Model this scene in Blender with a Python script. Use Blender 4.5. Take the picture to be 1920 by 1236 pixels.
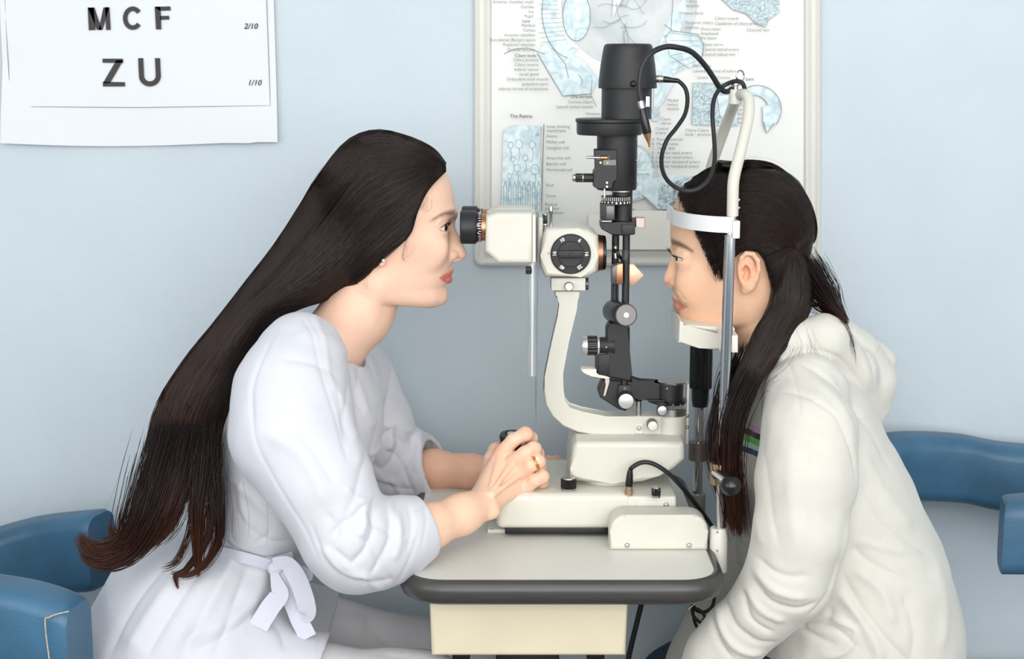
import bpy, bmesh, math, random
import numpy as np
from mathutils import Vector, Matrix

random.seed(7); np.random.seed(7)
SC = bpy.context.scene
COL = SC.collection
PI = math.pi
for o in list(bpy.data.objects):
    bpy.data.objects.remove(o)

# ------------------------------------------------------------------ camera
F = 2800.0; PITCH = math.radians(10.0); CAM = (0.0, -2.0, 1.42)
cam = bpy.data.cameras.new('camera'); cam.sensor_width = 36.0
cam.lens = 36.0 * F / 1920.0
camo = bpy.data.objects.new('camera', cam); COL.objects.link(camo)
camo.location = CAM; camo.rotation_euler = (PI / 2 - PITCH, 0, 0)
SC.camera = camo
cam.dof.use_dof = True; cam.dof.focus_distance = 2.0; cam.dof.aperture_fstop = 11.0

# ------------------------------------------------------------------ world, lights, exposure
w = bpy.data.worlds.new('world'); SC.world = w; w.use_nodes = True
bgn = w.node_tree.nodes['Background']
bgn.inputs[0].default_value = (0.95, 0.97, 1.0, 1); bgn.inputs[1].default_value = 0.30

def area(name, loc, aim, sx, sy, power, col=(1, 1, 1)):
    l = bpy.data.lights.new(name, 'AREA'); l.shape = 'RECTANGLE'; l.size = sx; l.size_y = sy
    l.energy = power; l.color = col
    o = bpy.data.objects.new(name, l); COL.objects.link(o); o.location = loc
    o.rotation_euler = (Vector(aim) - Vector(loc)).to_track_quat('-Z', 'Y').to_euler()
    return o
area('fill_light', (1.75, -2.5, 1.60), (0.1, 0.2, 1.0), 1.5, 1.5, 36, (1.0, 0.985, 0.96))  # added soft fill from the right, brightens the girl's back and lower wall
area('fill_light', (-1.8, -2.3, 1.65), (0.0, 0.2, 1.0), 1.3, 1.5, 27, (1.0, 0.985, 0.965))  # counterpart fill added on the left; no window is modelled
area('top_fill', (0.15, -1.75, 2.6), (0.15, 0.2, 0.9), 1.6, 0.9, 20, (1.0, 0.985, 0.96))  # added overhead fill without a fixture, softens the shadows in the centre
area('fill_light', (0.1, -3.35, 1.70), (0.1, 0.4, 1.1), 2.4, 1.6, 94, (1.0, 0.985, 0.965))  # broad frontal fill added behind the camera to lift the shadowed wall
vs = SC.view_settings
vs.view_transform = 'Standard'; vs.look = 'None'; vs.gamma = 1.0; vs.use_curve_mapping = False
vs.exposure = -0.47
SC.cycles.use_denoising = True
SC.cycles.max_bounces = 8

# ------------------------------------------------------------------ picture measurements -> metres
CP, SP = math.cos(PITCH), math.sin(PITCH)
def ray(px, py):
    a = (px - 960) / F; b = (618 - py) / F
    return (a, b * SP + CP, b * CP - SP)
def P(px, py, y):
    d = ray(px, py); t = (y - CAM[1]) / d[1]
    return Vector((CAM[0] + d[0] * t, y, CAM[2] + d[2] * t))
def Pz(px, py, z):
    d = ray(px, py); t = (z - CAM[2]) / d[2]
    return Vector((CAM[0] + d[0] * t, CAM[1] + d[1] * t, z))
def M(y, py=600):
    return (y - CAM[1]) / ray(0, py)[1] / F

# ------------------------------------------------------------------ materials
def srgb(r, g, b):
    f = lambda c: (c / 255 / 12.92) if c / 255 <= 0.04045 else ((c / 255 + 0.055) / 1.055) ** 2.4
    return (f(r), f(g), f(b), 1)
def mat(name, col, rough=0.5, metal=0.0, noise=0.0, nscale=40, bump=0.0, bscale=200, spec=0.5, coat=0.0,
        sss=0.0, attr=None, trans=0.0, alpha=1.0, sheen=0.0, stretch=None):
    m = bpy.data.materials.new(name); m.use_nodes = True
    nt = m.node_tree; b = nt.nodes['Principled BSDF']
    b.inputs['Base Color'].default_value = col
    b.inputs['Roughness'].default_value = rough; b.inputs['Metallic'].default_value = metal
    b.inputs['Specular IOR Level'].default_value = spec
    b.inputs['Coat Weight'].default_value = coat
    b.inputs['Transmission Weight'].default_value = trans
    b.inputs['Alpha'].default_value = alpha
    b.inputs['Sheen Weight'].default_value = sheen
    if sss:
        b.inputs['Subsurface Weight'].default_value = sss
        b.inputs['Subsurface Radius'].default_value = (1.0, 0.35, 0.2)
        b.inputs['Subsurface Scale'].default_value = 0.006
    tc = nt.nodes.new('ShaderNodeTexCoord'); src = tc.outputs['Object']
    if stretch:
        mp = nt.nodes.new('ShaderNodeMapping'); mp.inputs['Scale'].default_value = stretch
        nt.links.new(src, mp.inputs[0]); src = mp.outputs[0]
    base = None
    if attr:
        at = nt.nodes.new('ShaderNodeAttribute'); at.attribute_name = attr; base = at.outputs['Color']
    if noise:
        n = nt.nodes.new('ShaderNodeTexNoise'); n.inputs['Scale'].default_value = nscale
        n.inputs['Detail'].default_value = 5
        nt.links.new(src, n.inputs['Vector'])
        mr = nt.nodes.new('ShaderNodeMapRange'); mr.inputs['From Min'].default_value = 0.3; mr.inputs['From Max'].default_value = 0.7
        mr.inputs['To Min'].default_value = 1 - noise; mr.inputs['To Max'].default_value = 1 + noise
        nt.links.new(n.outputs['Fac'], mr.inputs[0])
        mx = nt.nodes.new('ShaderNodeMix'); mx.data_type = 'RGBA'; mx.blend_type = 'MULTIPLY'
        mx.inputs[0].default_value = 1.0
        if base is not None: nt.links.new(base, mx.inputs[6])
        else: mx.inputs[6].default_value = col
        nt.links.new(mr.outputs[0], mx.inputs[7]); base = mx.outputs[2]
    if base is not None: nt.links.new(base, b.inputs['Base Color'])
    if bump:
        n2 = nt.nodes.new('ShaderNodeTexNoise'); n2.inputs['Scale'].default_value = bscale; n2.inputs['Detail'].default_value = 4
        nt.links.new(src, n2.inputs['Vector'])
        bp = nt.nodes.new('ShaderNodeBump'); bp.inputs['Strength'].default_value = bump; bp.inputs['Distance'].default_value = 0.002
        nt.links.new(n2.outputs['Fac'], bp.inputs['Height']); nt.links.new(bp.outputs[0], b.inputs['Normal'])
    return m

MT = {}
MT['wall'] = mat('wall_paint', srgb(195, 207, 215), 0.6, noise=0.03, nscale=5, bump=0.35, bscale=55)
MT['ceil'] = mat('ceiling_paint', srgb(235, 235, 232), 0.8)
MT['floor'] = mat('floor_vinyl', srgb(96, 92, 88), 0.5, noise=0.1, nscale=20)
MT['cream'] = mat('cream_enamel', srgb(209, 207, 196), 0.38, noise=0.02, nscale=20, bump=0.12, bscale=900)
MT['cream2'] = mat('white_plastic', srgb(221, 219, 210), 0.35)
MT['lam'] = mat('laminate', srgb(216, 216, 209), 0.35, noise=0.015, nscale=60)
MT['band'] = mat('grey_rubber_band', srgb(62, 61, 60), 0.34, noise=0.08, nscale=30, stretch=(1, 1, 6))
MT['yellow'] = mat('aged_cream_paint', srgb(222, 212, 186), 0.45, noise=0.03, nscale=15)
MT['black'] = mat('black_anodised', srgb(30, 30, 32), 0.42, bump=0.25, bscale=1500)
MT['gloss'] = mat('black_plastic', srgb(22, 22, 24), 0.25)
MT['rubber'] = mat('black_rubber', srgb(26, 27, 30), 0.5)
MT['chrome'] = mat('chrome', srgb(205, 206, 208), 0.12, 1.0)
MT['steel'] = mat('brushed_steel', srgb(190, 188, 184), 0.32, 1.0, noise=0.06, nscale=200)
MT['alu'] = mat('silver_cap', srgb(206, 206, 206), 0.4, 0.7)
MT['gun'] = mat('gunmetal', srgb(100, 98, 98), 0.38, 0.8)
MT['copper'] = mat('copper_ring', srgb(184, 134, 104), 0.36, 1.0)
MT['brass'] = mat('dull_brass', srgb(176, 150, 124), 0.4, 0.8)
MT['white'] = mat('white_paint_mark', srgb(238, 238, 235), 0.5)
MT['gold'] = mat('gold', srgb(226, 170, 90), 0.18, 1.0)
MT['crystal'] = mat('crystal', srgb(240, 245, 250), 0.03, 0.3)
MT['paper'] = mat('paper', srgb(222, 226, 230), 0.7)
MT['ink'] = mat('black_ink', srgb(58, 54, 55), 0.7)
MT['board'] = mat('poster_plastic', srgb(224, 225, 222), 0.35, bump=0.05, bscale=60)
MT['board_rim'] = mat('poster_rim_plastic', srgb(214, 214, 207), 0.35)
MT['text'] = mat('grey_print', srgb(126, 126, 125), 0.6)
MT['textd'] = mat('dark_print', srgb(95, 95, 95), 0.6)

# ------------------------------------------------------------------ object helpers
WL = {}
def parent_to(o, p):
    if p is None: return
    o.parent = p
    o.matrix_parent_inverse = Matrix.Translation(-WL.get(p.name, Vector((0, 0, 0))))
def link_mesh(name, me, m, parent=None, smooth=True, angle=35, **props):
    o = bpy.data.objects.new(name, me); COL.objects.link(o)
    if m is not None: me.materials.append(m)
    if smooth:
        me.polygons.foreach_set('use_smooth', [True] * len(me.polygons))
        if angle: me.set_sharp_from_angle(angle=math.radians(angle))
        if len(me.polygons) < 20000:
            for p_ in me.polygons:
                if len(p_.vertices) > 5: p_.use_smooth = False
    parent_to(o, parent)
    for k, v in props.items(): o[k] = v
    return o
def obj(name, bm, m, parent=None, smooth=True, angle=35, **props):
    bmesh.ops.recalc_face_normals(bm, faces=bm.faces[:])
    me = bpy.data.meshes.new(name); bm.to_mesh(me); bm.free()
    return link_mesh(name, me, m, parent, smooth, angle, **props)
def thing(name, label, cat, loc=(0, 0, 0), group=None):
    o = bpy.data.objects.new(name, None); COL.objects.link(o)
    o.empty_display_size = 0.05
    o.location = loc; WL[o.name] = Vector(loc); tag(o, label, cat, group); return o
def tag(o, label, cat, group=None):
    o['label'] = label; o['category'] = cat
    if group: o['group'] = group
    return o
def struct(o): o['kind'] = 'structure'; return o

def add_box(bm, lo, hi, bevel=0.0, seg=2):
    b2 = bmesh.new()
    bmesh.ops.create_cube(b2, size=1)
    for v in b2.verts:
        v.co = Vector([lo[i] if v.co[i] < 0 else hi[i] for i in range(3)])
    if bevel > 0:
        bmesh.ops.bevel(b2, geom=b2.edges[:], offset=bevel, segments=seg, profile=0.5, affect='EDGES', clamp_overlap=True)
    merge(bm, b2)
def merge(bm, b2, mtx=None):
    if mtx is not None: bmesh.ops.transform(b2, matrix=mtx, verts=b2.verts[:])
    me = bpy.data.meshes.new('tmp'); b2.to_mesh(me); b2.free(); bm.from_mesh(me); bpy.data.meshes.remove(me)
def box(lo, hi, bevel=0.0, seg=2):
    bm = bmesh.new(); add_box(bm, lo, hi, bevel, seg); return bm
def frame(axis):
    a = Vector(axis).normalized()
    u = a.cross(Vector((0, 0, 1))) if abs(a.z) < 0.9 else a.cross(Vector((0, 1, 0)))
    u.normalize(); v = a.cross(u); return a, u, v
def add_lathe(bm, o, axis, prof, seg=48, ys=1.0):
    """prof: list of (radius, height along the axis)"""
    a, u, v = frame(axis); o = Vector(o); rings = []
    for r, h in prof:
        if r < 1e-6: rings.append([bm.verts.new(o + a * h)])
        else: rings.append([bm.verts.new(o + a * h + (u * math.cos(2 * PI * k / seg) + v * math.sin(2 * PI * k / seg)) * r) for k in range(seg)])
    for A, B in zip(rings[:-1], rings[1:]):
        if len(A) == 1 and len(B) == 1: continue
        for k in range(seg):
            k2 = (k + 1) % seg
            if len(A) == 1: bm.faces.new((A[0], B[k], B[k2]))
            elif len(B) == 1: bm.faces.new((A[k], B[0], A[k2]))
            else: bm.faces.new((A[k], A[k2], B[k2], B[k]))
def lathe(o, axis, prof, seg=48):
    bm = bmesh.new(); add_lathe(bm, o, axis, prof, seg); return bm
def cyl_prof(r, h0, h1, b=0.0005, r2=None):
    r2 = r if r2 is None else r2
    return [(0, h0), (r - b, h0), (r, h0 + b), (r2, h1 - b), (r2 - b, h1), (0, h1)]
def add_cyl(bm, a, b, r, r2=None, bev=0.0005, seg=32):
    a = Vector(a); b = Vector(b)
    add_lathe(bm, a, b - a, cyl_prof(r, 0, (b - a).length, bev, r2), seg)
def cyl(a, b, r, r2=None, bev=0.0005, seg=32):
    bm = bmesh.new(); add_cyl(bm, a, b, r, r2, bev, seg); return bm
def add_prism(bm, pts, y0, y1, bevel=0.0, seg=2):
    """polygon in the x-z plane, extruded along y"""
    b2 = bmesh.new()
    A = [b2.verts.new((p[0], y0, p[-1])) for p in pts]; B = [b2.verts.new((p[0], y1, p[-1])) for p in pts]
    n = len(pts)
    fa = b2.faces.new(A); fb = b2.faces.new(B[::-1])
    for i in range(n): b2.faces.new((A[i], B[i], B[(i + 1) % n], A[(i + 1) % n]))
    if bevel > 0:
        es = [e for e in b2.edges if any(f in (fa, fb) for f in e.link_faces)]
        bmesh.ops.bevel(b2, geom=es, offset=bevel, segments=seg, profile=0.5, affect='EDGES', clamp_overlap=True)
    merge(bm, b2)
def prism(pts, y0, y1, bevel=0.0, seg=2):
    bm = bmesh.new(); add_prism(bm, pts, y0, y1, bevel, seg); return bm
def pp(pts, y): return [P(a, b, y) for a, b in pts]
def catmull(pts, n=8, closed=False):
    pts = [np.array(p, float) for p in pts]; out = []
    N = len(pts); rng = N if closed else N - 1
    for i in range(rng):
        if closed: p0, p1, p2, p3 = pts[i - 1], pts[i], pts[(i + 1) % N], pts[(i + 2) % N]
        else: p0, p1, p2, p3 = pts[max(i - 1, 0)], pts[i], pts[i + 1], pts[min(i + 2, N - 1)]
        for k in range(n):
            t = k / n
            out.append(0.5 * ((2 * p1) + (-p0 + p2) * t + (2 * p0 - 5 * p1 + 4 * p2 - p3) * t * t + (-p0 + 3 * p1 - 3 * p2 + p3) * t ** 3))
    if not closed: out.append(pts[-1])
    return out
def add_tube(bm, pts, r, seg=12, closed=False):
    """r: number or list of radii"""
    pts = [Vector(p[:3]) for p in pts]; n = len(pts)
    rr = r if hasattr(r, '__len__') else [r] * n
    up = None; rings = []
    for i, p in enumerate(pts):
        if closed: t = pts[(i + 1) % n] - pts[i - 1]
        else: t = pts[min(i + 1, n - 1)] - pts[max(i - 1, 0)]
        if t.length < 1e-9: t = Vector((0, 0, 1))
        t.normalize()
        if up is None:
            up = Vector((0, 1, 0)) if abs(t.y) < 0.8 else Vector((0, 0, 1))
        u = up - t * up.dot(t)
        if u.length < 1e-4: u = t.orthogonal()
        u.normalize(); up = u; v = t.cross(u)
        rings.append([bm.verts.new(p + (u * math.cos(2 * PI * k / seg) + v * math.sin(2 * PI * k / seg)) * max(rr[i], 1e-5)) for k in range(seg)])
    m = n if closed else n - 1
    for i in range(m):
        A, B = rings[i], rings[(i + 1) % n]
        for k in range(seg): bm.faces.new((A[k], A[(k + 1) % seg], B[(k + 1) % seg], B[k]))
    if not closed:
        bm.faces.new(rings[0][::-1]); bm.faces.new(rings[-1])
def tube(pts, r, seg=12, closed=False):
    bm = bmesh.new(); add_tube(bm, pts, r, seg, closed); return bm
def sphere(c, r, seg=32, rings=16, scale=(1, 1, 1)):
    bm = bmesh.new(); bmesh.ops.create_uvsphere(bm, u_segments=seg, v_segments=rings, radius=r)
    for v in bm.verts: v.co = Vector(c) + Vector([v.co[i] * scale[i] for i in range(3)])
    return bm
def add_knurl(bm, o, axis, r, h0, h1, n=24, depth=0.0012):
    a, u, v = frame(axis); o = Vector(o); N = n * 4; R = []
    for h, k in ((h0, 0.9), (h0 + 0.0006, 1), (h1 - 0.0006, 1), (h1, 0.9)):
        ring = []
        for i in range(N):
            q = (r - (depth if i % 4 in (0, 1) else 0)) * k
            ring.append(bm.verts.new(o + a * h + (u * math.cos(2 * PI * i / N) + v * math.sin(2 * PI * i / N)) * q))
        R.append(ring)
    for A, B in zip(R[:-1], R[1:]):
        for i in range(N): bm.faces.new((A[i], A[(i + 1) % N], B[(i + 1) % N], B[i]))
    bm.faces.new(R[0][::-1]); bm.faces.new(R[-1])
def knurl(o, axis, r, h0, h1, n=24, depth=0.0012):
    bm = bmesh.new(); add_knurl(bm, o, axis, r, h0, h1, n, depth); return bm
def flat(pts, y, th=0.0004):
    return prism([P(a, b, y) for a, b in pts], y - th, y, 0)
def text_mesh(name, body, px, py, y, size_px, m, parent=None, align='LEFT', bold=0.0, shear=0.0, spacing=1.0, line=1.0, rot=0.0, extr=0.0001):
    """lettering lying on a surface facing the camera side; (px,py) = start of first baseline"""
    s = size_px * M(y, py)
    c = bpy.data.curves.new(name, 'FONT'); c.body = body; c.size = s; c.align_x = align; c.offset = bold * s
    c.shear = shear; c.space_character = spacing; c.space_line = line; c.extrude = extr; c.resolution_u = 3
    o = bpy.data.objects.new(name, c); COL.objects.link(o)
    o.rotation_euler = (PI / 2, rot, 0); o.location = P(px, py, y)
    bpy.context.view_layer.update()
    dg = bpy.context.evaluated_depsgraph_get()
    me = bpy.data.meshes.new_from_object(o.evaluated_get(dg)); mw = o.matrix_world.copy()
    bpy.data.objects.remove(o); bpy.data.curves.remove(c)
    me.transform(mw); me.materials.clear()
    return link_mesh(name, me, m, parent, smooth=False)
def screw(name, c, r, parent, m=None, axis=(0, -1, 0)):
    bm = bmesh.new()
    add_lathe(bm, c, axis, [(0, -0.001), (r, -0.001), (r, 0.0006), (r * 0.8, 0.0014), (r * 0.3, 0.0016), (r * 0.25, 0.0006), (0, 0.0006)], 20)
    return obj(name, bm, m or MT['steel'], parent)
# ------------------------------------------------------------------ the room
WY = 0.42
struct(obj('wall_back', box((-2.4, WY, 0), (2.6, WY + 0.1, 2.7)), MT['wall'], smooth=False))
struct(obj('wall_left', box((-2.5, -3.6, 0), (-2.4, WY + 0.1, 2.7)), MT['wall'], smooth=False))
struct(obj('wall_right', box((2.6, -3.6, 0), (2.7, WY + 0.1, 2.7)), MT['wall'], smooth=False))
struct(obj('wall_front', box((-2.5, -3.7, 0), (2.7, -3.6, 2.7)), MT['wall'], smooth=False))
struct(obj('floor', box((-2.5, -3.6, -0.1), (2.7, WY + 0.1, 0)), MT['floor'], smooth=False))
struct(obj('ceiling', box((-2.5, -3.6, 2.7), (2.7, WY + 0.1, 2.8)), MT['ceil'], smooth=False))
struct(obj('baseboard_back', box((-2.4, WY - 0.015, 0), (2.6, WY, 0.09), 0.003), MT['ceil'], smooth=False))

# ------------------------------------------------------------------ letter chart on the wall
YP = WY - 0.006
root = thing('eye_chart', 'white paper letter chart with M C F and Z U taped to the blue wall', 'chart', P(260, 270, WY))
# a sheet with a slight curl at the bottom and the left
bm = bmesh.new(); nx, nz = 40, 40; grid = []
for j in range(nz + 1):
    v = j / nz
    row = []
    for i in range(nx + 1):
        u = i / nx
        lx = np.interp(v, [0, .55, .72, 1], [0 - 8, 3, 6, 4]); rx = np.interp(v, [0, .5, 1], [505, 514, 522])
        px = lx + (rx - lx) * u
        bot = 268 + 6 * math.sin(PI * min(u * 1.25, 1)) - (2 if u > .9 else 0)
        py = -240 + (bot + 240) * v
        d = 0.002 + 0.006 * (v ** 6) * (0.5 + 0.5 * math.cos(2 * PI * u)) + 0.003 * max(0, (0.12 - u) / 0.12) * abs(math.sin(v * 9)) 
        q = P(px, py, YP); row.append(bm.verts.new((q.x, YP - d, q.z)))
    grid.append(row)
for j in range(nz):
    for i in range(nx): bm.faces.new((grid[j][i], grid[j][i + 1], grid[j + 1][i + 1], grid[j + 1][i]))
r = bmesh.ops.extrude_face_region(bm, geom=bm.faces[:])
for v in [g for g in r['geom'] if isinstance(g, bmesh.types.BMVert)]: v.co.y += 0.0004
obj('sheet', bm, MT['paper'], root)
YL = YP - 0.0045
def letter(name, polys):
    bm = bmesh.new()
    for p in polys: add_prism(bm, [P(a, b, YL) for a, b in p], YL - 0.0003, YL + 0.0003)
    obj(name, bm, MT['ink'], root, smooth=False)
def arcband(cx, cy, rx, ry, t, a0, a1, n=24):
    A = []; B = []
    for k in range(n + 1):
        a = math.radians(a0 + (a1 - a0) * k / n)
        A.append((cx + rx * math.cos(a), cy - ry * math.sin(a))); B.append((cx + (rx - t) * math.cos(a), cy - (ry - t) * math.sin(a)))
    return [[A[k], A[k + 1], B[k + 1], B[k]] for k in range(n)]
letter('printed_letter', [[(164.5, 14), (176, 14), (179, 56), (166.5, 56.5)], [(164.5, 14), (177, 14), (191, 56), (182, 56)], [(194, 14), (205, 13.5), (192, 56), (185, 56)],
                  [(197, 13.5), (205, 13.5), (207.5, 56), (199, 56)]])
letter('printed_letter', arcband(249, 34, 18.5, 22, 8.5, 38, 322))
letter('printed_letter', [[(290, 12.5), (301, 12.5), (302.5, 55), (292.5, 55)], [(290, 12.5), (319, 12), (320, 19.5), (298, 20)], [(300, 30), (317, 29.5), (317.5, 36.5), (300, 37)]])
letter('printed_letter', [[(192, 110), (230, 110), (231, 118), (192.5, 117.5)], [(218, 113), (231, 113), (206, 156), (193, 156)], [(193, 153.5), (234, 154), (234.5, 162), (193, 162)]])
letter('printed_letter', [[(259, 109), (268.5, 109), (270, 142), (260.5, 142)], [(290.5, 109), (300, 109), (301.5, 142), (292, 142)]] + arcband(281, 142, 20.5, 20, 9.5, 180, 360))
text_mesh('printed_fraction', '2/10', 457, 54, YL, 14.5, MT['ink'], root, bold=0.012, shear=0.25)
text_mesh('printed_fraction', '1/10', 464, 160, YL, 14.5, MT['ink'], root, bold=0.012, shear=0.25)
bm = bmesh.new()
yb = YP - 0.0042
for a, b in (((8, -30), (12, 60)), ((12, 60), (18, 160)), ((18, 160), (18, 200)), ((18, 200), (260, 201.5)), ((260, 201.5), (507, 198)), ((507, 198), (499, -30))):
    add_cyl(bm, P(a[0], a[1], yb), P(b[0], b[1], yb), 0.0005, seg=6, bev=0.0001)
obj('printed_border', bm, MT['text'], root)

# ------------------------------------------------------------------ moulded anatomy board
YB = WY - 0.012
root = thing('anatomy_poster', 'white framed plastic board with pale blue drawings of the eye behind the instrument', 'poster', P(1212, 498, WY))
def rrect(x0, y0, x1, y1, r, n=6):
    out = []
    for cx, cy, a0 in ((x1 - r, y1 - r, 0), (x0 + r, y1 - r, 90), (x0 + r, y0 + r, 180), (x1 - r, y0 + r, 270)):
        for k in range(n + 1):
            a = math.radians(a0 + 90 * k / n); out.append((cx + r * math.cos(a), cy + r * math.sin(a)))
    return out
def rim_pts(off, n=6):
    # bottom corners rounded, the top runs out above the picture; right side is slightly narrower at the bottom
    x0, y0, x1, y1 = 888 + off, -260 + off, 1540 - off, 500 - off; r = max(16 - off * .5, 6)
    return [P(a, b, WY - 0.01) for a, b in rrect(x0, y0, x1, y1, r)]
bm = bmesh.new(); rings = []
for off, d in ((0, 0.0), (0.5, 0.010), (3, 0.014), (8, 0.015), (12, 0.012), (20, 0.0125), (24, 0.016), (30, 0.0165), (35, 0.011)):
    rings.append([bm.verts.new((q.x, WY - d, q.z)) for q in rim_pts(off)])
for A, B in zip(rings[:-1], rings[1:]):
    for k in range(len(A)): bm.faces.new((A[k], A[(k + 1) % len(A)], B[(k + 1) % len(A)], B[k]))
bm.faces.new(rings[0])
obj('frame', bm, MT['board_rim'], root, angle=50)
bm = bmesh.new(); q = [P(a, b, YB) for a, b in rrect(921, -228, 1507, 467, 6)]
add_prism(bm, q, YB, YB + 0.008); obj('panel', bm, MT['board'], root, smooth=False)

def illus(name, c1, c2, scale=60, dist=2.0):
    m = bpy.data.materials.new(name); m.use_nodes = True; nt = m.node_tree; b = nt.nodes['Principled BSDF']
    b.inputs['Roughness'].default_value = 0.4
    tc = nt.nodes.new('ShaderNodeTexCoord'); n = nt.nodes.new('ShaderNodeTexNoise')
    n.inputs['Scale'].default_value = scale; n.inputs['Detail'].default_value = 8; n.inputs['Distortion'].default_value = dist
    cr = nt.nodes.new('ShaderNodeValToRGB'); cr.color_ramp.elements[0].color = c1; cr.color_ramp.elements[1].color = c2
    cr.color_ramp.elements[0].position = 0.35; cr.color_ramp.elements[1].position = 0.62
    nt.links.new(tc.outputs['Object'], n.inputs['Vector']); nt.links.new(n.outputs['Fac'], cr.inputs[0]); nt.links.new(cr.outputs[0], b.inputs['Base Color'])
    return m
IL1 = illus('pale_blue_print', srgb(178, 203, 212), srgb(222, 234, 237), 45, 1.5)
IL2 = illus('grey_blue_print', srgb(150, 172, 180), srgb(205, 216, 219), 70, 2.5)
IL3 = illus('dark_tissue_print', srgb(128, 150, 158), srgb(200, 216, 221), 90, 3)
IL4 = illus('grey_vitreous_print', srgb(184, 190, 192), srgb(206, 211, 212), 14, 1)
INKL = mat('fine_print_line', srgb(132, 146, 153), 0.6)
class Layer: y = YB
def ill(name, pts, m, step=0.0005):
    Layer.y -= step
    return obj(name, flat(pts, Layer.y + 0.0004, 0.0008), m, root, smooth=False)
def ell(cx, cy, rx, ry, n=40, a0=0, a1=360):
    return [(cx + rx * math.cos(math.radians(a0 + (a1 - a0) * k / n)), cy - ry * math.sin(math.radians(a0 + (a1 - a0) * k / n))) for k in range(n + (0 if a1 - a0 == 360 else 1))]
def lines(name, polys, r=0.0004, m=None, step=0.0003):
    Layer.y -= step; bm = bmesh.new()
    for p in polys: add_tube(bm, [P(a, b, Layer.y) for a, b in p], r, 4)
    return obj(name, bm, m or INKL, root)
# big section of the eye
ill('eyeball_drawing', ell(1180, 8, 128, 118), IL4)
ill('sclera_drawing', [(1262, 20), (1300, -20), (1262, 95), (1285, 130), (1240, 150), (1225, 110)], IL1)
ill('cornea_drawing', ell(1072, 20, 55, 88, 24, 95, 262) + ell(1092, 20, 50, 72, 24, 262, 95), IL1)
ill('lens_drawing', ell(1081, 30, 25, 46), IL1)
ill('lens_highlight', ell(1084, 26, 6, 14), MT['board'])
ill('muscle_drawing', [(1018, 78), (1050, 84), (1098, 118), (1122, 150), (1108, 176), (1056, 180), (1036, 148), (1008, 100)], IL1)
ill('muscle_drawing', [(1248, 70), (1262, 58), (1308, 64), (1320, 84), (1314, 118), (1292, 128), (1256, 104)], IL1)
ill('optic_nerve_drawing', [(1226, 130), (1252, 122), (1266, 150), (1240, 198), (1226, 205)], IL1)
ill('optic_nerve_end', ell(1228, 214, 9, 14), IL2)
ill('iris_drawing', [(1150, -10), (1170, -10), (1148, 34)], MT['board'])
# tangle, top right
ill('ciliary_drawing', [(1338, -12), (1360, 4), (1374, 18), (1400, 26), (1418, 44), (1436, 52), (1440, 38), (1462, 22), (1460, -12)], IL3)
# square, wedge arc
ill('sclera_square_drawing', [(1300, 155), (1378, 155), (1382, 236), (1298, 234)], IL3)
ill('chamber_arc_drawing', ell(1420, 205, 44, 44, 24, 115, -40) + ell(1414, 208, 28, 30, 24, -40, 115), IL1)
ill('chamber_wedge_drawing', [(1430, 200), (1462, 190), (1452, 230), (1438, 250), (1431, 228)], IL1)
ill('chamber_base_drawing', [(1345, 180), (1382, 178), (1384, 236), (1350, 216)], IL1)
# retina block
ill('retina_block_drawing', [(944, 244), (962, 234), (1016, 237), (1012, 262), (1017, 398), (940, 398)], IL1)
ill('retina_side_drawing', [(1004, 252), (1016, 237), (1014, 252), (1004, 262)], IL3)
cells = []
for (cx, cy, r) in ((957, 272, 5), (973, 270, 7), (998, 271, 6), (962, 298, 4), (985, 296, 5), (970, 315, 6), (1003, 318, 8), (955, 330, 4), (990, 352, 5), (975, 366, 5), (1005, 364, 4)):
    cells.append(ell(cx, cy, r, r * 1.2, 14) + [(cx + r, cy)])
    cells.append([(cx, cy + r), (cx + 2, cy + r + 12), (cx - 1, cy + r + 26)])
for k in range(8):
    x = 947 + k * 9; cells.append([(x, 340), (x - 3, 352), (x - 2, 398)]); cells.append([(x, 340), (x + 3, 352), (x + 2, 398)])
lines('retina_cells', cells, 0.00045, mat('cell_print', srgb(158, 186, 195), 0.6))
lines('retina_bracket', [[(1020, 232), (1017, 320), (1015, 395)]], 0.0005, MT['textd'])
# fundus disc with vessels
ill('fundus_drawing', ell(1184, 324, 46, 54), IL2); ill('fundus_face', ell(1182, 323, 42, 50), IL1)
ves = []
rnd = random.Random(3)
for k in range(16):
    a = rnd.uniform(-1.2, 1.2); x, y = 1185.0, 324.0; L = []
    for s in range(9):
        L.append((x, y)); a += rnd.uniform(-.35, .35); x += 5.5 * math.cos(a); y += 5.5 * math.sin(a) * 1.2
        if ((x - 1182) / 40) ** 2 + ((y - 323) / 48) ** 2 > 1: break
    if len(L) > 2: ves.append(L)
for k in range(14):
    a = rnd.uniform(0, PI * 2); x, y = 1175.0 + rnd.uniform(-30, 50), 20 + rnd.uniform(-20, 50); L = []
    for s in range(8): L.append((x, y)); a += rnd.uniform(-.5, .5); x += 8 * math.cos(a); y += 8 * math.sin(a)
    ves.append(L)
lines('vessel_lines', ves, 0.00035, mat('vessel_print', srgb(140, 160, 168), 0.6))
ill('ciliary_strip_drawing', [(1192, 352), (1206, 340), (1258, 326), (1296, 334), (1262, 392), (1234, 392)], IL1)
ill('tissue_square_drawing', [(1234, 350), (1300, 330), (1300, 391), (1234, 392)], IL3)
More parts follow.
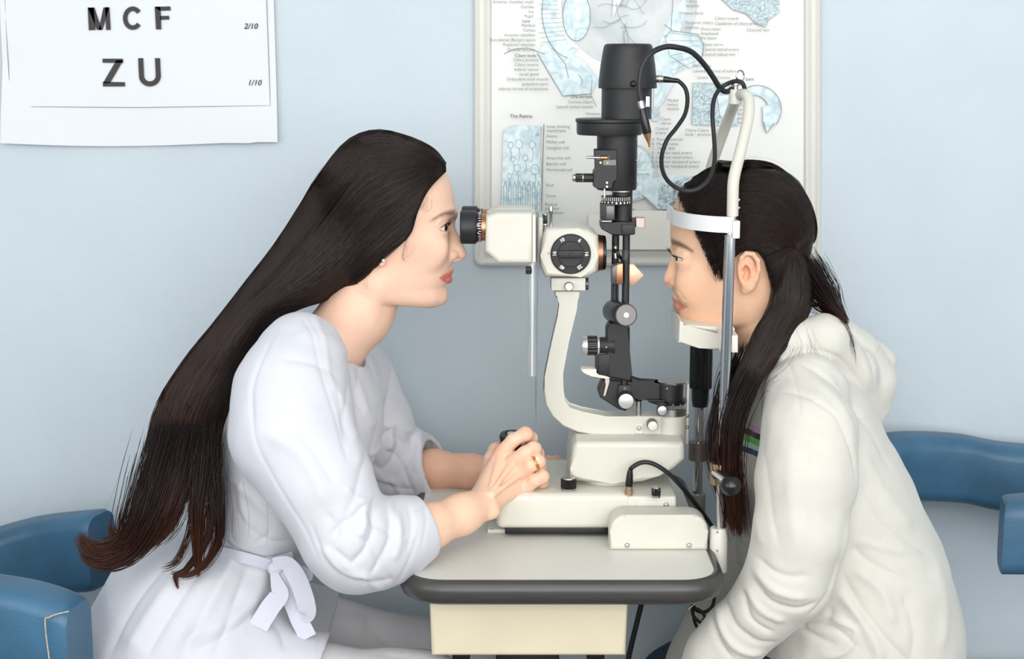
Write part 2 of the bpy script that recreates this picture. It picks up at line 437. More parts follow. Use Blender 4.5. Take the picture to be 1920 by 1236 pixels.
# outlines and leader lines
out = [ell(1072, 20, 56, 89, 20, 95, 262), ell(1081, 30, 26, 47, 24) + [(1107, 30)], [(945, 101), (965, 92), (990, 90), (1022, 102)], [(1036, 90), (1060, 120), (1066, 146)], [(1085, 140), (1092, 150), (1090, 160)],
       [(1008, 100), (1036, 148), (1056, 180), (1108, 176)], [(1110, 150), (1108, 178), (1118, 200)], ell(1420, 205, 45, 45, 16, 115, -40), [(1431, 228), (1438, 250), (1452, 230)],
       [(1308, 64), (1320, 84), (1314, 118)], [(1246, 46), (1262, 58), (1308, 64)], [(1262, -5), (1258, 58), (1246, 70)]]
lines('drawing_outlines', out, 0.0005)
ld = []
for k in range(9): ld.append([(1010 + 3 * k % 9, 8 + k * 9), (1046 + k * 2, 10 + k * 8)])
for k in range(6): ld.append([(1258, 62 + k * 14), (1310, 68 + k * 9)])
lines('leader_lines', ld, 0.00022, MT['text'])
# lower paler panel with torn edge
ill('caption_panel', [(1104, 402), (1130, 404), (1150, 394), (1500, 398), (1500, 468), (1104, 468)], mat('cream_caption', srgb(234, 233, 224), 0.5))
def cap(body, px, py, s=8.2, align='LEFT', m=None, bold=0.0, line=1.0):
    Layer.y -= 0.00005
    return text_mesh('printed_caption', body, px, py, Layer.y - 0.0002, s, m or MT['text'], root, align, bold, line=line)
cap('Anterior chamber angle\nCornea\nIris', 1001, 6, 8, 'RIGHT', line=1.15)
cap('Pupil', 999, 33, 8, 'RIGHT'); cap('Lens', 994, 42, 8, 'RIGHT', MT['textd'], .01)
cap('Nucleus\nCortex\nAnterior chamber\nRetrolental (Berger) space\nPosterior chamber\nZonular zonules', 1004, 50, 8, 'RIGHT', line=1.12)
cap('Ciliary body', 965, 107, 8.2, 'LEFT', MT['textd'], .01)
cap('Ciliary process\nCiliary muscle\nInferior tarsus\ntarsal gland', 1010, 115, 8, 'RIGHT', line=1.1)
cap('Orbicularis oculi muscle\n(palpebral part)\nInferior fornix of conjunctiva', 1028, 151, 8, 'RIGHT', line=1.12)
cap('Ora serrata', 1070, 184, 8.2, 'LEFT', MT['textd'], .01)
cap('Corona ciliaris\nLateral rectus muscle', 1112, 194, 8, 'RIGHT', line=1.1); cap('Vitreous body', 1098, 216, 8)
cap('The Retina', 956, 221, 9.5, 'LEFT', MT['textd'], .012)
cap('Inner limiting\nmembrane', 1025, 240, 8.2, line=0.95)
for t, y in (('Axons', 258), ('M\u00fcller cell', 269), ('Ganglion cell', 280), ('Amacrine cell', 299), ('Bipolar cell', 310), ('Horizontal cell', 321), ('Rod', 350), ('Cone', 370)): cap(t, 1024, y, 8.2)
cap('Retinal\npigment\nepithelium', 1022, 386, 8.2, line=0.95)
cap('Ciliary\nmuscles', 1286, 5, 8, line=1.0); cap('Vitreous body', 1273, 27, 8); cap('Posterior ciliary\narteries', 1285, 45, 8, line=1.1)
cap('Dura mater\nArachnoid\nPia mater', 1314, 57, 8, line=1.05); cap('Optic nerve\nCentral retinal artery\nCentral retinal vein', 1317, 86, 8, line=1.15)
cap('Ciliary muscle\nCapillaries of ciliary process', 1340, 37, 8, line=1.2); cap('Choroid vein', 1400, 59, 8)
cap('Optic disk\nLamina cribrosa of sclera', 1300, 126, 8, line=1.2)
cap('Sclera', 1308, 148, 8); cap('Cornea', 1345, 148, 8); cap('Lens', 1398, 151, 8.4, 'LEFT', MT['textd'], .01)
cap('Medial\nrectus\nmuscle', 1251, 191, 8, line=0.95); cap('Optic\nnerve', 1240, 226, 8, line=.95); cap('Central\nartery', 1229, 244, 8, line=.95)
cap('Ciliary\nbody', 1285, 247, 8, line=.95); cap('Ciliary\nprocess', 1308, 247, 8, line=.95); cap('Zonule\nfibres', 1342, 247, 8, line=.95)
cap('Zone\nLens\nBall\naxis\nLens', 1383, 200, 8, line=1.0)
cap('A. Fovea centralis\nB. Macula lutea\nC. Optic disk\nD. Inferior nasal artery\nE. Superior nasal artery\nF. Superior temporal artery\nG. Inferior temporal artery', 1222, 264, 8.2, line=1.02)
cap('WALL CHART OF THE EYE', 1190, 395, 5.5, 'RIGHT', MT['textd'])

# ------------------------------------------------------------------ blue armchairs (curved padded back band on a post)
LEA = mat('blue_leather', srgb(56, 97, 126), 0.42, noise=0.22, nscale=9, bump=0.22, bscale=260)
LEAW = mat('worn_leather_edge', srgb(190, 175, 150), 0.8, noise=0.2, nscale=150)
def band(path, h, t, m, tops=None):
    """upholstered band: path = list of (x,y,z_top) ; cross-section rounded box height h thickness t"""
    bm = bmesh.new(); pts = catmull(path, 10); rings = []
    n = len(pts); prof = []
    rr = min(t * 0.42, 0.022)
    for cx, cz, a0 in ((t / 2 - rr, -rr, 0), (-t / 2 + rr, -rr, 90), (-t / 2 + rr, -h + rr, 180), (t / 2 - rr, -h + rr, 270)):
        for k in range(5):
            a = math.radians(a0 + 90 * k / 4); prof.append((cx + rr * math.cos(a), cz + rr * math.sin(a)))
    for i, p in enumerate(pts):
        d = pts[min(i + 1, n - 1)] - pts[max(i - 1, 0)]; nrm = Vector((d[1], -d[0], 0)).normalized()
        e = min(i, n - 1 - i); sc = 1.0 if e > 1 else (0.93, 0.985)[e]
        ring = []
        for a, b in prof:
            bb = -h / 2 + (b + h / 2) * sc
            ring.append(bm.verts.new(Vector((p[0], p[1], p[2])) + nrm * a * sc + Vector((0, 0, bb))))
        rings.append(ring)
    for A, B in zip(rings[:-1], rings[1:]):
        for k in range(len(A)): bm.faces.new((A[k], A[(k + 1) % len(A)], B[(k + 1) % len(A)], B[k]))
    bm.faces.new(rings[0][::-1]); bm.faces.new(rings[-1])
    return bm, pts
def chair_frame(root, cx, cy, back):
    obj('seat', box((cx - .21, cy - .20, .38), (cx + .21, cy + .20, .455), .03, 4), LEA, root)
    obj('gas_post', cyl((cx, cy, .1), (cx, cy, .39), .025), MT['chrome'], root)
    for k in range(5):
        a = 2 * PI * k / 5 + .3
        bm = tube([(cx, cy, .1), (cx + .12 * math.cos(a), cy + .12 * math.sin(a), .085), (cx + .2 * math.cos(a), cy + .2 * math.sin(a), .065)], [.022, .02, .014], 10)
        leg = obj('leg', bm, MT['gun'], root)
        c = Vector((cx + .2 * math.cos(a), cy + .2 * math.sin(a), .027))
        obj('caster', cyl(c - Vector((0, .012, 0)), c + Vector((0, .012, 0)), .026), MT['gloss'], leg)
    obj('back_support', tube(back, [.016] * len(back), 10), MT['gun'], root)

# left chair
root = thing('armchair', 'worn blue leather armchair at the left edge behind the long-haired woman', 'chair', (-.80, .03, 0), 'blue leather armchairs')
a0 = P(198, 948, .27); a1 = P(75, 962, .30); a2 = P(0, 985, .29); b1 = P(0, 1078, -.16); b0 = P(146, 1128, -.20)
zt = a0.z
path = [(a0.x, .24, a0.z), (a1.x, .275, a1.z - .002), (a2.x - .05, .25, a2.z - .012), (-1.02, .12, a2.z - .01), (-1.03, -.02, a2.z - .01), (-.88, -.15, b1.z + .012), (b1.x + .02, -.185, b1.z), (b0.x, -.20, b0.z)]
bm, pts = band(path, 0.125, 0.075, LEA)
arm = obj('backrest', bm, LEA, root)
# piping seam around the near end
e = b0; bm = bmesh.new()
seam = [(e.x - .022, -.239, e.z - .125), (e.x - .030, -.2395, e.z - .02), (e.x - .024, -.238, e.z - .006), (e.x - .002, -.232, e.z - .001)]
add_tube(bm, catmull(seam, 8), .0009, 6); obj('seam', bm, LEAW, arm)
for k in range(14): pass
chair_frame(root, -.78, .03, [(-.78, .03, .40), (-1.0, .04, .42), (-1.06, .04, .60), (-1.045, .05, .70)])

# right chair
root = thing('armchair', 'blue leather armchair behind the girl in the white hoodie', 'chair', (.85, .2, 0), 'blue leather armchairs')
a0 = P(1640, 830, .30); a1 = P(1690, 814, .325); a2 = P(1800, 818, .34); a3 = P(1920, 836, .34); b0 = P(1872, 925, .05); b1 = P(1935, 915, .03)
path = [(a0.x, .29, a0.z), (a1.x, .325, a1.z), (a2.x, .345, a2.z), (a3.x, .34, a3.z), (1.10, .29, a3.z), (1.15, .17, a3.z), (1.10, .06, a3.z), (b1.x + .04, .02, b0.z + .005), (b0.x, .03, b0.z)]
bm, pts = band(path, 0.108, 0.075, LEA)
arm = obj('backrest', bm, LEA, root)
e = b0; bm = bmesh.new()
seam = [(e.x + .035, -.009, e.z - .107), (e.x + .034, -.009, e.z - .02), (e.x + .030, -.0075, e.z - .006), (e.x + .05, -.003, e.z + .0005)]
add_tube(bm, catmull([(e.x + .046, -.0115, e.z - .100), (e.x + .046, -.012, e.z - .02), (e.x + .044, -.009, e.z - .003), (e.x + .046, .01, e.z + .001)], 8), .0008, 6)
obj('seam', bm, LEA, arm)
chair_frame(root, .86, .09, [(.86, .09, .40), (1.08, .12, .42), (1.19, .18, .62), (1.17, .17, .77)])
# ------------------------------------------------------------------ instrument table
YC = 0.05
TZ = 0.784
root = thing('instrument_table', 'grey-edged instrument table with a cream box under its top, standing between the two people', 'table', (.065, .08, 0))
def rr3(x0, x1, y0, y1, r, n=8):
    return rrect(x0, y0, x1, y1, r, n)
xL = P(766, 1075, -.185).x; xR = P(1343, 1075, -.185).x
tx0, tx1 = xL, xR; ty0, ty1 = -.205, .30
def slab(outline, prof, capz=True):
    """outline function(offset)->pts ; prof list of (offset,z)"""
    bm = bmesh.new(); R = []
    for off, z in prof: R.append([bm.verts.new((a, b, z)) for a, b in outline(off)])
    for A, B in zip(R[:-1], R[1:]):
        for k in range(len(A)): bm.faces.new((A[k], A[(k + 1) % len(A)], B[(k + 1) % len(A)], B[k]))
    if capz: bm.faces.new(R[0][::-1]); bm.faces.new(R[-1])
    return bm
ol = lambda o: rr3(tx0 - o, tx1 + o, ty0 - o, ty1 + o, .045 + max(o, -.03))
obj('table_top', slab(ol, [(-.002, TZ - .028), (0, TZ - .026), (0, TZ - .0006), (-.0006, TZ)]), MT['lam'], root)
bp = [(-.0, TZ - .001), (.002, TZ + .0006), (.006, TZ), (.011, TZ - .004), (.0135, TZ - .012), (.013, TZ - .020), (.010, TZ - .027), (.004, TZ - .0315), (-.006, TZ - .033), (-.02, TZ - .033)]
obj('edge_band', slab(ol, bp), MT['band'], root, angle=60)
# cream box under the top (tapers downwards)
q0, q1, q2, q3 = P(804, 1128, -.15), P(1179, 1132, -.15), P(1173, 1231, -.15), P(809, 1229, -.15)
bm = bmesh.new(); zt, zb = TZ - .033, q2.z
add_prism(bm, [(q0.x, 0, zt), (q1.x, 0, zt), (q2.x, 0, zb), (q3.x, 0, zb)], -.15, .22, .006, 3)
bxo = obj('drive_box', bm, MT['yellow'], root)
cxm = (q0.x + q1.x) / 2
obj('column', box((cxm - .045, .0, .06), (cxm + .045, .09, zb + .002), .004), MT['gloss'], root)
obj('column_foot', box((cxm - .17, -.12, .0), (cxm + .17, .22, .05), .012), MT['cream'], root)
for sx in (-.09, .09):
    obj('bracket', box((cxm + sx - .012, -.11, zb - .022), (cxm + sx + .012, .15, zb + .001), .002), MT['gloss'], root)
# rail end cover
y0 = -.09; c0 = P(1143, 1034, y0); c1 = P(1327, 1035, y0); ct = P(1143, 966, y0)
w_, h_ = c1.x - c0.x, ct.z - TZ
pts = [(c0.x, 0, TZ), (c1.x, 0, TZ)]
rr_ = .022
for cx_, a0 in ((c1.x - rr_, 0), (c0.x + rr_, 90)):
    for k in range(9):
        a = math.radians(a0 + 90 * k / 8); pts.append((cx_ + rr_ * math.cos(a), 0, ct.z - rr_ + rr_ * math.sin(a)))
cov = obj('rail_cover', prism(pts, y0, y0 + .04, .0045, 4), MT['cream'], root, angle=50)
for sx in (1176, 1292): screw('screw', P(sx, 1023, y0), .0036, cov)
# guide rails behind the cover
for yy in (.035, .13):
    obj('guide_rail', box((tx0 + .10, yy - .005, TZ), (tx1 - .03, yy + .005, TZ + .010), .001), MT['steel'], root)

# thin white plate lying on the table under the instrument
root = thing('sliding_plate', 'thin white rectangular plate on the table top under the instrument base', 'plate', Pz(985, 995, TZ))
q = Pz(914, 1000, TZ); q2_ = Pz(1051, 1002, TZ)
obj('plate', box((q.x, q.y, TZ), (q2_.x, q.y + .05, TZ + .0055), .0008), MT['cream2'], root)
for sx in (922, 1043): obj('screw_slot', cyl(Pz(sx, 993, TZ + .0055), Pz(sx, 993, TZ + .0055) + Vector((0, 0, .0006)), .0018, bev=.0001), MT['steel'], root)

# ------------------------------------------------------------------ slit lamp
SL = thing('slit_lamp', 'cream and black slit lamp microscope with a tall black lamp tower on the table', 'microscope', (.13, YC, TZ))
# low base on rollers
zb0, zb1 = TZ + .010, .848
bl = P(930, 960, -.04).x; br = P(1268, 950, -.04).x
bm = bmesh.new(); yb0, yb1 = -.042, .145
add_box(bm, (bl, yb0, zb0 + .004), (br - .058, yb1, zb1), .009, 4)
base = obj('base', bm, MT['cream'], SL)
bm = box((br - .068, yb0 - .001, zb0 + .004), (br, yb1 - .002, zb1 - .003), .004, 3); obj('switch_housing', bm, MT['cream'], base)
q = P(1193, 955, yb0); q2_ = P(1258, 938, yb0)
obj('switch_plate', box((q.x, yb0 - .0022, q.z - .004), (q2_.x, yb0, q2_.z), .0006), MT['cream'], base)
screw('screw', P(1249, 947, yb0 - .003), .0036, base)
obj('rocker_switch', sphere(P(1229, 956, yb0 - .002), .006, scale=(1, .4, .5)), MT['gloss'], base)
obj('underside', box((bl + .012, yb0 + .008, zb0 - .006), (br - .01, yb1 - .01, zb0 + .006), .002), MT['gloss'], base)
for yy in (-.02, .13):
    for xx in (bl + .03, br - .03):
        obj('roller', cyl((xx - .004, yy, TZ + .017), (xx + .004, yy, TZ + .017), .0075), MT['steel'], base)
# brightness knobs
def top_knob(px, py, y, r, h, n, parent, name):
    z = zb1
    c = Pz(px, py, z); c.z = z - .0005
    k = obj(name, knurl(c + Vector((0, 0, .0035)), (0, 0, 1), r, 0, h, n, .0008), MT['gloss'], parent)
    bm = bmesh.new(); add_lathe(bm, c, (0, 0, 1), [(r * .5, 0), (r * .5, .001), (r * .98, .001), (r * .98, .0036), (r * .9, .004)], 32)
    add_lathe(bm, c + Vector((0, 0, .0035 + h)), (0, 0, 1), [(r * .88, 0), (r * .86, .0012), (r * .6, .0014), (0, .0012)], 32)
    obj('knob_cap', bm, MT['steel'], k)
top_knob(1066, 919, 0, .0107, .0135, 20, base, 'brightness_knob')
top_knob(1230, 933, 0, .0062, .0105, 12, base, 'slit_knob')
# upper pedestal
def vprofile(poly, y0, y1, bev, seg=4): return prism([P(a, b, (y0 + y1) / 2 if False else y0) for a, b in poly], y0, y1, bev, seg)
ped = obj('pedestal', vprofile([(1069, 903), (1069, 880), (1075, 838), (1082, 829), (1280, 829), (1284, 836), (1285, 862), (1265, 880), (1235, 893), (1205, 905), (1150, 908)], -.012, .118, .010, 4), MT['cream'], SL, angle=50)
bm = bmesh.new(); c = P(1142, 905, YC)
prof = [(.062, -.004), (.062, .018)]
q = Pz(1142, 905, zb1)
b2 = bmesh.new(); add_lathe(b2, (q.x, .045, zb1 - .002), (0, 0, 1), [(0, 0), (.042, 0), (.042, .010), (.038, .011), (.038, .016), (0, .016)], 64)
for v in b2.verts: v.co.y = .045 + (v.co.y - .045) * 1.1
obj('swivel_plate', b2, MT['cream'], SL)
# column cylinder on the right of the pedestal
def vc(px, y=YC):  # vertical axis x through a pixel column
    return P(px, 760, y).x
cx_ = vc(1257.5); mC = M(YC, 780)
zz = lambda py, y=YC: P(1200, py, y).z
obj('column', lathe((cx_, YC, 0), (0, 0, 1), cyl_prof(29.5 * mC, zz(836), zz(776), .002), 56), MT['cream'], SL)
obj('silver_ring', lathe((cx_ + .001, YC, 0), (0, 0, 1), cyl_prof(28 * mC, zz(777), zz(763), .0005), 56), MT['steel'], SL)
sr = obj('angle_scale', lathe((cx_ + .001, YC, 0), (0, 0, 1), cyl_prof(27.5 * mC, zz(763), zz(748), .0004), 56), MT['gloss'], SL)
bm = bmesh.new(); R_ = 27.6 * mC
for k in range(60):
    a = 2 * PI * k / 60; hh = zz(752) if k % 5 == 0 else zz(755.5)
    add_box(bm, (-.00018, -R_ - .0001, zz(762)), (.00018, -R_ + .0002, hh))
    bm.verts.ensure_lookup_table()
    for v in bm.verts[-8:]:
        x, y = v.co.x, v.co.y; v.co.x = cx_ + .001 + x * math.cos(a) - y * math.sin(a); v.co.y = YC + x * math.sin(a) + y * math.cos(a)
obj('scale_marks', bm, MT['white'], sr)
# J shaped arm carrying the microscope
outer = [(1040, 543), (1040, 552), (1050, 562), (1051, 568), (1045, 590), (1033, 642), (1020.6, 703), (1018.5, 730), (1023, 755), (1036, 777), (1055, 794), (1082, 806), (1137, 814), (1190, 817), (1228, 819), (1236, 828), (1240, 828)]
inner = [(1245, 776), (1231, 776), (1190, 776), (1137, 776), (1091, 770), (1066, 762), (1056, 748), (1053, 725), (1055, 697), (1066, 637), (1078, 576), (1086, 558), (1087, 543)]
obj('microscope_arm', prism(pp(outer + inner, YC), YC - .016, YC + .016, .003, 3), MT['cream'], SL, angle=50)
# mount block + knob
q0, q1 = P(1033, 545, YC - .02), P(1098, 521, YC - .02)
blk = obj('mount_block', box((q0.x, YC - .022, q0.z), (q1.x, YC + .022, q1.z), .0015), MT['cream2'], SL)
def face_knob(px, py, y, r_px, length, m_body, m_cap, parent, name, knurled=16, axis=(0, -1, 0)):
    m_ = M(y, py); r = r_px * m_; c = P(px, py, y); a = Vector(axis).normalized()
    k = obj(name, knurl(c - a * length, axis, r, 0, length - .0012, knurled, r * .07) if knurled else lathe(c - a * length, axis, cyl_prof(r, 0, length - .0012, .0006)), m_body, parent)
    obj('knob_cap', lathe(c - a * .0015, axis, [(r * .9, 0), (r * .88, .0012), (r * .8, .0016), (0, .0016)], 40), m_cap, k)
    return k
face_knob(1067, 538, YC - .030, 8.4, .010, MT['gun'], MT['cream2'], blk, 'lock_knob')
q = P(1101, 530, YC); obj('side_screw', cyl((q.x - .003, YC - .012, q.z), (q.x + .001, YC - .012, q.z), .0085), MT['gun'], blk)
# microscope body with the magnification dial
body_pts = [(1015, 449), (1023, 430), (1028, 428.5), (1085, 428.5), (1103, 431), (1120, 442), (1122, 480), (1119, 510), (1104, 519), (1090, 520), (1022, 520), (1013, 500), (1013, 480)]
yb_ = YC - .048
mb = obj('microscope_body', prism(pp(body_pts, yb_), yb_, YC + .045, .008, 3), MT['cream'], SL, angle=50)
def ringd(name, px, py, y, ri, ro, d, m, parent):
    m_ = M(y, py); c = P(px, py, y)
    bm = lathe(c, (0, -1, 0), [(ri * m_, -.002), (ri * m_, d), (ro * m_ - .0006, d), (ro * m_, d - .0006), (ro * m_, -.002)], 72) if ri > 0 else lathe(c, (0, -1, 0), [(0, d), (ro * m_ - .0008, d), (ro * m_, d - .0008), (ro * m_, -.002)], 72)
    return obj(name, bm, m, parent)
dial = ringd('magnification_dial', 1070, 476, yb_, 0, 37, .004, MT['gloss'], mb)
ringd('dial_rim', 1070, 476, yb_, 36, 37.8, .0032, MT['gun'], dial)
ringd('dial_knob', 1070, 476, yb_ - .004, 0, 24.5, .004, MT['black'], dial)
q = P(1070, 476, yb_ - .008); m_ = M(yb_, 476)
obj('dial_grip', box((q.x - 23.5 * m_, q.y - .008, q.z - 7 * m_), (q.x + 23.5 * m_, q.y + .002, q.z + 7 * m_), .0012), MT['black'], dial)
obj('grip_hole', cyl((q.x, q.y - .0078, q.z), (q.x, q.y - .0084, q.z), 4 * m_, bev=.0001), MT['gloss'], dial)
for t, a in (('16', 0), ('6', 56), ('10', 122), ('16', 180), ('40', 238), ('25', 304)):
    r_ = 30.3; ang = math.radians(a)
    px, py = 1070 + r_ * math.cos(ang), 476 - r_ * math.sin(ang)
    n = text_mesh('dial_number', t, px, py, yb_ - .0041, 9.2, MT['white'], dial, 'CENTER', .03)
    c = P(px, py, yb_ - .0041); M4 = Matrix.Translation(c) @ Matrix.Rotation(-ang + PI / 2 * (1 if True else 0) + 0, 4, 'Y') @ Matrix.Translation(-c - Vector((0, 0, 3.2 * m_)))
    n.data.transform(M4)
obj('index_dot', sphere(P(1028.5, 475.5, yb_), .0009, 12, 8), MT['gloss'], mb)
obj('top_screw', lathe(P(1068, 429, YC - .01), (0, 0, 1), [(.0055, -.002), (.005, .0015), (0, .0022)], 24), MT['gloss'], mb)
# objective
c = P(1118, 474, YC - .006); mo = M(YC, 474)
ob = obj('objective', lathe(c, (1, 0, 0), [(36 * mo, -.004), (36 * mo, .0005), (35 * mo, .001), (31.5 * mo, 16 * mo), (30 * mo, 17 * mo), (26 * mo, 17.2 * mo), (25 * mo, 12 * mo), (0, 12 * mo)], 72), MT['copper'], SL)
obj('objective_ring', lathe(c, (1, 0, 0), [(37 * mo, -.005), (37 * mo, .0012), (35 * mo, .0016)], 72), MT['cream'], ob)
obj('objective_rim', lathe(c, (1, 0, 0), [(33 * mo, 11 * mo), (31.9 * mo, 16.5 * mo), (30.4 * mo, 17.4 * mo), (25.6 * mo, 17.5 * mo)], 72), MT['gloss'], ob)
# binocular head: two prism housings and two eyepieces
def binocular(yc, near):
    hp = [(912, 402), (932, 395.5), (998, 395.5), (998, 489), (935, 489), (910, 466)]
    dx = 0
    pts = []
    for a, b in hp:
        q = P(a, b, YC - .0315); pts.append((q.x, 0, q.z))
    h = obj('prism_housing', prism(pts, yc - .028, yc + .028, .0055, 4), MT['cream'], SL, angle=50)
    c = P(912, 426, YC - .0315); c.y = yc; mm = M(YC - .0315, 426)
    pl = [(x, 0, z) for x, _, z in [(P(998, 398, YC - .0315).x, 0, P(998, 398, YC - .0315).z), (P(1004, 401, YC - .0315).x, 0, P(1004, 401, YC - .0315).z), (P(1004, 486, YC - .0315).x, 0, P(1004, 486, YC - .0315).z), (P(998, 488, YC - .0315).x, 0, P(998, 488, YC - .0315).z)]]
    obj('housing_lid', prism(pl, yc - .0275, yc + .0275, .001), MT['cream2'], h)
    col = obj('copper_collar', lathe(c, (-1, 0, 0), cyl_prof(25.5 * mm, -.004, 10 * mm, .0008), 64), MT['copper'], h)
    rg = obj('dioptre_ring', lathe(c, (-1, 0, 0), cyl_prof(28 * mm, 9 * mm, 20 * mm, .0005), 64), mat('plum_anodised', srgb(40, 20, 38), .35, .4), h)
    bm = bmesh.new()
    for k in range(34):
        a = 2 * PI * k / 34; L = (4, 5)[k % 3 == 0]
        b2 = bmesh.new(); add_box(b2, (-10 * mm - L * mm, -28.2 * mm, -.00045), (-10 * mm, -27.7 * mm, .00045))
        merge(bm, b2, Matrix.Translation(c) @ Matrix.Rotation(a, 4, 'X'))
    obj('scale_marks', bm, MT['white'], rg)
    # eyecup
    bm = lathe(c, (-1, 0, 0), [(27 * mm, 18 * mm), (30.8 * mm, 19 * mm), (31.5 * mm, 20 * mm), (31.5 * mm, 44 * mm), (31 * mm, 47 * mm), (29 * mm, 48.8 * mm), (26.5 * mm, 48.8 * mm), (24 * mm, 44 * mm), (14 * mm, 40 * mm), (0, 40 * mm)], 64)
    obj('eyepiece', bm, MT['rubber'], SL)
    obj('eye_lens', lathe(c, (-1, 0, 0), [(14 * mm, 40.2 * mm), (8 * mm, 42 * mm), (0, 42.5 * mm)], 32), MT['gloss'], SL)
binocular(YC - .0315, True); binocular(YC + .0315, False)
text_mesh('dioptre_mark', '0', 896.5, 425, YC - .0315 - 28.4 * M(YC, 426), 9, MT['white'], SL, 'CENTER')
obj('dioptre_dot', sphere(P(896.5, 437, YC - .0315 - 27.8 * M(YC, 426)), .0009, 12, 8), MT['white'], SL)
# plate between binocular head and body
q0, q1 = P(1003, 489, YC), P(1013, 397, YC)
obj('joint_plate', box((q0.x, YC - .036, q0.z), (q1.x + .003, YC + .036, q1.z - .004), .002), MT['cream'], SL)
obj('joint_ring', lathe(P(1004, 455, YC - .012), (1, 0, 0), [(24 * mo, -.002), (25 * mo, .001), (25 * mo, .004)], 48), MT['copper'], SL)
# posts on the body
q = P(1022, 428, YC - .02)
kb = obj('filter_knob', knurl(P(1022, 424, YC - .02), (0, 0, 1), 4.6 * mo, 0, 20 * mo, 12, .0004), MT['gloss'], SL)
bm = bmesh.new(); add_cyl(bm, P(1022, 432, YC - .02), P(1022, 421, YC - .02), 2.2 * mo); add_cyl(bm, P(1022, 423, YC - .02), P(1022, 419, YC - .02), 5.2 * mo); add_cyl(bm, P(1022, 404, YC - .02), P(1022, 401, YC - .02), 5 * mo)
obj('knob_ring', bm, MT['chrome'], kb)
obj('lever_post', lathe(P(1033, 430, YC - .02), (0, 0, 1), [(0, 0), (3.2 * mo, 0), (2.8 * mo, 26 * mo), (3.6 * mo, 29 * mo), (4 * mo, 40 * mo), (3 * mo, 43 * mo), (0, 43.5 * mo)], 24), MT['chrome'], SL)
# breath shield: clear plastic plate on a channel
clear = mat('clear_plastic', (0.93, 0.95, 0.96, 1), 0.06, trans=0.92, alpha=0.32)
bm = box(tuple(P(988, 705, YC - .075)), tuple(P(1008.5, 492, YC - .069)), .0008)
q0, q1 = P(989, 705, YC), P(992, 400, YC)
def vstrip(px0, px1, py0, py1, y0, y1):
    a = P(px0, py1, y0); b = P(px1, py0, y0); return ((a.x, y0, a.z), (b.x, y1, b.z))
lo, hi = vstrip(989.5, 1008, 492, 706, YC - .05, YC - .047)
sh = obj('breath_shield', box(lo, hi, .0006), clear, SL)
lo, hi = vstrip(995.5, 1001, 488, 706, YC - .053, YC - .047)
obj('shield_channel', box(lo, hi, .0005), mat('frosted_plastic', srgb(224, 226, 224), .4, alpha=.75), sh)
lo, hi = vstrip(1006, 1012, 400, 640, YC - .055, YC - .053)
bm = bmesh.new(); q0 = P(1009, 400, YC - .03); q1 = P(1005.3, 790, YC - .03)
add_prism(bm, [(q0.x - .0006, 0, q0.z), (q0.x + .0006, 0, q0.z), (q1.x + .0003, 0, q1.z), (q1.x - .0006, 0, q1.z)], YC - .06, YC + .06)
obj('shield_edge', bm, mat('smoked_clear_plastic', srgb(120, 128, 136), .1, alpha=.75), sh)
obj('shield_knob', knurl(P(999, 507, YC - .05), (-1, 0, 0), 7.2 * mo, 2 * mo, 13 * mo, 12, .0006), MT['gloss'], sh)

# lamp tower
TX = vc(1171.5); 
def pxr(px): return px * M(YC, 300)
def tower(name, cpx, rows_r, m, seg=64, parent=None, y=YC, angle=35):
    """rows_r: list of (row, radius px) top -> bottom"""
    x = P(cpx, 400, y).x; prof = [(r * M(y, row), P(cpx, row, y).z) for row, r in rows_r][::-1]
    return obj(name, lathe((x, y, 0), (0, 0, 1), prof, seg), m, parent or SL, angle=angle)
cap_ = tower('lamp_cap', 1173.5, [(82, 0), (82, 40), (83.5, 43.5), (87, 45.5), (94, 47), (120, 51), (150, 54.2), (163, 55), (165.5, 54.5), (166, 48)], MT['black'])
obj('cap_ball', sphere(P(1187.5, 157.5, YC - .039), .0046), MT['gloss'], cap_)
tower('lamp_housing', 1172, [(160, 47), (222, 47), (223, 46)], MT['black'])
tower('filter_disc', 1141, [(222, 0), (222, 62.5), (223, 64), (228, 64), (229, 62.5), (229, 60), (230, 62), (249, 61.5), (252.5, 59.5), (253, 0)], MT['black'])
q0 = P(1080, 247, YC - .03); 
lowc = tower('filter_housing', 1155.5, [(250, 0), (251, 38), (353, 37.5), (355.5, 36), (356, 0)], MT['black'])
# flat front plate of the filter housing
yf = YC - .031
fp = obj('front_plate', prism(pp([(1115, 281), (1157, 281), (1157, 337), (1148, 340), (1148, 354), (1119, 354), (1113, 350), (1113, 322), (1118, 318), (1118, 300), (1115, 300)], yf), yf, YC, .0008), MT['black'], lowc)
obj('plate_slot', prism(pp([(1118, 292), (1143, 292), (1143, 300), (1118, 300)], yf), yf - .0006, yf + .002), MT['gloss'], fp)
obj('brass_slider', lathe(P(1125, 296, yf), (1, 0, 0), cyl_prof(4 * mo, 0, 14 * mo), 24), MT['copper'], fp)
obj('filter_lever', tube([P(1099, 295, yf), P(1101, 295, yf), P(1127, 296, yf)], [.0014, .0018, .0018], 12), MT['chrome'], fp)
obj('grey_bar', prism(pp([(1131, 300), (1155, 300), (1155, 310), (1131, 310)], yf), yf - .0008, yf + .002), MT['gun'], fp)
for px, py, m in ((1126, 305, MT['white']), (1139, 305, mat('green_dot', srgb(170, 200, 90), .5)), (1138, 342.5, MT['white']), (1138, 350, MT['white'])):
    obj('indicator_dot', cyl(P(px, py, yf), P(px, py, yf) + Vector((0, -.0016, 0)), 2.1 * mo, bev=.0001), m, fp)
kx = P(1118, 333.5, YC - .02)
obj('slit_height_knob', lathe(kx, (-1, 0, 0), [(0, 0), (8.2 * mo, 0), (8.2 * mo, 24 * mo), (7, 24 * mo)][:3] + [(8.0 * mo, 25 * mo), (0, 25 * mo)], 32), MT['black'], lowc)
